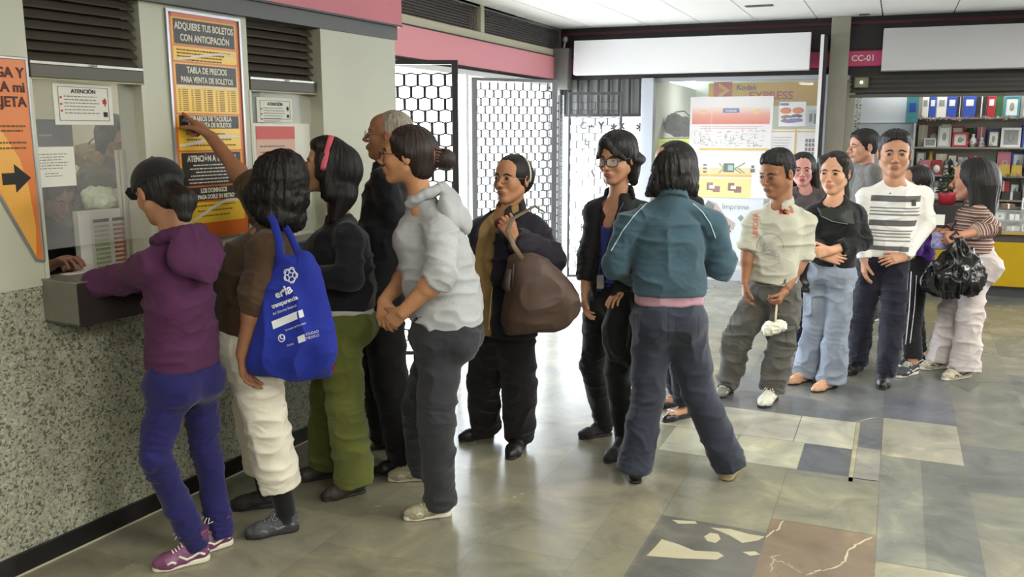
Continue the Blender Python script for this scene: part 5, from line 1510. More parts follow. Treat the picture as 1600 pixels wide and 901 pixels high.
rn = random.Random(21)
row0 = [('photo_album', 'white', .07), ('photo_album', 'blue', .07), ('photo_album', 'white', .10), ('photo_album', 'blue', .10), ('gift_box', 'dark', .05), ('photo_album', 'blue', .13), ('gift_box', 'dark', .10), ('photo_album', 'red', .08), ('gift_bag', 'green', .07), ('framed_photo', 'teal', .16), ('gift_box', 'grey', .07), ('framed_photo', 'cream', .20), ('gift_box', 'brown', .10)]
x = 4.03
for k, c, w in row0: good(k, c, x, 0, w, .235); x += w + .008
def fill(row, spec, x, gap=.012):
    for k, c, w, h in spec: good(k, c, x, row, w, h); x += w + gap
fill(1, [('framed_photo', 'white', .13, .10), ('framed_photo', 'silver', .14, .24), ('framed_photo', 'red', .17, .17), ('vase', 'white', .08, .15), ('figurine', 'silver', .08, .12), ('framed_photo', 'dark', .12, .19), ('framed_photo', 'white', .20, .22), ('gift_box', 'blue', .05, .25), ('figurine', 'green', .09, .15), ('framed_photo', 'white', .18, .20), ('vase', 'brown', .10, .17)], 4.08)
fill(2, [('toy_pack', 'pink', .12, .17), ('toy_pack', 'red', .11, .17), ('figurine', 'white', .08, .18), ('figurine', 'cream', .08, .16), ('vase', 'silver', .08, .20), ('gift_box', 'grey', .20, .16), ('figurine', 'brown', .07, .12), ('gift_bag', 'yellow', .12, .13), ('gift_bag', 'yellow', .11, .12), ('vase', 'purple', .07, .16), ('framed_photo', 'silver', .14, .15)], 4.05)
fill(3, [('gift_box', 'white', .16, .17), ('figurine', 'white', .09, .20), ('vase', 'cream', .08, .18), ('figurine', 'silver', .08, .14), ('gift_box', 'dark', .14, .08), ('framed_photo', 'white', .11, .13), ('gift_box', 'brown', .16, .07), ('gift_box', 'dark', .20, .09), ('framed_photo', 'silver', .13, .12), ('gift_box', 'red', .12, .08)], 4.03)
KD = ['gift_box', 'framed_photo', 'toy_pack', 'gift_box', 'toy_pack', 'gift_bag', 'framed_photo', 'vase']
CD = ['white', 'silver', 'pink', 'cream', 'white', 'red', 'grey', 'blue', 'brown', 'white', 'green', 'yellow', 'purple']
for row_, nm_ in ((1, 'second shelf back row'), (2, 'third shelf back row'), (3, 'lowest shelf back row')):
    xx = 4.02; i_ = row_ * 3
    while xx < 5.75 and CNT.get(nm_, 0) < 16:
        k_ = KD[i_ % 8]; c_ = CD[(i_ * 5 + row_) % 13]; w_ = rn.uniform(.09, .15); h_ = rn.uniform(.20, .275) if row_ < 3 else rn.uniform(.17, .23)
        good(k_, c_, xx, row_, w_, h_, y=SY + .17, where=nm_); xx += w_ + .006; i_ += 1
for i, (k, c, w, h, xx) in enumerate([('gift_box', 'grey', .12, .05, 4.58), ('framed_photo', 'silver', .10, .08, 4.74), ('gift_box', 'white', .09, .06, 4.88), ('figurine', 'silver', .06, .08, 5.0), ('gift_box', 'dark', .12, .06, 5.1), ('framed_photo', 'white', .09, .08, 5.26), ('gift_box', 'grey', .12, .05, 5.38), ('gift_box', 'brown', .11, .05, 5.53)]):
    good(k, c, xx, 0, w, h, y=.17, z=.788, where='display case upper level')
for i, (k, c, w, h, xx) in enumerate([('gift_box', 'white', .10, .06, 4.60), ('figurine', 'grey', .06, .08, 4.75), ('gift_box', 'silver', .12, .05, 4.86), ('framed_photo', 'white', .11, .07, 5.0), ('gift_box', 'grey', .10, .06, 5.16), ('framed_photo', 'silver', .10, .08, 5.30)]):
    good(k, c, xx, 0, w, h, y=.15, z=.678, where='display case lower level')
for i, (k, c, w, h, xx) in enumerate([('framed_photo', 'white', .10, .12, 4.98), ('gift_box', 'red', .14, .06, 5.12), ('gift_box', 'blue', .16, .05, 5.30), ('gift_box', 'brown', .12, .05, 4.80)]):
    good(k, c, xx, 0, w, h, y=.16, z=.905, where='display case top')
o = thing('hanging_banner', 'small teal hanging card at the upper left of the gift shop shelves', 'sign', F(3.86, 1.1, 1.80)); b = MB(); b.box(0, .13, 0, .006, 0, .34, bev=.002); b.build('card', PM['teal'], o, wm(o)); b = MB(); b.box(.03, .10, -.002, 0, .12, .22); b.build('print', PM['blue'], o, wm(o))
# garlands
def garland(pts, lab, cols, r=.03, name='tinsel_garland'):
    rn = random.Random(len(pts) * 7 + int(pts[0][0] * 10)); bs = [MB() for _ in cols]
    for (a, c) in zip(pts[:-1], pts[1:]):
        a, c = Vector(a), Vector(c); n = int((c - a).length / .012)
        for i in range(n):
            p = a.lerp(c, i / n) + Vector((0, 0, -.02 * math.sin(PI * i / n)))
            for _ in range(3):
                d = Vector((rn.uniform(-1, 1), rn.uniform(-1, 1), rn.uniform(-1, 1))).normalized() * r; q = rn.randrange(len(cols)); s_ = Vector((rn.uniform(-1, 1), rn.uniform(-1, 1), rn.uniform(-1, 1))).normalized() * .006
                bs[q]._new([p, p + d + s_, p + d - s_], [(0, 1, 2)])
    o = thing(name, lab, 'garland', MF)
    for b, c in zip(bs, cols): b.build('tinsel', PM[c], o, MF)
garland([(4.02, SY - .02, 1.86), (4.3, SY - .03, 1.85), (4.6, SY - .03, 1.87), (4.95, SY - .02, 1.86), (5.3, SY - .02, 1.86)], 'multicoloured tinsel garland along the top shelf of the gift shop', ['green', 'yellow', 'red', 'purple', 'silver'])
garland([(4.5, SY - .02, 1.62), (4.62, SY - .03, 1.55), (4.8, SY - .03, 1.58)], 'green tinsel hanging at the middle of the second shelf', ['green', 'red', 'dark'])
garland([(4.82, SY - .02, 1.24), (5.1, SY - .03, 1.22), (5.4, SY - .02, 1.25)], 'yellow and green tinsel along the third shelf at the right', ['yellow', 'green', 'purple'])
garland([(3.34, .30, 2.05), (3.33, .30, 1.7), (3.35, .30, 1.4)], 'dark green garland hanging at the left edge of the gift shop', ['green', 'dark', 'yellow'], r=.035)
# little christmas tree in a red pot
o = thing('christmas_tree', 'small dark decorated christmas tree in a red pot on the counter cabinet', 'plant', F(4.28, .20, .937)); M = wm(o)
b = MB(); b.lathe([(.0, 0), (.075, 0), (.09, .10), (.095, .13), (.08, .13), (.0, .12)], 18); b.build('pot', PM['red'], o, M, smooth=True)
b = MB(); rn = random.Random(2)
b.tube([(0, 0, .1), (0, 0, .48)], .007, 6)
for i in range(170):
    z = .14 + .34 * rn.random(); R_ = .11 * (1 - (z - .14) / .37) + .012; t = rn.random() * 2 * PI; e_ = Vector((math.cos(t) * R_, math.sin(t) * R_, z - .03)); s_ = Vector((-math.sin(t), math.cos(t), 0)) * .012
    b._new([Vector((0, 0, z)), e_ + s_, e_ - s_ + Vector((0, 0, .01))], [(0, 1, 2)])
b.build('branches', mat('tree_green', srgb(34, 50, 36), rough=.8), o, M)
for i in range(12):
    t = i * 2.4; z = .16 + .024 * i; R_ = .10 * (1 - (z - .14) / .37) + .01; b = MB(); b.ball((math.cos(t) * R_, math.sin(t) * R_, z), .011, 8); b.build('bauble', PM[['red', 'silver', 'yellow'][i % 3]], o, M, smooth=True)
b = MB(); b.box(6.45, 6.6, -.0, 3.1, 0, CEIL); struct('wall_gift_end', b, mat('gift_wall'), MF)
# unseen sides of the hall that close it for the light
b = MB(); b.box(6.3, 6.45, -4.4, 10.6, 0, CEIL); struct('wall_right', b, mat('hall_wall', srgb(170, 170, 160), rough=.6))
b = MB(); b.box(-3.4, 6.4, -4.45, -4.3, 0, CEIL); struct('wall_back', b, mat('hall_wall'))
# ------------------------------------------------------------------ the people of the queue, measured one by one
BLACKH = hair_mat('hair_black', srgb(20, 17, 17)); BROWNH = hair_mat('hair_dark_brown', srgb(42, 31, 28)); GREYH = hair_mat('hair_grey', srgb(150, 142, 128), .6)
RUB_W = mat('rubber_white', srgb(214, 206, 190), rough=.6, var=.08); RUB_D = mat('rubber_dark', srgb(34, 32, 31), rough=.7)
BLACKF = fabric('black_cloth', srgb(20, 19, 22)); BLACKJ = fabric('black_trouser', srgb(17, 16, 18), vscale=20)
LEATHER_B = mat('black_leather', srgb(24, 22, 22), rough=.4, bump=.1, bscale=200)
GOLD = mat('gold_metal', srgb(190, 150, 80), rough=.3, metal=1.0); STEEL = mat('steel', srgb(170, 170, 172), rough=.3, metal=1.0)
LR = lambda v: {1: v, -1: v}


def purple_girl():
    sk = skin_mat(srgb(176, 128, 98))
    p = Person(3.55, 'person in a black cap and purple hooded sweatshirt leaning on the ticket counter', sk, nb=(272, 366), hip=(284, 590, .02),
               T=[(286, 570, .02, .150, .115), (286, 520, .02, .138, .108), (280, 470, 0, .138, .112), (277, 425, 0, .150, .112), (275, 392, 0, .140, .095)],
               ta=-32, pa=-25, head=(248, 300, 96, -38, 18, 0, .0), sw=.150, base=ground(300, 862))
    p.arm(1, (190, 436, .04), (138, 446, .08), sh=(238, 402, -.10)); p.arm(-1, (225, 440, .24), (170, 440, .17))
    p.leg(1, (328, 872), (238, 893), (243, 715), kd=-.07); p.leg(-1, (348, 852), (300, 868), (322, 700), kd=.02)
    p.build_body({1: dict(tip=(120, 442, .12), n=(0, -1, 0)), -1: dict(tip=(148, 437, .17), n=(0, -1, 0))}, legr=(.07, .048, .036))
    pur = fabric('purple_jersey', srgb(78, 38, 72), var=.06, sheen=.05)
    def hood(G):
        c = p.nb
        G.chain([c + p.Lt * .085 + p.ft * .035 + UP * .012, c + p.Lt * .075 - p.ft * .045 + UP * .0, c - p.ft * .085 - UP * .02, c - p.Lt * .075 - p.ft * .045, c - p.Lt * .085 + p.ft * .035 + UP * .012], [.026, .034, .040, .034, .026], .03)
        G.ell(c - p.ft * .095 - UP * .095, (.075, .075, .085), None, .05); G.ell(c - p.ft * .06 + p.Lt * .02 + UP * .03, (.050, .06, .035), None, .012, 's')
    p.top(pur, 'hooded_sweatshirt', {1: (.066, .060, .046, .98), -1: (.064, .056, .046, .97)}, amp=.008); hood_mesh(p, pur, 1.0)
    p.pants(fabric('royal_blue_denim', srgb(30, 28, 84), var=.14, vscale=9), r=(.076, .055, .049), wd=(.142, .110), butt=.072, hem=(.96, .97), amp=.006)
    up = mat('purple_leather', srgb(112, 62, 98), rough=.45, var=.1)
    make_shoe(p.root, p.an[1][1], p.an[1][2], 'hi', up, RUB_W, mat('lace_white', srgb(220, 216, 200), rough=.8)); make_shoe(p.root, p.an[-1][1], p.an[-1][2], 'hi', up, RUB_W, mat('lace_white'))
    H = p.H
    p.hair(BLACKH, [('e', (-.075, 0, -.035), (.045, .062, .05)), ('c', (-.105, 0, -.035), (-.150, .0, -.075), .040, .045), ('c', (-.150, 0, -.075), (-.150, .01, -.13), .043, .026)], base=(-.018, 0, .022, .098, .081, .086))
    capm = fabric('black_cap_cotton', srgb(24, 25, 28), bump=.3, bscale=260)
    G = SDF(.004); A = H.ax(); k = H.k
    G.ell(H(-.012, 0, .034), (.112 * k, .094 * k, .096 * k), A, 0)
    G.add(lambda X, Y, Z: -((X - H.o[0]) * H.u[0] + (Y - H.o[1]) * H.u[1] + (Z - H.o[2]) * H.u[2]) + .026 * k - .30 * ((X - H.o[0]) * H.f[0] + (Y - H.o[1]) * H.f[1] + (Z - H.o[2]) * H.f[2]) * .4, H.o - .3, H.o + .3, .006, 'x')
    G.loft([H(.075, 0, .042), H(.120, 0, .034), H(.160, 0, .014)], [H.l] * 3, [.078 * k, .070 * k, .030 * k], [.006 * k, .0045 * k, .0035 * k], 2.2, .008, rr=(.003, .003))
    G.ell(H(-.012, 0, .131), (.010, .010, .006), A, 0)
    link_mesh('cap', G.mesh('cap'), capm, p.root)
    p.report(); return p


def brown_woman():
    sk = skin_mat(srgb(150, 104, 76))
    p = Person(3.88, 'person in a brown top and white cropped trousers pointing at the yellow schedule poster', sk, nb=(432, 345), hip=(400, 535, .02),
               T=[(403, 512, .02, .190, .150), (400, 470, .02, .192, .160), (402, 425, .0, .185, .155), (408, 390, .0, .170, .130), (425, 362, 0, .150, .095)],
               ta=-25, pa=-15, head=(430, 286, 92, -32, -8, 0, 0), sw=.155, base=ground(430, 815), bust=.0)
    p.arm(1, (399, 468, -.22), (379, 552, -.22), sh=(415, 378, -.14)); p.arm(-1, (388, 290, .27), (330, 214, .40), sh=(425, 352, .12))
    p.leg(1, (468, 826), (382, 842), (415, 650), kd=-.04); p.leg(-1, (425, 790), (368, 796), (398, 640), kd=.03)
    p.build_body({1: dict(tip=(386, 600, -.20), n=(.9, .1, .2), curl=(.35, .45, .3)), -1: dict(tip=(303, 188, .43), n=(-.3, -1, .1), point=True, thumb=(.5, .5), k=1.1)}, armr=(.050, .040, .027), male=False)
    br = fabric('brown_knit', srgb(70, 52, 34), var=.08)
    def ex(G):
        G.ell(p.stp[2] + p.ft * .10 - UP * .02, (.12, .14, .10), None, .05)
        G.ell(p.stp[1] + p.ft * .09 , (.11, .13, .10), None, .05)
    p.top(br, 'blouse', {1: (.074, .066, .060, .50), -1: (.070, .064, .062, .52)}, extra=ex, amp=.009)
    wh = fabric('white_cotton', srgb(214, 208, 192), var=.05, vscale=10)
    p.pants(wh, r=(.112, .088, .082), wd=(.185, .150), hem=(.66, .66), butt=.09, amp=.008)
    sock = fabric('black_sock', srgb(16, 15, 17))
    for q in (1, -1):
        a, h, t = p.an[q]; b = MB(); kn = p.kn[q]; b.tube([a * .45 + kn * .55, a * .75 + kn * .25, a + UP * .01, a - UP * .04], [.055, .048, .042, .040], 16); b.build('sock', sock, p.root, smooth=True)
    g1 = mat('grey_mesh_shoe', srgb(66, 68, 72), rough=.8, var=.15, vscale=30)
    make_shoe(p.root, p.an[1][1], p.an[1][2], 'sneaker', g1, RUB_D, mat('lace_grey', srgb(110, 112, 118), rough=.8)); make_shoe(p.root, p.an[-1][1], p.an[-1][2], 'sneaker', mat('dark_mesh_shoe', srgb(38, 35, 34), rough=.8), RUB_D)
    p.hair(BLACKH, [('e', (-.030, 0, .030), (.112, .098, .100)), ('e', (-.045, 0, -.045), (.103, .104, .095)), ('e', (-.05, .02, -.115), (.085, .090, .060)), ('e', (-.07, -.03, -.135), (.055, .06, .05)), ('e', (.035, .070, -.05), (.05, .03, .08)), ('e', (.035, -.070, -.05), (.05, .03, .08)), ('e', (-.05, .0, .09), (.07, .06, .045))], cut=(.118, 0, -.03, .055, .052, .09), curly=.005, disp=.006)
    p.report(); return p


def cardigan_woman():
    sk = skin_mat(srgb(188, 142, 112))
    p = Person(4.25, 'person with a pink headband, black cardigan and green trousers facing the wall', sk, nb=(530, 335), hip=(532, 505, 0),
               T=[(532, 478, 0, .135, .165), (530, 440, 0, .145, .175), (528, 400, 0, .155, .165), (532, 365, 0, .145, .135), (535, 350, 0, .13, .09)],
               ta=5, pa=0, head=(513, 262, 86, 4, -12, 0, 0), sw=.145, base=ground(530, 760))
    p.arm(1, (548, 432, -.20), (492, 432, -.16), sh=(545, 362, -.14)); p.arm(-1, (530, 430, .20), (480, 425, .15))
    p.leg(1, (566, 768), (508, 782), (540, 630), kd=-.03); p.leg(-1, (522, 743), (465, 752), (512, 620), kd=.02)
    p.build_body({1: dict(tip=(465, 440, -.12), n=(0, 0, -1)), -1: dict(tip=(455, 430, .12), n=(0, 0, 1))})
    p.top(fabric('black_knit', srgb(26, 26, 33), var=.1, bump=.6, bscale=120), 'cardigan', {1: (.070, .062, .046, 1.0), -1: (.066, .058, .046, 1.0)}, amp=.007)
    b_ = SDF(.006); b_.loft([p.stp[0] - UP * .035, p.stp[0] + UP * .03], [p.Lp] * 2, [p.tw[0][0] - .006] * 2, [p.tw[0][1] - .006] * 2, 2.3, rr=(.006, .006))
    link_mesh('shirt_tail', b_.mesh('shirt_tail', folds(.005, 9)), fabric('white_shirt', srgb(190, 188, 184)), p.root)
    gr = fabric('olive_green_twill', srgb(94, 100, 46), var=.08)
    p.pants(gr, r=(.100, .082, .094), wd=(.130, .155), hem=(.93, .93), butt=.07, amp=.007)
    bv = bvh_of(p.pant)
    for c, r_, w, m in (((511, 571), 11.5, .004, mat('emblem_red', srgb(176, 40, 50), rough=.7)), ((511, 571), 7, .0025, mat('emblem_white', srgb(220, 216, 210), rough=.7))):
        q = proj_pts(bv, [(c[0] + r_ * math.cos(t * PI / 12), c[1] + r_ * 1.25 * math.sin(t * PI / 12)) for t in range(25)], .001)
        if len(q) > 3: b = MB(); b.tube(q, w, 6); b.build('round_emblem', m, p.root, smooth=True)
    sh = mat('brown_leather_shoe', srgb(52, 44, 40), rough=.6)
    make_shoe(p.root, p.an[1][1], p.an[1][2], 'shoe', sh, RUB_D); make_shoe(p.root, p.an[-1][1], p.an[-1][2], 'shoe', sh, RUB_D)
    p.face(lips=srgb(140, 80, 70))
    p.hair(BLACKH, [('e', (.010, 0, .095), (.060, .045, .040)), ('e', (-.070, 0, .0), (.075, .085, .10)), ('e', (-.075, 0, -.09), (.065, .085, .080)), ('c', (-.08, .04, -.10), (-.07, .06, -.20), .055, .03), ('c', (.0, .075, .0), (-.03, .075, -.10), .028, .035), ('c', (-.08, -.04, -.10), (-.07, -.06, -.20), .055, .03), ('e', (.055, .0, .085), (.035, .06, .028)), ('c', (.03, .068, .05), (.022, .078, -.03), .02, .02)],
           cut=(.112, 0, -.035, .068, .066, .090), disp=.003)
    H = p.H; b = MB(); pts = []
    bv = bvh_of(p.hairo)
    for i in range(25):
        t = -.25 + (PI + .5) * i / 24; d = H.l * math.cos(t) + H.u * math.sin(t); o = H(.008, 0, .02)
        r = bv.ray_cast(Vector(o + d * .3), Vector(-d)); pts.append(np.array(r[0]) + d * .001 if r[0] is not None else o + d * .09)
    b.tube(pts, [(.0025, .010)] * len(pts), 8, flat=None) if False else b.tube(pts, [(.013, .0025)] * len(pts), 8, flat=tuple(H.f))
    b.build('headband', mat('pink_satin', srgb(214, 92, 112), rough=.35), p.root, smooth=True)
    add_ellipsoid_mesh('earring', H(-.006, .086, -.040), (.006, .004, .006), H.ax(), mat('pearl', srgb(230, 225, 215), rough=.2), p.root, 10)
    p.report(); return p


def bald_man():
    sk = skin_mat(srgb(150, 106, 80))
    p = Person(4.62, 'grey-haired person in glasses and a dark jacket looking up at the notices', sk, nb=(602, 258), hip=(600, 465, 0),
               T=[(600, 480, 0, .17, .13), (600, 420, 0, .165, .13), (602, 350, 0, .18, .135), (604, 300, 0, .175, .12), (604, 275, 0, .16, .09)],
               ta=5, pa=0, head=(606, 212, 78, 0, -6, 0, 0), sw=.185, base=ground(600, 715), female=False)
    p.arm(1, (625, 370, -.1), (612, 450, -.05)); p.arm(-1, (600, 370, .2), (590, 450, .18))
    p.leg(1, (640, 733), (592, 741), (610, 600), kd=-.02); p.leg(-1, (612, 697), (562, 704), (590, 590))
    p.build_body({1: dict(tip=(606, 480, -.05), n=(-.2, 0, -1)), -1: dict(tip=(585, 478, .18), n=(0, 0, 1))}, male=True, jaw=1.08, neck_r=.055)
    p.top(fabric('charcoal_jacket', srgb(26, 27, 32)), 'jacket', {1: (.075, .065, .05, 1.0), -1: (.075, .065, .05, 1.0)}, extra=stand_collar(p.nb, p.ft, p.Lt, p.up, gap=.5))
    p.pants(BLACKJ, r=(.105, .088, .085), wd=(.17, .135), hem=(.97, .97))
    for q in (1, -1): make_shoe(p.root, p.an[q][1], p.an[q][2], 'shoe', LEATHER_B, RUB_D)
    p.face(brow=mat('brow_grey', srgb(90, 82, 76), rough=.8), lips=srgb(130, 78, 66), half=.45)
    p.hair(GREYH, [('e', (-.045, 0, .0), (.072, .082, .07)), ('e', (-.03, 0, .06), (.075, .076, .060))], base=(-.030, 0, .030, .087, .079, .084), cut=(.105, 0, -.01, .095, .085, .125), disp=.002)
    p.glasses(STEEL, lens=None); p.report(); return p


def hoodie_woman():
    sk = skin_mat(srgb(196, 142, 104))
    p = Person(4.02, 'person in glasses and a light grey hooded sweatshirt leaning forward with clasped hands', sk, nb=(655, 302), hip=(690, 520, .0),
               T=[(704, 512, 0, .150, .155), (694, 465, 0, .150, .165), (682, 410, 0, .155, .165), (672, 362, 0, .150, .140), (664, 330, 0, .135, .10)],
               ta=-6, pa=-2, head=(636, 242, 92, -4, -2, 0, 0), sw=.150, base=ground(675, 792))
    p.arm(1, (690, 428, -.26), (630, 487, -.20), sh=(688, 350, -.15)); p.arm(-1, (640, 425, .22), (600, 470, .02), sh=(660, 352, .14))
    p.leg(1, (706, 803), (630, 812), (682, 655), kd=-.04); p.leg(-1, (665, 748), (616, 750), (655, 640), kd=.02)
    p.build_body({1: dict(tip=(600, 512, -.12), n=(-.3, -.3, -1), curl=(.6, .8, .5), thumb=(.5, .3)), -1: dict(tip=(600, 506, -.07), n=(.2, -.2, -1), curl=(.6, .8, .4), thumb=(.7, .2))}, armr=(.052, .046, .028), legr=(.085, .055, .04))
    gy = fabric('light_grey_jersey', srgb(172, 175, 178), var=.05, sheen=.1)
    def ex(G):
        c = p.nb
        G.cap(p.el[1] + nrm(p.sh[1] - p.el[1]) * .035, p.el[1] - nrm(p.wr[1] - p.el[1]) * -.015, .071, .068, .004, fa=True, fb=True)
        G.ell(p.stp[3] + p.ft * .070 - UP * .04 , (.06, .10, .085), None, .07)
    p.top(gy, 'hooded_sweatshirt', {1: (.074, .066, .064, .53), -1: (.070, .064, .062, .53)}, extra=ex, amp=.008, neck=[(p.nb + p.ft * .085 - UP * .02, .050)]); hood_mesh(p, gy, 1.05, seed=9)
    dn = fabric('charcoal_denim', srgb(46, 47, 52), var=.12, vscale=10)
    p.pants(dn, r=(.098, .078, .070), wd=(.144, .144), hem=(.97, .97), butt=.088, amp=.007, kfold=.005)
    sn = mat('beige_running_shoe', srgb(150, 144, 118), rough=.7, var=.2, vscale=40); lc = mat('lace_cream', srgb(196, 192, 170), rough=.8)
    make_shoe(p.root, p.an[1][1], p.an[1][2], 'sneaker', sn, RUB_W, lc); make_shoe(p.root, p.an[-1][1], p.an[-1][2], 'sneaker', sn, RUB_W, lc)
    p.face(lips=srgb(168, 100, 84))
    p.hair(BROWNH, [('e', (-.050, 0, .010), (.075, .080, .085)), ('c', (-.10, 0, -.01), (-.150, 0, -.005), .036, .036), ('e', (-.158, 0, -.015), (.034, .032, .036)), ('e', (-.06, 0, -.05), (.05, .065, .05)), ('c', (.045, .062, .06), (-.02, .078, .01), .012, .016)], cut=(.108, 0, -.035, .066, .075, .104), disp=.002)
    H = p.H; b = MB()
    for i in range(5): b.tube([H(-.108, .034 - i * .004, .035 - i * .012), H(-.126, .040, .030 - i * .012), H(-.140, .030, .028 - i * .012)], .0032, 6)
    b.tube([H(-.105, .034, .045), H(-.112, .042, .0), H(-.108, .034, -.030)], [(.010, .004)] * 3, 8)
    b.build('hair_clip', mat('tortoise_clip', srgb(120, 74, 56), rough=.3), p.root, smooth=True)
    p.glasses(mat('dark_frame', srgb(40, 30, 30), rough=.3)); p.report(); return p
def open_front(p, w0, w1, c=0.0, c1=0.0):
    """cuts an open front: half width w0 at the hem to w1 at the neck, centre shifted by c towards the wearer's left"""
    A = p.up; o = p.stp[0]; L = (p.nb - o) @ A
    def ex(G):
        def f(X, Y, Z):
            x, y, z = X - o[0], Y - o[1], Z - o[2]
            t = np.clip((x * A[0] + y * A[1] + z * A[2]) / L, 0, 1.2)
            u = x * p.Lt[0] + y * p.Lt[1] + z * p.Lt[2]; v = x * p.ft[0] + y * p.ft[1] + z * p.ft[2]
            return np.maximum(np.abs(u - c - (c1 - c) * t) - (w0 + (w1 - w0) * t), -v - .03)
        G.add(f, p.stp.min(0) - .3, p.stp.max(0) + .3, .004, 's')
    return ex


def collar_ring(p, r=.020, k=1.0, lift=.0, gap=.5):
    return stand_collar(p.nb, p.ft, p.Lt, p.up, rx=.066 * k, ry=.064 * k, h=.026, th=r * .38, gap=gap, lift=.008 + lift)


def multi(*fs): return lambda G: [f(G) for f in fs]


def jacket_woman():
    sk = skin_mat(srgb(186, 134, 100))
    p = Person(4.78, 'person in a navy jacket and tan zip top holding a brown bag by its strap', sk, nb=(795, 326), hip=(788, 500, .0),
               T=[(786, 520, 0, .170, .135), (787, 470, 0, .165, .135), (789, 420, 0, .165, .135), (792, 375, 0, .165, .125), (795, 348, 0, .150, .09)],
               ta=48, pa=58, head=(800, 280, 77, 56, -4, 0, 0), sw=.158, base=ground(795, 700))
    p.arm(1, (862, 405, -.08), (803, 372, -.20), sh=(835, 352, -.02)); p.arm(-1, (742, 420, -.02), (744, 480, -.10), sh=(752, 352, .02))
    p.leg(-1, (772, 680), (716, 690), (755, 600), hipw=.095); p.leg(1, (816, 690), (795, 722), (812, 605), hipw=.095)
    p.build_body({1: dict(tip=(786, 345, -.24), n=(-.2, 0, -1), curl=(1.0, 1.3, .8), thumb=(.5, .6)), -1: dict(tip=(742, 500, -.1), n=(1, 0, 0))}, armr=(.05, .042, .028))
    tan = fabric('tan_fleece', srgb(142, 116, 72), var=.08)
    p.top(tan, 'zip_top', {1: (.066, .060, .046, .9), -1: (.066, .058, .046, .9)}, amp=.006, neck=[(p.nb + p.ft * .080 - UP * .015, .062)], extra=collar_ring(p, .016, gap=.8)); inner = p.topo
    red = fabric('dark_red_shirt', srgb(110, 24, 34))
    s_ = SDF(.005); s_.ell(p.nb + p.ft * .035 - UP * .080, (.056, .056, .045), None, 0); link_mesh('undershirt', s_.mesh('undershirt'), red, p.root)
    nv = fabric('navy_cloth', srgb(30, 28, 38), var=.08, rough=.7)
    p.top(nv, 'jacket', {1: (.082, .078, .056, .98), -1: (.080, .072, .056, .98)}, grow=.016, amp=.010, extra=multi(collar_ring(p, .028, 1.15, gap=1.6), open_front(p, .075, .050, -.03)))
    bv = bvh_of(inner)
    surf_line(bv, [(783, 345), (780, 400), (768, 460), (764, 515)], .0035, 'zipper', mat('zip_pale', srgb(200, 184, 140), rough=.4), p.root)
    p.pants(BLACKJ, r=(.108, .090, .085), wd=(.165, .130), hem=(.97, .97), amp=.006)
    for q in (1, -1): make_shoe(p.root, p.an[q][1], p.an[q][2], 'shoe', LEATHER_B, RUB_D)
    p.face(lips=srgb(150, 86, 78))
    H = p.H
    p.hair(BLACKH, [('e', (-.045, 0, .005), (.080, .082, .080)), ('e', (-.10, 0, .02), (.045, .055, .05))], cut=(.104, 0, -.035, .070, .074, .110), disp=.0015)
    bv = bvh_of(p.hairo); b = MB(); pts = []
    for i in range(25):
        t = -.35 + (PI + .7) * i / 24; d = H.l * math.cos(t) + H.u * math.sin(t); o = H(-.030, 0, .02); r = bv.ray_cast(Vector(o + d * .3), Vector(-d)); pts.append(np.array(r[0]) if r[0] is not None else o + d * .088)
    b.tube(pts, [(.007, .003)] * len(pts), 8, flat=tuple(H.f)); b.build('hairband', mat('pale_band', srgb(214, 208, 180), rough=.4), p.root, smooth=True)
    p.glasses(STEEL, r=.0010); p.report(); return p


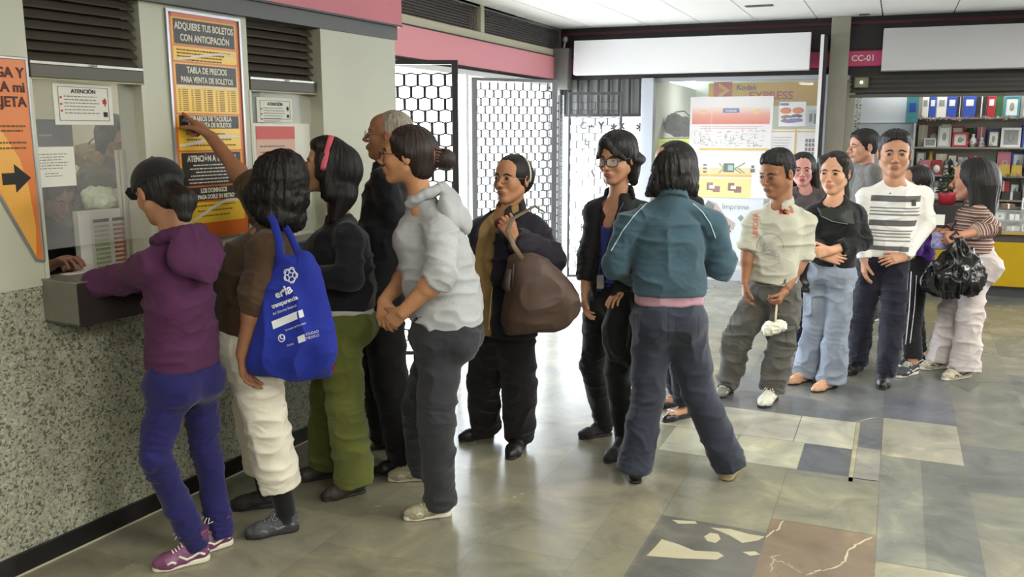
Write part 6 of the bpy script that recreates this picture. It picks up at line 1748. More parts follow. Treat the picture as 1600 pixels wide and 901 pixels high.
def lanyard_woman():
    sk = skin_mat(srgb(184, 136, 106))
    p = Person(4.82, 'person with dark-rimmed glasses, black blazer, blue top and a lanyard with a badge', sk, nb=(966, 306), hip=(955, 462, .0),
               T=[(955, 468, 0, .160, .120), (957, 430, 0, .148, .112), (960, 385, 0, .145, .115), (965, 345, 0, .150, .110), (966, 325, 0, .14, .085)],
               ta=58, pa=45, head=(963, 248, 78, 56, 6, 0, -.02), sw=.150, base=ground(950, 700))
    p.arm(-1, (920, 395, -.05), (914, 452, -.10), sh=(932, 325, .0)); p.arm(1, (1008, 395, .02), (985, 450, -.10), sh=(1003, 328, .05))
    p.leg(-1, (955, 678), (905, 686), (926, 570)); p.leg(1, (985, 702), (945, 725), (965, 580))
    p.build_body({-1: dict(tip=(913, 482, -.12), n=(.9, 0, .3), curl=(.3, .5, .4)), 1: dict(tip=(962, 462, -.16), n=(0, -1, 0))}, armr=(.042, .036, .025), legr=(.08, .055, .042))
    blue = fabric('blue_top', srgb(62, 76, 150), var=.15, vscale=24)
    p.top(blue, 'blue_top', None, amp=.006, neck=[(p.nb + p.ft * .09 - UP * .055, .105), (p.nb + p.ft * .06, .07)], shrink_top=.01)
    bk = fabric('black_blazer', srgb(22, 21, 24), rough=.7)
    p.top(bk, 'blazer', {1: (.064, .058, .048, .96), -1: (.064, .058, .048, .88)}, grow=.014, amp=.006, extra=collar_ring(p, .024, 1.15, gap=1.4), cutf=open_front(p, .050, .050, .02))
    p.pants(BLACKJ, r=(.090, .066, .056), wd=(.155, .120), hem=(.95, .95), butt=.07)
    c = p.wr[1] + np.array([0, 0, -.05]); S = SDF(.007)
    S.loft([c - UP * .34 + p.ft * .02, c - UP * .15 + p.ft * .03, c + UP * .03 + p.ft * .02], [RIGHT] * 3, [.10, .115, .085], [.045, .055, .05], 2.2, rr=(.03, .03))
    o = link_mesh('folded_coat', S.mesh('folded_coat', folds(.016, 5, sc=(11, 11, 5))), fabric('coat_black', srgb(18, 18, 20))); tag(o, 'black folded coat hanging over the arm of the person with the lanyard', 'coat')
    sb = mat('black_suede', srgb(24, 23, 25), rough=.8)
    for q in (1, -1): make_shoe(p.root, p.an[q][1], p.an[q][2], 'boot', sb, RUB_D)
    p.face(lips=srgb(160, 86, 78))
    p.hair(BLACKH, [('e', (-.02, 0, .055), (.098, .092, .078)), ('e', (-.065, 0, -.02), (.070, .088, .095)), ('c', (-.04, .078, .0), (-.03, .075, -.11), .030, .020), ('c', (-.05, -.075, .0), (-.04, -.07, -.11), .030, .020), ('e', (-.08, 0, -.07), (.05, .075, .06)), ('e', (-.05, .10, -.01), (.035, .02, .02))],
           cut=(.110, .012, -.055, .064, .070, .090), disp=.003)
    G = SDF(.004); H = p.H; k = H.k
    for l0, l1, u1 in ((-.02, .055, .022), (-.015, .035, .026), (-.01, .072, .010), (-.025, -.040, .030), (-.03, -.062, .014)):
        G.cap(H(.068, l0, .085), H(.094 - abs(l1) * .45, l1, u1), .019 * k, .010 * k, .010)
    link_mesh('fringe', G.mesh('fringe', folds(.002, 5, sc=(30, 30, 30))), BLACKH, p.hairo)
    p.glasses(mat('dark_frame'), w=.027, hgt=.020, r=.0022, lens=mat('lens_green_tint', (.8, .95, .88), rough=.02, alpha=.25))
    b = MB(); n0 = p.nb; badge = p.P(938, 440, -.16)
    for s_ in (1, -1): b.tube([n0 + p.Lt * .055 * s_ + UP * .01, n0 + p.Lt * .05 * s_ + p.ft * .085 - UP * .06, n0 + p.Lt * .03 * s_ + p.ft * .135 - UP * .15, badge + UP * .035], [(.005, .0016)] * 4, 6)
    o = b.build('lanyard', mat('lanyard_black', srgb(24, 24, 26), rough=.6), None, smooth=True); tag(o, 'black lanyard with a small pale badge on the person with dark-rimmed glasses', 'lanyard')
    b = MB(); b.box(-.018, .018, -.003, .003, -.035, .035, R=Matrix.Translation(Vector(badge)) @ Matrix.Rotation(math.radians(30), 4, 'Z'), bev=.002); b.build('badge', mat('badge_grey', srgb(150, 150, 148), rough=.3), o)
    p.report(); return p


def teal_woman():
    sk = skin_mat(srgb(170, 120, 92))
    p = Person(4.45, 'person seen from behind in a teal zip jacket and dark flared jeans', sk, nb=(1052, 304), hip=(1045, 498, .0),
               T=[(1045, 458, 0, .182, .135), (1044, 430, 0, .178, .135), (1045, 390, 0, .176, .130), (1046, 356, 0, .165, .122), (1050, 328, 0, .14, .095)],
               ta=-92, pa=-90, head=(1050, 272, 76, -88, 8, 0, .05), sw=.172, base=ground(1065, 745))
    p.arm(1, (962, 412, .02), (990, 432, .26), sh=(986, 343, .02)); p.arm(-1, (1128, 414, .02), (1100, 408, .24), sh=(1110, 343, .02))
    p.leg(1, (994, 757), (985, 728), (1012, 620), hipw=.09); p.leg(-1, (1130, 754), (1158, 722), (1092, 615), hipw=.09)
    p.build_body({1: dict(tip=(1010, 425, .34), n=(0, -1, 0)), -1: dict(tip=(1094, 390, .30), n=(-1, 0, 0), curl=(.4, .6, .4))}, armr=(.055, .045, .03), neck_r=.050)
    teal = fabric('teal_fleece', srgb(56, 80, 92), var=.05, sheen=.15)
    p.top(teal, 'zip_jacket', {1: (.080, .070, .054, .97), -1: (.080, .070, .054, .93)}, amp=.010, extra=stand_collar(p.nb, p.ft, p.Lt, p.up, rx=.064, ry=.062, h=.020, th=.007, lift=-.002), sho=.058)
    bv = bvh_of(p.topo); pip = mat('piping_pale', srgb(170, 196, 200), rough=.6)
    surf_line(bv, [(1012, 316), (990, 338), (972, 362), (955, 392)], .0028, 'piping', pip, p.root); surf_line(bv, [(1082, 318), (1098, 332), (1110, 350), (1118, 372)], .0028, 'piping', pip, p.root)
    S = SDF(.006); S.loft([p.stp[0] - UP * .045, p.stp[0] + UP * .03], [p.Lp] * 2, [p.tw[0][0] - .010] * 2, [p.tw[0][1] - .010] * 2, 2.3, rr=(.008, .008)); link_mesh('shirt_tail', S.mesh('shirt_tail', folds(.005, 12)), fabric('dusty_pink', srgb(160, 124, 138)), p.root)
    dn = fabric('dark_blue_denim', srgb(42, 46, 58), var=.12, vscale=10)
    p.pants(dn, r=(.100, .080, .082), wd=(.172, .130), hem=(.97, .97), butt=.085, amp=.006, waist=p.hipc + UP * .10)
    bv = bvh_of(p.pant)
    for pts in ([(1045, 480), (1045, 530)], [(1000, 492), (1000, 525), (1016, 535), (1034, 525), (1034, 492)], [(1058, 492), (1058, 525), (1075, 535), (1092, 525), (1092, 492)]): surf_line(bv, pts, .0018, 'seam', mat('denim_seam', srgb(34, 38, 48), rough=.9), p.root, n=10, off=0)
    make_shoe(p.root, p.an[1][1], p.an[1][2], 'shoe', LEATHER_B, RUB_D); make_shoe(p.root, p.an[-1][1], p.an[-1][2], 'flat', mat('beige_suede', srgb(160, 140, 100), rough=.7), mat('sole_tan', srgb(150, 130, 92), rough=.7))
    p.hair(BLACKH, [('e', (-.035, 0, .015), (.098, .098, .100)), ('e', (-.02, .072, -.05), (.060, .042, .058)), ('e', (-.02, -.072, -.05), (.060, .042, .058)), ('e', (-.065, 0, -.045), (.055, .075, .05)), ('c', (-.03, .095, -.07), (-.02, .12, -.095), .03, .012), ('c', (-.03, -.09, -.07), (-.02, -.11, -.10), .03, .012)], cut=(.118, 0, -.03, .055, .06, .09), disp=.006, curly=.003)
    p.report(); return p


def behind_teal():
    sk = skin_mat(srgb(186, 140, 112))
    p = Person(5.3, 'person in dark clothes mostly hidden behind the person in the teal jacket', sk, nb=(1062, 302), hip=(1060, 440, 0),
               T=[(1060, 440, 0, .155, .12), (1060, 400, 0, .145, .115), (1062, 360, 0, .155, .115), (1063, 325, 0, .15, .09)], ta=20, pa=10, head=(1050, 256, 70, 10, 2, 0, 0), sw=.15, base=ground(1055, 655))
    p.arm(1, (1080, 375, -.05), (1065, 420, -.1)); p.arm(-1, (1050, 370, .1), (1050, 420, .1))
    p.leg(1, (1078, 650), (1035, 660), (1062, 550)); p.leg(-1, (1062, 632), (1030, 638), (1050, 545))
    p.build_body({}); p.top(BLACKF, 'coat', {1: (.068, .06, .05, 1.0), -1: (.065, .06, .05, 1.0)}, grow=.01)
    p.pants(fabric('navy_denim', srgb(28, 32, 48)), r=(.09, .068, .058), wd=(.15, .115), hem=(.85, .85))
    for q in (1, -1):
        o = make_shoe(p.root, p.an[q][1], p.an[q][2], 'flat', LEATHER_B, RUB_D); h, t = p.an[q][1], p.an[q][2]; c = h + (t - h) * .68 + UP * .062
        b = MB(); l = np.cross(UP, nrm(t - h)); b.ball(c + l * .016, (.016, .012, .006), 8); b.ball(c - l * .016, (.016, .012, .006), 8); b.ball(c, .006, 8); b.build('bow', mat('bow_silver', srgb(200, 200, 200), rough=.3), o, smooth=True)
    p.face(); p.hair(BLACKH, [('e', (-.05, 0, .0), (.085, .09, .095)), ('c', (-.07, .03, -.06), (-.06, .05, -.20), .065, .045), ('c', (-.07, -.03, -.06), (-.06, -.05, -.20), .065, .045)], cut=(.110, 0, -.035, .07, .07, .105))
    p.report(); return p


def polo_man():
    sk = skin_mat(srgb(150, 104, 76))
    p = Person(5.66, 'person in a white printed polo shirt and baggy grey trousers', sk, nb=(1222, 313), hip=(1208, 455, 0),
               T=[(1204, 440, 0, .158, .125), (1208, 410, 0, .160, .125), (1213, 370, 0, .172, .125), (1217, 342, 0, .175, .115), (1221, 328, 0, .155, .085)],
               ta=42, pa=55, head=(1214, 271, 71, 36, 12, 0, 0), sw=.175, base=ground(1175, 625), female=False)
    p.arm(-1, (1168, 395, .0), (1164, 440, -.05), sh=(1178, 342, .03)); p.arm(1, (1252, 405, -.02), (1226, 455, -.14), sh=(1258, 340, -.02))
    p.leg(-1, (1140, 612), (1122, 622), (1152, 530), hipw=.09); p.leg(1, (1212, 620), (1186, 640), (1222, 535), hipw=.10)
    p.build_body({1: dict(tip=(1212, 480, -.2), n=(-.9, 0, -.3), curl=(.9, 1.1, .7), thumb=(.5, .4)), -1: dict(tip=(1163, 465, -.06), n=(1, 0, 0), curl=(.4, .5, .4))}, armr=(.048, .040, .028), male=True, jaw=1.06, neck_r=.055)
    wt = fabric('off_white_pique', srgb(186, 184, 168), var=.05, vscale=6)
    sc_ = stand_collar(p.nb, p.ft, p.Lt, p.up, rx=.064, ry=.064, h=.017, th=.006, gap=.75, lift=.002)
    def ex(G):
        sc_(G); c = p.nb
        for s_ in (1, -1):
            n_ = nrm(p.ft + p.Lt * s_ * .5 + UP * .25); d1 = nrm(np.cross(n_, nrm(UP - p.Lt * s_ * .9))); d2 = np.cross(n_, d1)
            G.ell(c + p.ft * .066 + p.Lt * s_ * .066 - UP * .040, (.006, .020, .034), [n_, d1, d2], .004)
    p.top(wt, 'polo_shirt', {1: (.078, .076, .076, .46), -1: (.076, .072, .074, .46)}, amp=.008, extra=ex, neck=[(p.nb + p.ft * .085 - UP * .02, .040)])
    bv = bvh_of(p.topo)
    surf_text(bv, 'UNDER', 1184, 372, 8.5, -88, 'chest_print', mat('print_soft_orange', srgb(206, 110, 84), rough=.7), p.root, bold=.05)
    for i in range(3): surf_patch(bv, [(1217 + i * 5, 327 + i % 2 * 2), (1222 + i * 5, 325 + i), (1223 + i * 5, 334 + i), (1218 + i * 5, 335)], 'emblem', mat(['emblem_red', 'print_dark_red', 'emblem_orange'][i], srgb(206, 96, 40) if i == 2 else (0, 0, 0), rough=.7), p.root, off=.002, res=3)
    gp = mat('print_faded_grey', srgb(140, 144, 136), rough=.8)
    arc = [(1182 + 34 * (1 - math.cos(t)) / 2 * 1.25, 388 - 24 * math.sin(t)) for t in [PI * i / 10 for i in range(11)]]
    surf_line(bv, arc, .0022, 'faded_print', gp, p.root, n=3, off=.000)
    for i in range(7): surf_line(bv, [(1180 + i * 4, 392 + (i % 3) * 3), (1200 + i * 3, 398 - (i % 2) * 8), (1222 - i, 402 + (i % 3) * 5)], .0016, 'faded_print', gp, p.root, n=5, off=.000)
    surf_line(bv, [(1195, 378), (1193, 392), (1199, 386)], .0022, 'faded_print', gp, p.root, n=4, off=0)
    gry = fabric('washed_grey_twill', srgb(88, 86, 82), var=.18, vscale=12)
    p.pants(gry, r=(.092, .086, .074), wd=(.160, .122), hem=(.93, .95), amp=.012, kfold=.006)
    bvp = bvh_of(p.pant)
    for pts in ([(1228, 505), (1244, 507), (1246, 540), (1230, 540), (1228, 505)], [(1142, 495), (1140, 515), (1146, 520)]): surf_line(bvp, pts, .0025, 'pocket_seam', mat('seam_dark_grey', srgb(60, 58, 56)), p.root, n=8, off=.001)
    ws = mat('white_leather', srgb(196, 196, 180), rough=.5)
    for q in (1, -1): make_shoe(p.root, p.an[q][1], p.an[q][2], 'sneaker', ws if q == 1 else mat('grey_white_leather', srgb(120, 120, 112), rough=.5), RUB_D, mat('lace_white'))
    p.face(lips=srgb(112, 64, 52), half=.35)
    p.hair(BLACKH, [('e', (.036, 0, .080), (.056, .056, .036)), ('e', (-.01, 0, .064), (.088, .074, .066))], base=(-.022, 0, .022, .092, .0768, .088), cut=(.112, 0, -.018, .094, .086, .098), disp=.004, curly=.0035)
    b = MB(); w = p.wr[1]; ax = nrm(w - p.el[1]); s1 = nrm(np.cross(ax, UP)); s2 = np.cross(ax, s1)
    for o_, c in ((-.01, 0), (-.022, 1)): b.tube([w + ax * o_ + (s1 * math.cos(t) + s2 * math.sin(t)) * .0285 for t in [2 * PI * i / 20 for i in range(20)]], .0035, 6, closed=True)
    b.build('bracelet', mat('bracelet_brown', srgb(110, 66, 50), rough=.5), p.root, smooth=True)
    # white thing on a stick held in the hand
    e = p.ends[0]; o = thing('wrapped_treat', 'white crumpled wrapped bundle on a short stick held by the person in the polo shirt', 'bundle', Matrix.Translation(Vector(e)))
    a_, c_ = p.P(1214, 470, -.17), p.P(1211, 512, -.20)
    b = MB(); b.tube([a_, c_], .006, 8); b.build('stick', mat('stick_cream', srgb(206, 190, 150), rough=.6), o, smooth=True)
    S = SDF(.004); S.ell(c_ + RIGHT * -.01, (.05, .04, .035), None, 0); S.ell(c_ + RIGHT * .03 + UP * .01, (.03, .03, .03), None, .01); S.ell(c_ - RIGHT * .04 - UP * .012, (.03, .03, .025), None, .01)
    link_mesh('wrapping', S.mesh('wrapping', folds(.010, 8, sc=(34, 34, 34))), mat('crumpled_white', srgb(222, 222, 206), rough=.6), o)
    p.report(); return p


def sweater_woman():
    sk = skin_mat(srgb(206, 156, 126))
    p = Person(5.96, 'person in a black sweater and very light wide jeans with folded arms', sk, nb=(1306, 305), hip=(1297, 425, 0),
               T=[(1298, 414, 0, .158, .120), (1302, 385, 0, .150, .118), (1306, 350, 0, .158, .120), (1307, 328, 0, .158, .105), (1307, 314, 0, .145, .08)],
               ta=48, pa=50, head=(1304, 270, 66, 54, 2, 0, 0), sw=.158, base=ground(1265, 603))
    p.arm(1, (1348, 378, -.06), (1296, 392, -.20), sh=(1338, 328, .0)); p.arm(-1, (1272, 375, .02), (1284, 398, -.16), sh=(1272, 326, .02))
    p.leg(-1, (1268, 592), (1230, 602), (1274, 510), hipw=.085); p.leg(1, (1306, 602), (1268, 614), (1308, 515), hipw=.09)
    p.build_body({1: dict(tip=(1270, 395, -.24), n=(0, 0, -1), curl=(.3, .3, .2)), -1: dict(tip=(1300, 402, -.17), n=(0, 0, -1))}, armr=(.045, .038, .027))
    p.top(fabric('black_sweater', srgb(22, 22, 25)), 'sweater', {1: (.068, .062, .050, .82), -1: (.066, .060, .05, .85)}, amp=.007, neck=[(p.nb + p.ft * .06 - UP * .005, .072)])
    bv = bvh_of(p.topo); surf_line(bv, [(1277, 325), (1283, 337), (1300, 345), (1325, 350)], .0035, 'chest_line', mat('line_grey_green', srgb(104, 122, 114), rough=.6), p.root, n=10, off=.006)
    surf_patch(bv, [(1278, 327), (1330, 320), (1334, 350), (1284, 340)], 'chest_print', mat('print_black_green', srgb(30, 36, 32), rough=.5), p.root, off=.006, res=6)
    S = SDF(.006); S.loft([p.stp[0] - UP * .012, p.stp[0] + UP * .03], [p.Lp] * 2, [p.tw[0][0] - .008] * 2, [p.tw[0][1] - .008] * 2, 2.3, rr=(.006, .006)); link_mesh('shirt_tail', S.mesh('shirt_tail'), fabric('white_shirt', srgb(220, 220, 220)), p.root)
    lj = fabric('light_washed_denim', srgb(136, 145, 160), var=.16, vscale=9)
    p.pants(lj, r=(.084, .074, .090), wd=(.150, .118), hem=(.98, .98), amp=.010, butt=.07, kfold=.005)
    for q in (1, -1): make_shoe(p.root, p.an[q][1], p.an[q][2], 'flat', mat('peach_flat_shoe', srgb(190, 146, 112), rough=.5), RUB_D)
    p.face(lips=srgb(184, 108, 100))
    p.hair(hair_mat('hair_deep_brown', srgb(34, 26, 24)), [('e', (-.05, 0, .0), (.078, .082, .085)), ('c', (-.09, .0, -.03), (-.10, .03, -.15), .05, .03), ('e', (.03, .05, .07), (.04, .035, .03)), ('e', (.03, -.05, .07), (.04, .035, .03))], cut=(.106, 0, -.032, .070, .070, .106))
    o = thing('handbag', 'small black handbag hanging beside the person in the black sweater', 'bag', Matrix.Translation(Vector(p.P(1257, 455, .02))))
    S = SDF(.005); a_, c_ = p.P(1258, 408, .04), p.P(1256, 455, .04); S.loft([c_, a_], [RIGHT * .8 + CAMBACK * .2] * 2, [.045, .034], [.03, .02], 2.6, rr=(.015, .01)); link_mesh('bag_body', S.mesh('bag_body', folds(.005, 3)), LEATHER_B, o)
    b = MB(); b.tube([a_, p.P(1262, 372, .05), p.P(1270, 335, .05)], .005, 6); b.build('strap', LEATHER_B, o, smooth=True)
    p.report(); return p


def small_face():
    sk = skin_mat(srgb(206, 150, 140))
    p = Person(6.9, 'person with long dark hair glimpsed between the white polo shirt and the black sweater', sk, nb=(1258, 292), hip=(1262, 385, 0),
               T=[(1262, 380, 0, .15, .11), (1262, 350, 0, .14, .11), (1260, 320, 0, .15, .11), (1259, 304, 0, .14, .085)], ta=75, pa=80, head=(1254, 265, 51, 72, 2, 0, 0), sw=.155)
    g = ground(1262, 545); p.arm(1, (1282, 345, 0), (1280, 385, 0)); p.arm(-1, (1244, 345, 0), (1246, 385, 0))
    p.leg(1, (1270, 546), (1266, 560), (1270, 465)); p.leg(-1, (1252, 548), (1246, 560), (1254, 465))
    p.build_body({}); p.top(fabric('grey_brown_jersey', srgb(92, 84, 84)), 'sweater', {1: (.062, .055, .045, .97), -1: (.062, .055, .045, .97)}, neck=[(p.nb + p.ft * .06, .06)])
    p.pants(fabric('navy_denim'), r=(.088, .065, .055), wd=(.148, .11), hem=(.97, .97))
    for q in (1, -1): make_shoe(p.root, p.an[q][1], p.an[q][2], 'shoe', LEATHER_B, RUB_D)
    p.face(lips=srgb(180, 80, 90)); p.hair(BLACKH, [('e', (-.03, 0, .03), (.098, .092, .092)), ('c', (-.03, .085, .0), (-.02, .10, -.19), .036, .045), ('c', (-.05, -.07, .0), (-.05, -.06, -.16), .036, .03), ('e', (-.07, 0, -.08), (.05, .08, .09))], cut=(.112, -.008, -.035, .068, .062, .098))
    p.report(); return p


def striped_man():
    sk = skin_mat(srgb(184, 136, 108))
    p = Person(6.22, 'person in a white long-sleeved shirt with grey chest stripes and dark jeans', sk, nb=(1398, 278), hip=(1380, 412, 0),
               T=[(1384, 400, 0, .165, .125), (1387, 370, 0, .165, .125), (1391, 335, 0, .182, .130), (1395, 308, 0, .195, .125), (1397, 292, 0, .175, .09)],
               ta=62, pa=65, head=(1398, 240, 71, 70, 2, 0, 0), sw=.198, base=ground(1365, 600), female=False)
    p.arm(1, (1449, 350, -.05), (1412, 402, -.16), sh=(1442, 300, .0)); p.arm(-1, (1348, 352, .0), (1350, 405, -.05), sh=(1354, 302, .02))
    p.leg(-1, (1345, 575), (1322, 588), (1346, 490), hipw=.09, kd=-.02); p.leg(1, (1386, 592), (1376, 612), (1396, 495), hipw=.09)
    p.build_body({1: dict(tip=(1386, 406, -.20), n=(0, -.6, -1), curl=(.3, .4, .3)), -1: dict(tip=(1350, 430, -.06), n=(1, 0, 0))}, armr=(.05, .042, .03), male=True, jaw=1.08, neck_r=.058)
    m = bpy.data.materials.new('striped_jersey'); m.use_nodes = True; nt = m.node_tree; bs = nt.nodes['Principled BSDF']; bs.inputs['Roughness'].default_value = .85
    tc = nt.nodes.new('ShaderNodeTexCoord'); sp = nt.nodes.new('ShaderNodeSeparateXYZ'); nt.links.new(tc.outputs['Object'], sp.inputs[0])
    W_ = srgb(222, 220, 216); D_ = srgb(92, 92, 92); M_ = srgb(120, 120, 120)
    zt = p.stp[0][2] - .01; ht = (p.nb[2] + .02) - zt
    def zpx(y): return float((p.P(1385, y, -.1)[2] - zt) / ht)
    st = [(0, W_)]
    for a, b_, c in sorted([(zpx(c1), zpx(c0), col) for c0, c1, col in ((306, 315, D_), (324, 326, M_), (329, 331, M_), (334, 336.5, M_), (344, 353, D_), (359, 361, M_), (364, 366, M_), (369, 371, M_), (375, 377, M_), (384, 391, D_))]): st += [(a, c), (b_, W_)]
    at_ = nt.nodes.new('ShaderNodeAttribute'); at_.attribute_name = 'torso'
    mr = nt.nodes.new('ShaderNodeMapRange'); mr.inputs[1].default_value = zt; mr.inputs[2].default_value = zt + ht; nt.links.new(sp.outputs[2], mr.inputs[0])
    c = ramp(nt, mr.outputs[0], st, 'CONSTANT'); mx = nt.nodes.new('ShaderNodeMixRGB'); mx.inputs[1].default_value = (*W_, 1); nt.links.new(at_.outputs['Fac'], mx.inputs[0]); nt.links.new(c, mx.inputs[2]); nt.links.new(mx.outputs[0], bs.inputs['Base Color'])
    p.top(m, 'shirt', {1: (.068, .058, .046, .98), -1: (.068, .058, .046, .98)}, amp=.007, neck=[(p.nb + p.ft * .06 + UP * .005, .066)], vs=.005)
    me = p.topo.data; co = np.empty(len(me.vertices) * 3, np.float32); me.vertices.foreach_get('co', co); co = co.reshape(-1, 3).astype(float)
    fr = ((co - p.nb) @ p.ft > -.01); arm = np.zeros(len(co), bool)
    for q in (1, -1):
        for a, b_, r in ((p.sh[q] - p.up * .02, p.el[q], .085), (p.el[q], p.wr[q], .085)):
            ab = b_ - a; h = np.clip(((co - a) @ ab) / (ab @ ab), 0, 1); arm |= (np.linalg.norm(co - a - h[:, None] * ab, axis=1) < r) & (np.abs((co - p.nb) @ p.Lt) > .13)
    a = me.attributes.new('torso', 'FLOAT', 'POINT'); a.data.foreach_set('value', (fr & ~arm).astype(np.float32))
    bv = bvh_of(p.topo)
    surf_patch(bv, [(1424, 312), (1431, 312), (1431, 322), (1424, 322)], 'chest_badge', mat('badge_dark', srgb(60, 60, 60), rough=.7), p.root, off=.002, res=3)
    for y in (283, 292, 302): q = proj_pts(bv, [(1391, y)], .002); b = MB(); b.ball(q[0], .005, 8); b.build('button', mat('button_grey', srgb(80, 80, 80), rough=.4), p.root, smooth=True)
    dn = fabric('midnight_denim', srgb(30, 31, 44), var=.12, vscale=9)
    p.pants(dn, r=(.090, .078, .070), wd=(.158, .122), hem=(.97, .97), amp=.008, kfold=.005)
    for q in (1, -1): make_shoe(p.root, p.an[q][1], p.an[q][2], 'shoe', LEATHER_B, RUB_D)
    p.face(lips=srgb(150, 92, 82))
    p.hair(BLACKH, [('e', (.02, 0, .082), (.068, .060, .034)), ('e', (-.01, 0, .058), (.089, .0765, .066))], base=(-.022, 0, .026, .092, .0768, .086), cut=(.112, 0, -.022, .094, .084, .104), disp=.004, curly=.003)
    p.report(); return p


def grey_man():
    sk = skin_mat(srgb(190, 140, 116))
    p = Person(7.9, 'person in a grey t-shirt in profile beside the gift shop entrance', sk, nb=(1356, 256), hip=(1355, 372, 0),
               T=[(1355, 368, 0, .165, .12), (1356, 330, 0, .165, .12), (1357, 295, 0, .18, .125), (1357, 268, 0, .17, .09)], ta=-5, pa=10, head=(1349, 229, 52, 5, 2, 0, 0), sw=.18, base=ground(1360, 500), female=False)
    p.arm(1, (1372, 315, -.1), (1362, 362, -.15)); p.arm(-1, (1352, 315, .1), (1345, 350, .12))
    p.leg(1, (1370, 500), (1350, 505), (1360, 440)); p.leg(-1, (1356, 492), (1340, 495), (1350, 435))
    p.build_body({1: dict(tip=(1360, 385, -.15), n=(-1, 0, 0))}, male=True); p.top(fabric('heather_grey', srgb(104, 102, 100)), 't_shirt', {1: (.072, .07, .07, .5), -1: (.07, .068, .068, .5)})
    p.pants(fabric('worn_grey_denim', srgb(92, 92, 94), var=.2), r=(.10, .08, .07), wd=(.16, .118), hem=(.97, .97))
    for q in (1, -1): make_shoe(p.root, p.an[q][1], p.an[q][2], 'sneaker', mat('grey_mesh_shoe'), RUB_W)
    p.face(); p.hair(BLACKH, [('e', (-.01, 0, .055), (.092, .082, .072)), ('e', (.03, 0, .075), (.06, .06, .038))], base=(-.022, 0, .022, .095, .080, .092), cut=(.110, 0, -.03, .088, .080, .108))
    p.report(); return p


def purple_shirt_kid():
    sk = skin_mat(srgb(170, 124, 98))
    p = Person(6.55, 'person in a purple shirt and striped track pants hidden behind the striped shirt', sk, nb=(1430, 308), hip=(1426, 410, 0),
               T=[(1430, 420, 0, .125, .125), (1430, 385, 0, .125, .125), (1430, 350, 0, .13, .12), (1431, 322, 0, .13, .09)], ta=0, pa=5, head=(1430, 284, 50, 0, 0, 0, 0), sw=.14, base=ground(1418, 582))
    p.arm(1, (1438, 362, -.12), (1425, 400, -.15)); p.arm(-1, (1430, 362, .12), (1422, 395, .12))
    p.leg(1, (1432, 582), (1400, 590), (1424, 500), hipw=.07); p.leg(-1, (1438, 570), (1410, 573), (1428, 500), hipw=.07)
    p.build_body({}); p.top(fabric('violet_jersey', srgb(96, 58, 150)), 'shirt', {1: (.06, .055, .05, .95), -1: (.06, .055, .05, .95)})
    p.pants(fabric('black_track_cloth', srgb(24, 24, 28)), r=(.090, .066, .060), wd=(.125, .12), hem=(.78, .78))
    bv = bvh_of(p.pant); ws = mat('stripe_white', srgb(214, 212, 220), rough=.6)
    surf_line(bv, [(1419, 424), (1415, 480), (1409, 538)], .006, 'side_stripe', ws, p.root, n=14, off=.0); surf_line(bv, [(1424, 424), (1421, 480), (1415, 538)], .004, 'side_stripe', ws, p.root, n=14, off=.0); surf_line(bv, [(1432, 430), (1429, 480), (1422, 536)], .003, 'side_stripe', ws, p.root, n=14, off=.0)
    for q in (1, -1): make_shoe(p.root, p.an[q][1], p.an[q][2], 'sneaker', mat('slate_canvas', srgb(62, 64, 72), rough=.8), RUB_W, mat('lace_white'))
    p.hair(BLACKH, [('e', (-.04, 0, .02), (.09, .09, .09)), ('e', (-.04, 0, -.05), (.08, .085, .07))], cut=(.115, 0, -.03, .06, .06, .09)); p.report(); return p


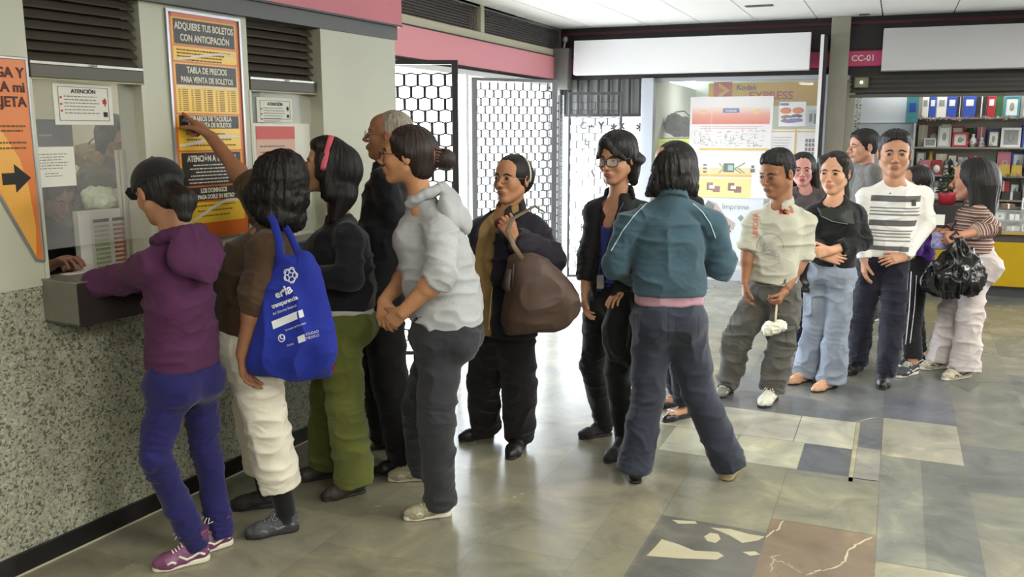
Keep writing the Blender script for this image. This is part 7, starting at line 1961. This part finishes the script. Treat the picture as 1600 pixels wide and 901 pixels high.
def striped_top_woman():
    sk = skin_mat(srgb(180, 130, 104))
    p = Person(6.34, 'person with long black hair, a brown striped cardigan and pale loose trousers', sk, nb=(1526, 312), hip=(1520, 412, 0),
               T=[(1518, 392, 0, .135, .135), (1519, 368, 0, .130, .130), (1522, 345, 0, .140, .130), (1524, 330, 0, .140, .115), (1526, 320, 0, .13, .08)],
               ta=-22, pa=-15, head=(1520, 280, 66, -38, 4, 0, 0), sw=.145, base=ground(1490, 588))
    p.arm(1, (1551, 356, -.12), (1500, 368, -.20), sh=(1530, 326, -.12)); p.arm(-1, (1510, 352, .15), (1478, 362, .08))
    p.leg(1, (1515, 588), (1472, 594), (1516, 490), hipw=.075); p.leg(-1, (1480, 574), (1437, 577), (1488, 480), hipw=.075)
    p.build_body({1: dict(tip=(1485, 372, -.2), n=(0, -.5, -1), curl=(1.0, 1.2, .8)), -1: dict(tip=(1458, 357, .06), n=(0, -1, 0), curl=(.9, 1.1, .7))}, armr=(.045, .038, .027))
    m = bpy.data.materials.new('striped_knit'); m.use_nodes = True; nt = m.node_tree; bs = nt.nodes['Principled BSDF']; bs.inputs['Roughness'].default_value = .85
    at_ = nt.nodes.new('ShaderNodeAttribute'); at_.attribute_name = 'band'
    mt = nt.nodes.new('ShaderNodeMath'); mt.operation = 'MULTIPLY'; mt.inputs[1].default_value = 1 / .062; nt.links.new(at_.outputs['Fac'], mt.inputs[0]); fr = nt.nodes.new('ShaderNodeMath'); fr.operation = 'FRACT'; nt.links.new(mt.outputs[0], fr.inputs[0])
    A_ = srgb(92, 66, 62); B_ = srgb(184, 164, 150); C_ = srgb(126, 90, 84); E_ = srgb(64, 46, 44)
    nt.links.new(ramp(nt, fr.outputs[0], [(0, A_), (.2, B_), (.34, C_), (.48, E_), (.60, B_), (.72, A_), (.86, B_), (.93, C_)], 'CONSTANT'), bs.inputs['Base Color'])
    p.top(m, 'cardigan', {1: (.068, .062, .050, .72), -1: (.064, .056, .046, .95)}, amp=.006, stripe=True, vs=.005)
    wt = fabric('pale_pink_cotton', srgb(190, 180, 178), var=.06, vscale=8)
    p.pants(wt, r=(.098, .080, .096), wd=(.134, .138), hem=(.97, .97), butt=.092, amp=.010, kfold=.006)
    sn = mat('cream_dark_trainer', srgb(170, 164, 146), rough=.6, var=.4, vscale=60)
    for q in (1, -1): make_shoe(p.root, p.an[q][1], p.an[q][2], 'sneaker', sn, RUB_W, mat('lace_dark', srgb(60, 56, 56), rough=.8))
    p.hair(BLACKH, [('e', (-.04, 0, .01), (.098, .098, .100)), ('c', (-.07, .02, -.04), (-.07, .03, -.17), .075, .050), ('c', (-.06, -.04, -.05), (-.06, -.03, -.17), .06, .045), ('c', (-.02, .08, .0), (-.03, .075, -.15), .035, .03), ('c', (-.08, 0, -.15), (-.09, .02, -.22), .05, .025)], cut=(.112, 0, -.03, .058, .060, .095))
    b = MB(); b.tube([p.nb + p.Lt * -.10 + p.ft * .06, p.P(1494, 345, -.02), p.P(1484, 362, -.04)], .006, 6); b.build('shoulder_strap', LEATHER_B, p.root, smooth=True)
    # bags
    o = thing('carrier_bag', 'shiny black plastic carrier bag held by the person in the striped cardigan', 'bag', Matrix.Translation(Vector(p.P(1492, 455, -.2))))
    S = SDF(.006); d = -.20; D_ = p.D0 + d
    Z = [(1494, 374, .030, .02), (1496, 392, .075, .05), (1492, 415, .135, .085), (1489, 436, .185, .11), (1492, 450, .165, .10), (1500, 458, .09, .07)][::-1]
    S.loft([p.P(x, y, d) for x, y, w, dp in Z], [RIGHT * .95 + CAMBACK * .3] * len(Z), [z[2] for z in Z], [z[3] for z in Z], 2.1, rr=(.03, .02))
    link_mesh('bag_body', S.mesh('bag_body', folds(.024, 17, sc=(17, 17, 5))), mat('shiny_black_plastic', srgb(22, 22, 24), rough=.22, spec=.6), o)
    b = MB(); b.tube([p.P(1488, 388, d), p.P(1486, 370, d - .02), p.P(1494, 362, d - .02), p.P(1502, 372, d), p.P(1503, 390, d)], [(.012, .004)] * 5, 8); b.build('handles', mat('shiny_black_plastic'), o, smooth=True)
    o = thing('purse', 'small lilac and white patterned purse above the black carrier bag', 'bag', Matrix.Translation(Vector(p.P(1472, 380, -.1))))
    S = SDF(.005); S.loft([p.P(1468, 388, -.12), p.P(1474, 366, -.14)], [RIGHT] * 2, [.055, .07], [.02, .035], 2.3, rr=(.015, .01)); link_mesh('bag_body', S.mesh('bag_body', folds(.006, 2)), mat('lilac_pattern', srgb(150, 146, 190), rough=.6, var=.5, vscale=50), o)
    p.report(); return p


def street_man():
    sk = skin_mat(srgb(206, 160, 140))
    p = Person(11.6, 'person in a white shirt walking in the bright street beyond the far opening', sk, nb=(945, 222), hip=(938, 310, 0),
               T=[(938, 312, 0, .16, .12), (940, 280, 0, .165, .12), (942, 250, 0, .19, .125), (944, 232, 0, .18, .09)], ta=20, pa=20, head=(946, 205, 30, 10, 0, 0, 0), sw=.19, base=ground(940, 410), female=False)
    p.arm(1, (955, 265, -.05), (950, 295, -.1)); p.arm(-1, (928, 265, .05), (926, 300, 0))
    p.leg(1, (948, 408), (938, 411), (945, 360)); p.leg(-1, (932, 402), (922, 404), (932, 358))
    p.build_body({}); p.top(fabric('bright_white_shirt', srgb(228, 228, 232)), 'shirt', {1: (.07, .06, .05, .9), -1: (.07, .06, .05, .9)}, amp=.012)
    b = MB(); b.tube([p.sh[-1] + UP * .05, p.stp[1] + p.ft * .14 + UP * .1, p.stp[0] + p.Lt * .16], .012, 8); b.build('bag_strap', mat('strap_dark', srgb(60, 60, 70)), p.root, smooth=True)
    p.pants(fabric('pale_grey_trouser', srgb(150, 152, 160)), r=(.095, .075, .065), wd=(.155, .115), hem=(.97, .97))
    for q in (1, -1): make_shoe(p.root, p.an[q][1], p.an[q][2], 'shoe', LEATHER_B, RUB_D)
    p.face(); p.hair(BLACKH, [('e', (-.01, 0, .055), (.092, .080, .07))], base=(-.022, 0, .022, .095, .079, .09), cut=(.110, 0, -.03, .088, .080, .108)); p.report(); return p


def clerk_standing():
    sk = skin_mat(srgb(160, 116, 92))
    c = np.array(MW @ Vector((.66, .95, 0)))
    p = Person(4.35, 'person in an olive jacket with a fur collar looking down inside the ticket booth', sk, nb=(165, 250), hip=(160, 400, 0),
               T=[(160, 400, 0, .16, .12), (160, 350, 0, .155, .12), (163, 300, 0, .17, .125), (166, 270, 0, .155, .09)], ta=150, pa=150, head=(182, 215, 66, 150, 32, 0, 0), sw=.15, base=c)
    p.arm(-1, (148, 320, -.12), (195, 335, -.15), sh=(150, 275, -.12)); p.arm(1, (182, 320, .12), (210, 340, .05))
    g = np.array([*p.hipc[:2], 0]); L = rel_az(150)
    p.hip = {}
    for q in (1, -1):
        h = g + np.cross(UP, L) * q * .09; p.hip[q] = p.hipc + p.Lp * q * .09; p.an[q] = (h + UP * .085 + L * .05, h, h + L * .25); p.kn[q] = (p.hip[q] + p.an[q][0]) / 2 + L * .03
    p.build_body({-1: dict(tip=(212, 342, -.12), n=(0, -1, 0)), 1: dict(tip=(222, 348, .05), n=(0, -1, 0))})
    p.top(fabric('olive_jacket', srgb(84, 82, 60), var=.12), 'jacket', {1: (.07, .065, .05, 1.0), -1: (.075, .07, .055, 1.0)}, grow=.015, amp=.014)
    S = SDF(.006); n = p.nb
    S.chain([n + p.Lt * .09 + p.ft * .04, n + p.Lt * .06 - p.ft * .07 + UP * .02, n - p.Lt * .06 - p.ft * .07 + UP * .02, n - p.Lt * .09 + p.ft * .04], [.035, .042, .042, .035], .02)
    link_mesh('fur_collar', S.mesh('fur_collar', folds(.012, 3, sc=(60, 60, 60))), fabric('tan_fur', srgb(150, 128, 84)), p.root)
    p.pants(BLACKJ, hem=(.97, .97))
    p.face(); p.hair(BLACKH, [('e', (-.04, 0, .0), (.09, .09, .10)), ('c', (.0, .08, .0), (.01, .085, -.15), .03, .02), ('c', (.0, -.08, .0), (.01, -.085, -.15), .03, .025), ('c', (-.08, 0, -.03), (-.06, 0, -.14), .06, .04)], cut=(.115, 0, -.04, .062, .066, .10)); p.report(); return p


def clerk_seated():
    sk = skin_mat(srgb(120, 82, 64))
    p = Person(4.12, 'person in dark clothes bent over the counter low behind the ticket window', sk, nb=(70, 335), hip=(40, 500, .1),
               T=[(44, 500, .05, .17, .13), (52, 450, .03, .165, .13), (60, 395, .0, .18, .13), (66, 352, 0, .165, .095)], ta=120, pa=150, head=(88, 305, 74, 150, 30, 0, -.05), sw=.16)
    p.arm(-1, (45, 425, -.12), (78, 415, -.30), sh=(45, 360, -.05)); p.arm(1, (95, 420, .1), (100, 412, -.05), sh=(95, 362, .1))
    L = rel_az(150); g = np.array([*p.hipc[:2], 0])
    for q in (1, -1):
        s_ = np.cross(UP, L) * q * .10; p.hip[q] = p.hipc + s_; p.kn[q] = p.hip[q] + L * .10 - UP * .40; an = np.array([p.kn[q][0], p.kn[q][1], .085]); p.an[q] = (an, an - UP * .085 - L * .05, an - UP * .085 + L * .18)
    p.build_body({-1: dict(tip=(108, 400, -.33), n=(0, -1, 0), curl=(.4, .6, .4)), 1: dict(tip=(118, 418, -.08), n=(0, -1, 0))})
    p.top(BLACKF, 'sweater', {1: (.07, .062, .05, .7), -1: (.07, .062, .05, .7)}, grow=.01); p.pants(BLACKJ)
    p.face(); p.hair(BLACKH, [('e', (-.02, 0, .05), (.098, .09, .08)), ('e', (-.06, 0, -.02), (.07, .085, .08))], cut=(.112, 0, -.04, .066, .07, .10)); p.report(); return p


# ------------------------------------------------------------------ bags carried
def tote(p):
    o = thing('tote_bag', 'bright blue cloth tote bag with white lettering on the shoulder of the person in brown', 'bag', Matrix.Translation(Vector(p.P(455, 600, -.22))))
    S = SDF(.005); at = lambda x, y, d: p.P(x, y, d - 3.88)
    Z = [(452, 590, .17, .035, 3.70), (452, 568, .172, .055, 3.67), (455, 530, .158, .065, 3.66), (459, 480, .125, .058, 3.66), (461, 430, .085, .040, 3.68), (461, 400, .060, .022, 3.70)]
    S.loft([at(x, y, d) for x, y, w, dp, d in Z], [nrm(RIGHT - UP * .0 - CAMBACK * .15)] * len(Z), [z[2] for z in Z], [z[3] for z in Z], 2.2, rr=(.03, .004))
    S.cap(at(480, 400, 3.68), at(505, 545, 3.68), .012, .03, .05)
    bl = fabric('royal_blue_cloth', srgb(32, 46, 142), var=.05, sheen=.05, bump=.15)
    bag = link_mesh('bag_body', S.mesh('bag_body', folds(.011, 14, sc=(7, 7, 7))), bl, o)
    b = MB(); b.tube([at(437, 418, 3.66), at(436, 375, 3.66), at(427, 345, 3.70), at(418, 330, 3.80), at(425, 328, 3.92)], [(.016, .004)] * 5, 8, flat=tuple(RIGHT)); b.tube([at(470, 405, 3.72), at(455, 370, 3.76), at(436, 338, 3.82), at(426, 328, 3.9)], [(.014, .004)] * 4, 8, flat=tuple(RIGHT)); b.build('strap', bl, o, smooth=True)
    bv = bvh_of(bag); iw = mat('print_bag_white', srgb(206, 210, 216), rough=.7)
    surf_text(bv, 'eria', 432, 466, 13, -22, 'print', iw, o, bold=.5, off=.006); surf_text(bv, 'transparencia', 426, 482, 7, -21, 'print', iw, o, bold=.3, xs=.8)
    surf_text(bv, 'del Distrito Federal', 427, 492, 4, -20, 'print', iw, o, xs=.9); surf_text(bv, 'Secretaria de Movilidad', 446, 517, 3.2, -20, 'print', iw, o, xs=.8); surf_text(bv, 'INFO', 449, 541, 3.5, -15, 'print', iw, o); surf_text(bv, 'CIUDAD', 478, 524, 4, -15, 'print', iw, o); surf_text(bv, 'MEXICO', 479, 530, 4, -15, 'print', iw, o)
    surf_patch(bv, [(424, 502), (472, 483), (475, 494), (427, 514)], 'print_panel', iw, o, res=8); surf_patch(bv, [(465, 526), (476, 521), (478, 532), (467, 536)], 'print_mark', iw, o, res=4)
    q = lambda cx, cy, r, n: [(cx + r * math.cos(2 * PI * i / n), cy + r * 1.15 * math.sin(2 * PI * i / n)) for i in range(n + 1)]
    for cx, cy, r in ((448, 425, 4), (456, 422, 4), (461, 430, 4), (456, 437, 4.5), (448, 434, 4), (454, 430, 9), (440, 528, 5), (441, 526, 3)): surf_line(bv, q(cx, cy, r, 10), .0022, 'print_flower', iw, o, n=2, off=.0)


def brown_bag(p):
    o = thing('shoulder_bag', 'large slouchy brown shoulder bag of the person in the navy jacket', 'bag', Matrix.Translation(Vector(p.P(845, 515, -.26))))
    S = SDF(.006)
    P_ = lambda x, y, d=4.52: p.P(x, y, d - 4.78)
    Z = [(836, 518, .155, .05), (842, 500, .185, .085), (846, 470, .190, .10), (838, 440, .155, .095), (826, 415, .105, .07), (816, 398, .06, .04)]
    S.loft([P_(x, y) for x, y, w, d in Z], [nrm(RIGHT + CAMBACK * .1)] * len(Z), [z[2] for z in Z], [z[3] for z in Z], 2.2, rr=(.03, .02))
    S.cap(P_(858, 440), P_(899, 484), .040, .014, .05)
    lb = mat('brown_soft_leather', srgb(74, 56, 46), rough=.55, var=.08, bump=.15, bscale=120)
    link_mesh('bag_body', S.mesh('bag_body', folds(.008, 31, sc=(6, 6, 7))), lb, o)
    b = MB(); b.tube([P_(816, 404, 4.44), P_(803, 385, 4.42), P_(793, 360, 4.45), P_(800, 342, 4.52), P_(835, 322, 4.68), P_(848, 330, 4.85)], [(.013, .004)] * 6, 8); b.build('strap', mat('strap_tan', srgb(110, 92, 70), rough=.5), o, smooth=True)
    b = MB(); b.tube([P_(795, 420, 4.43), P_(790, 450, 4.42), P_(796, 455, 4.42)], [(.016, .008), (.022, .010), (.012, .006)], 8); b.tube([P_(802, 412, 4.43), P_(800, 448, 4.42)], .006, 6); b.build('tassel', mat('tassel_dark', srgb(50, 36, 32), rough=.6), o, smooth=True)


ALL = [purple_girl, brown_woman, cardigan_woman, bald_man, hoodie_woman, jacket_woman, lanyard_woman, teal_woman, behind_teal, polo_man, sweater_woman, small_face, striped_man, grey_man, purple_shirt_kid, striped_top_woman, street_man, clerk_standing, clerk_seated]
PEOPLE = {f.__name__: f() for f in ALL}
tote(PEOPLE['brown_woman'])
brown_bag(PEOPLE['jacket_woman'])
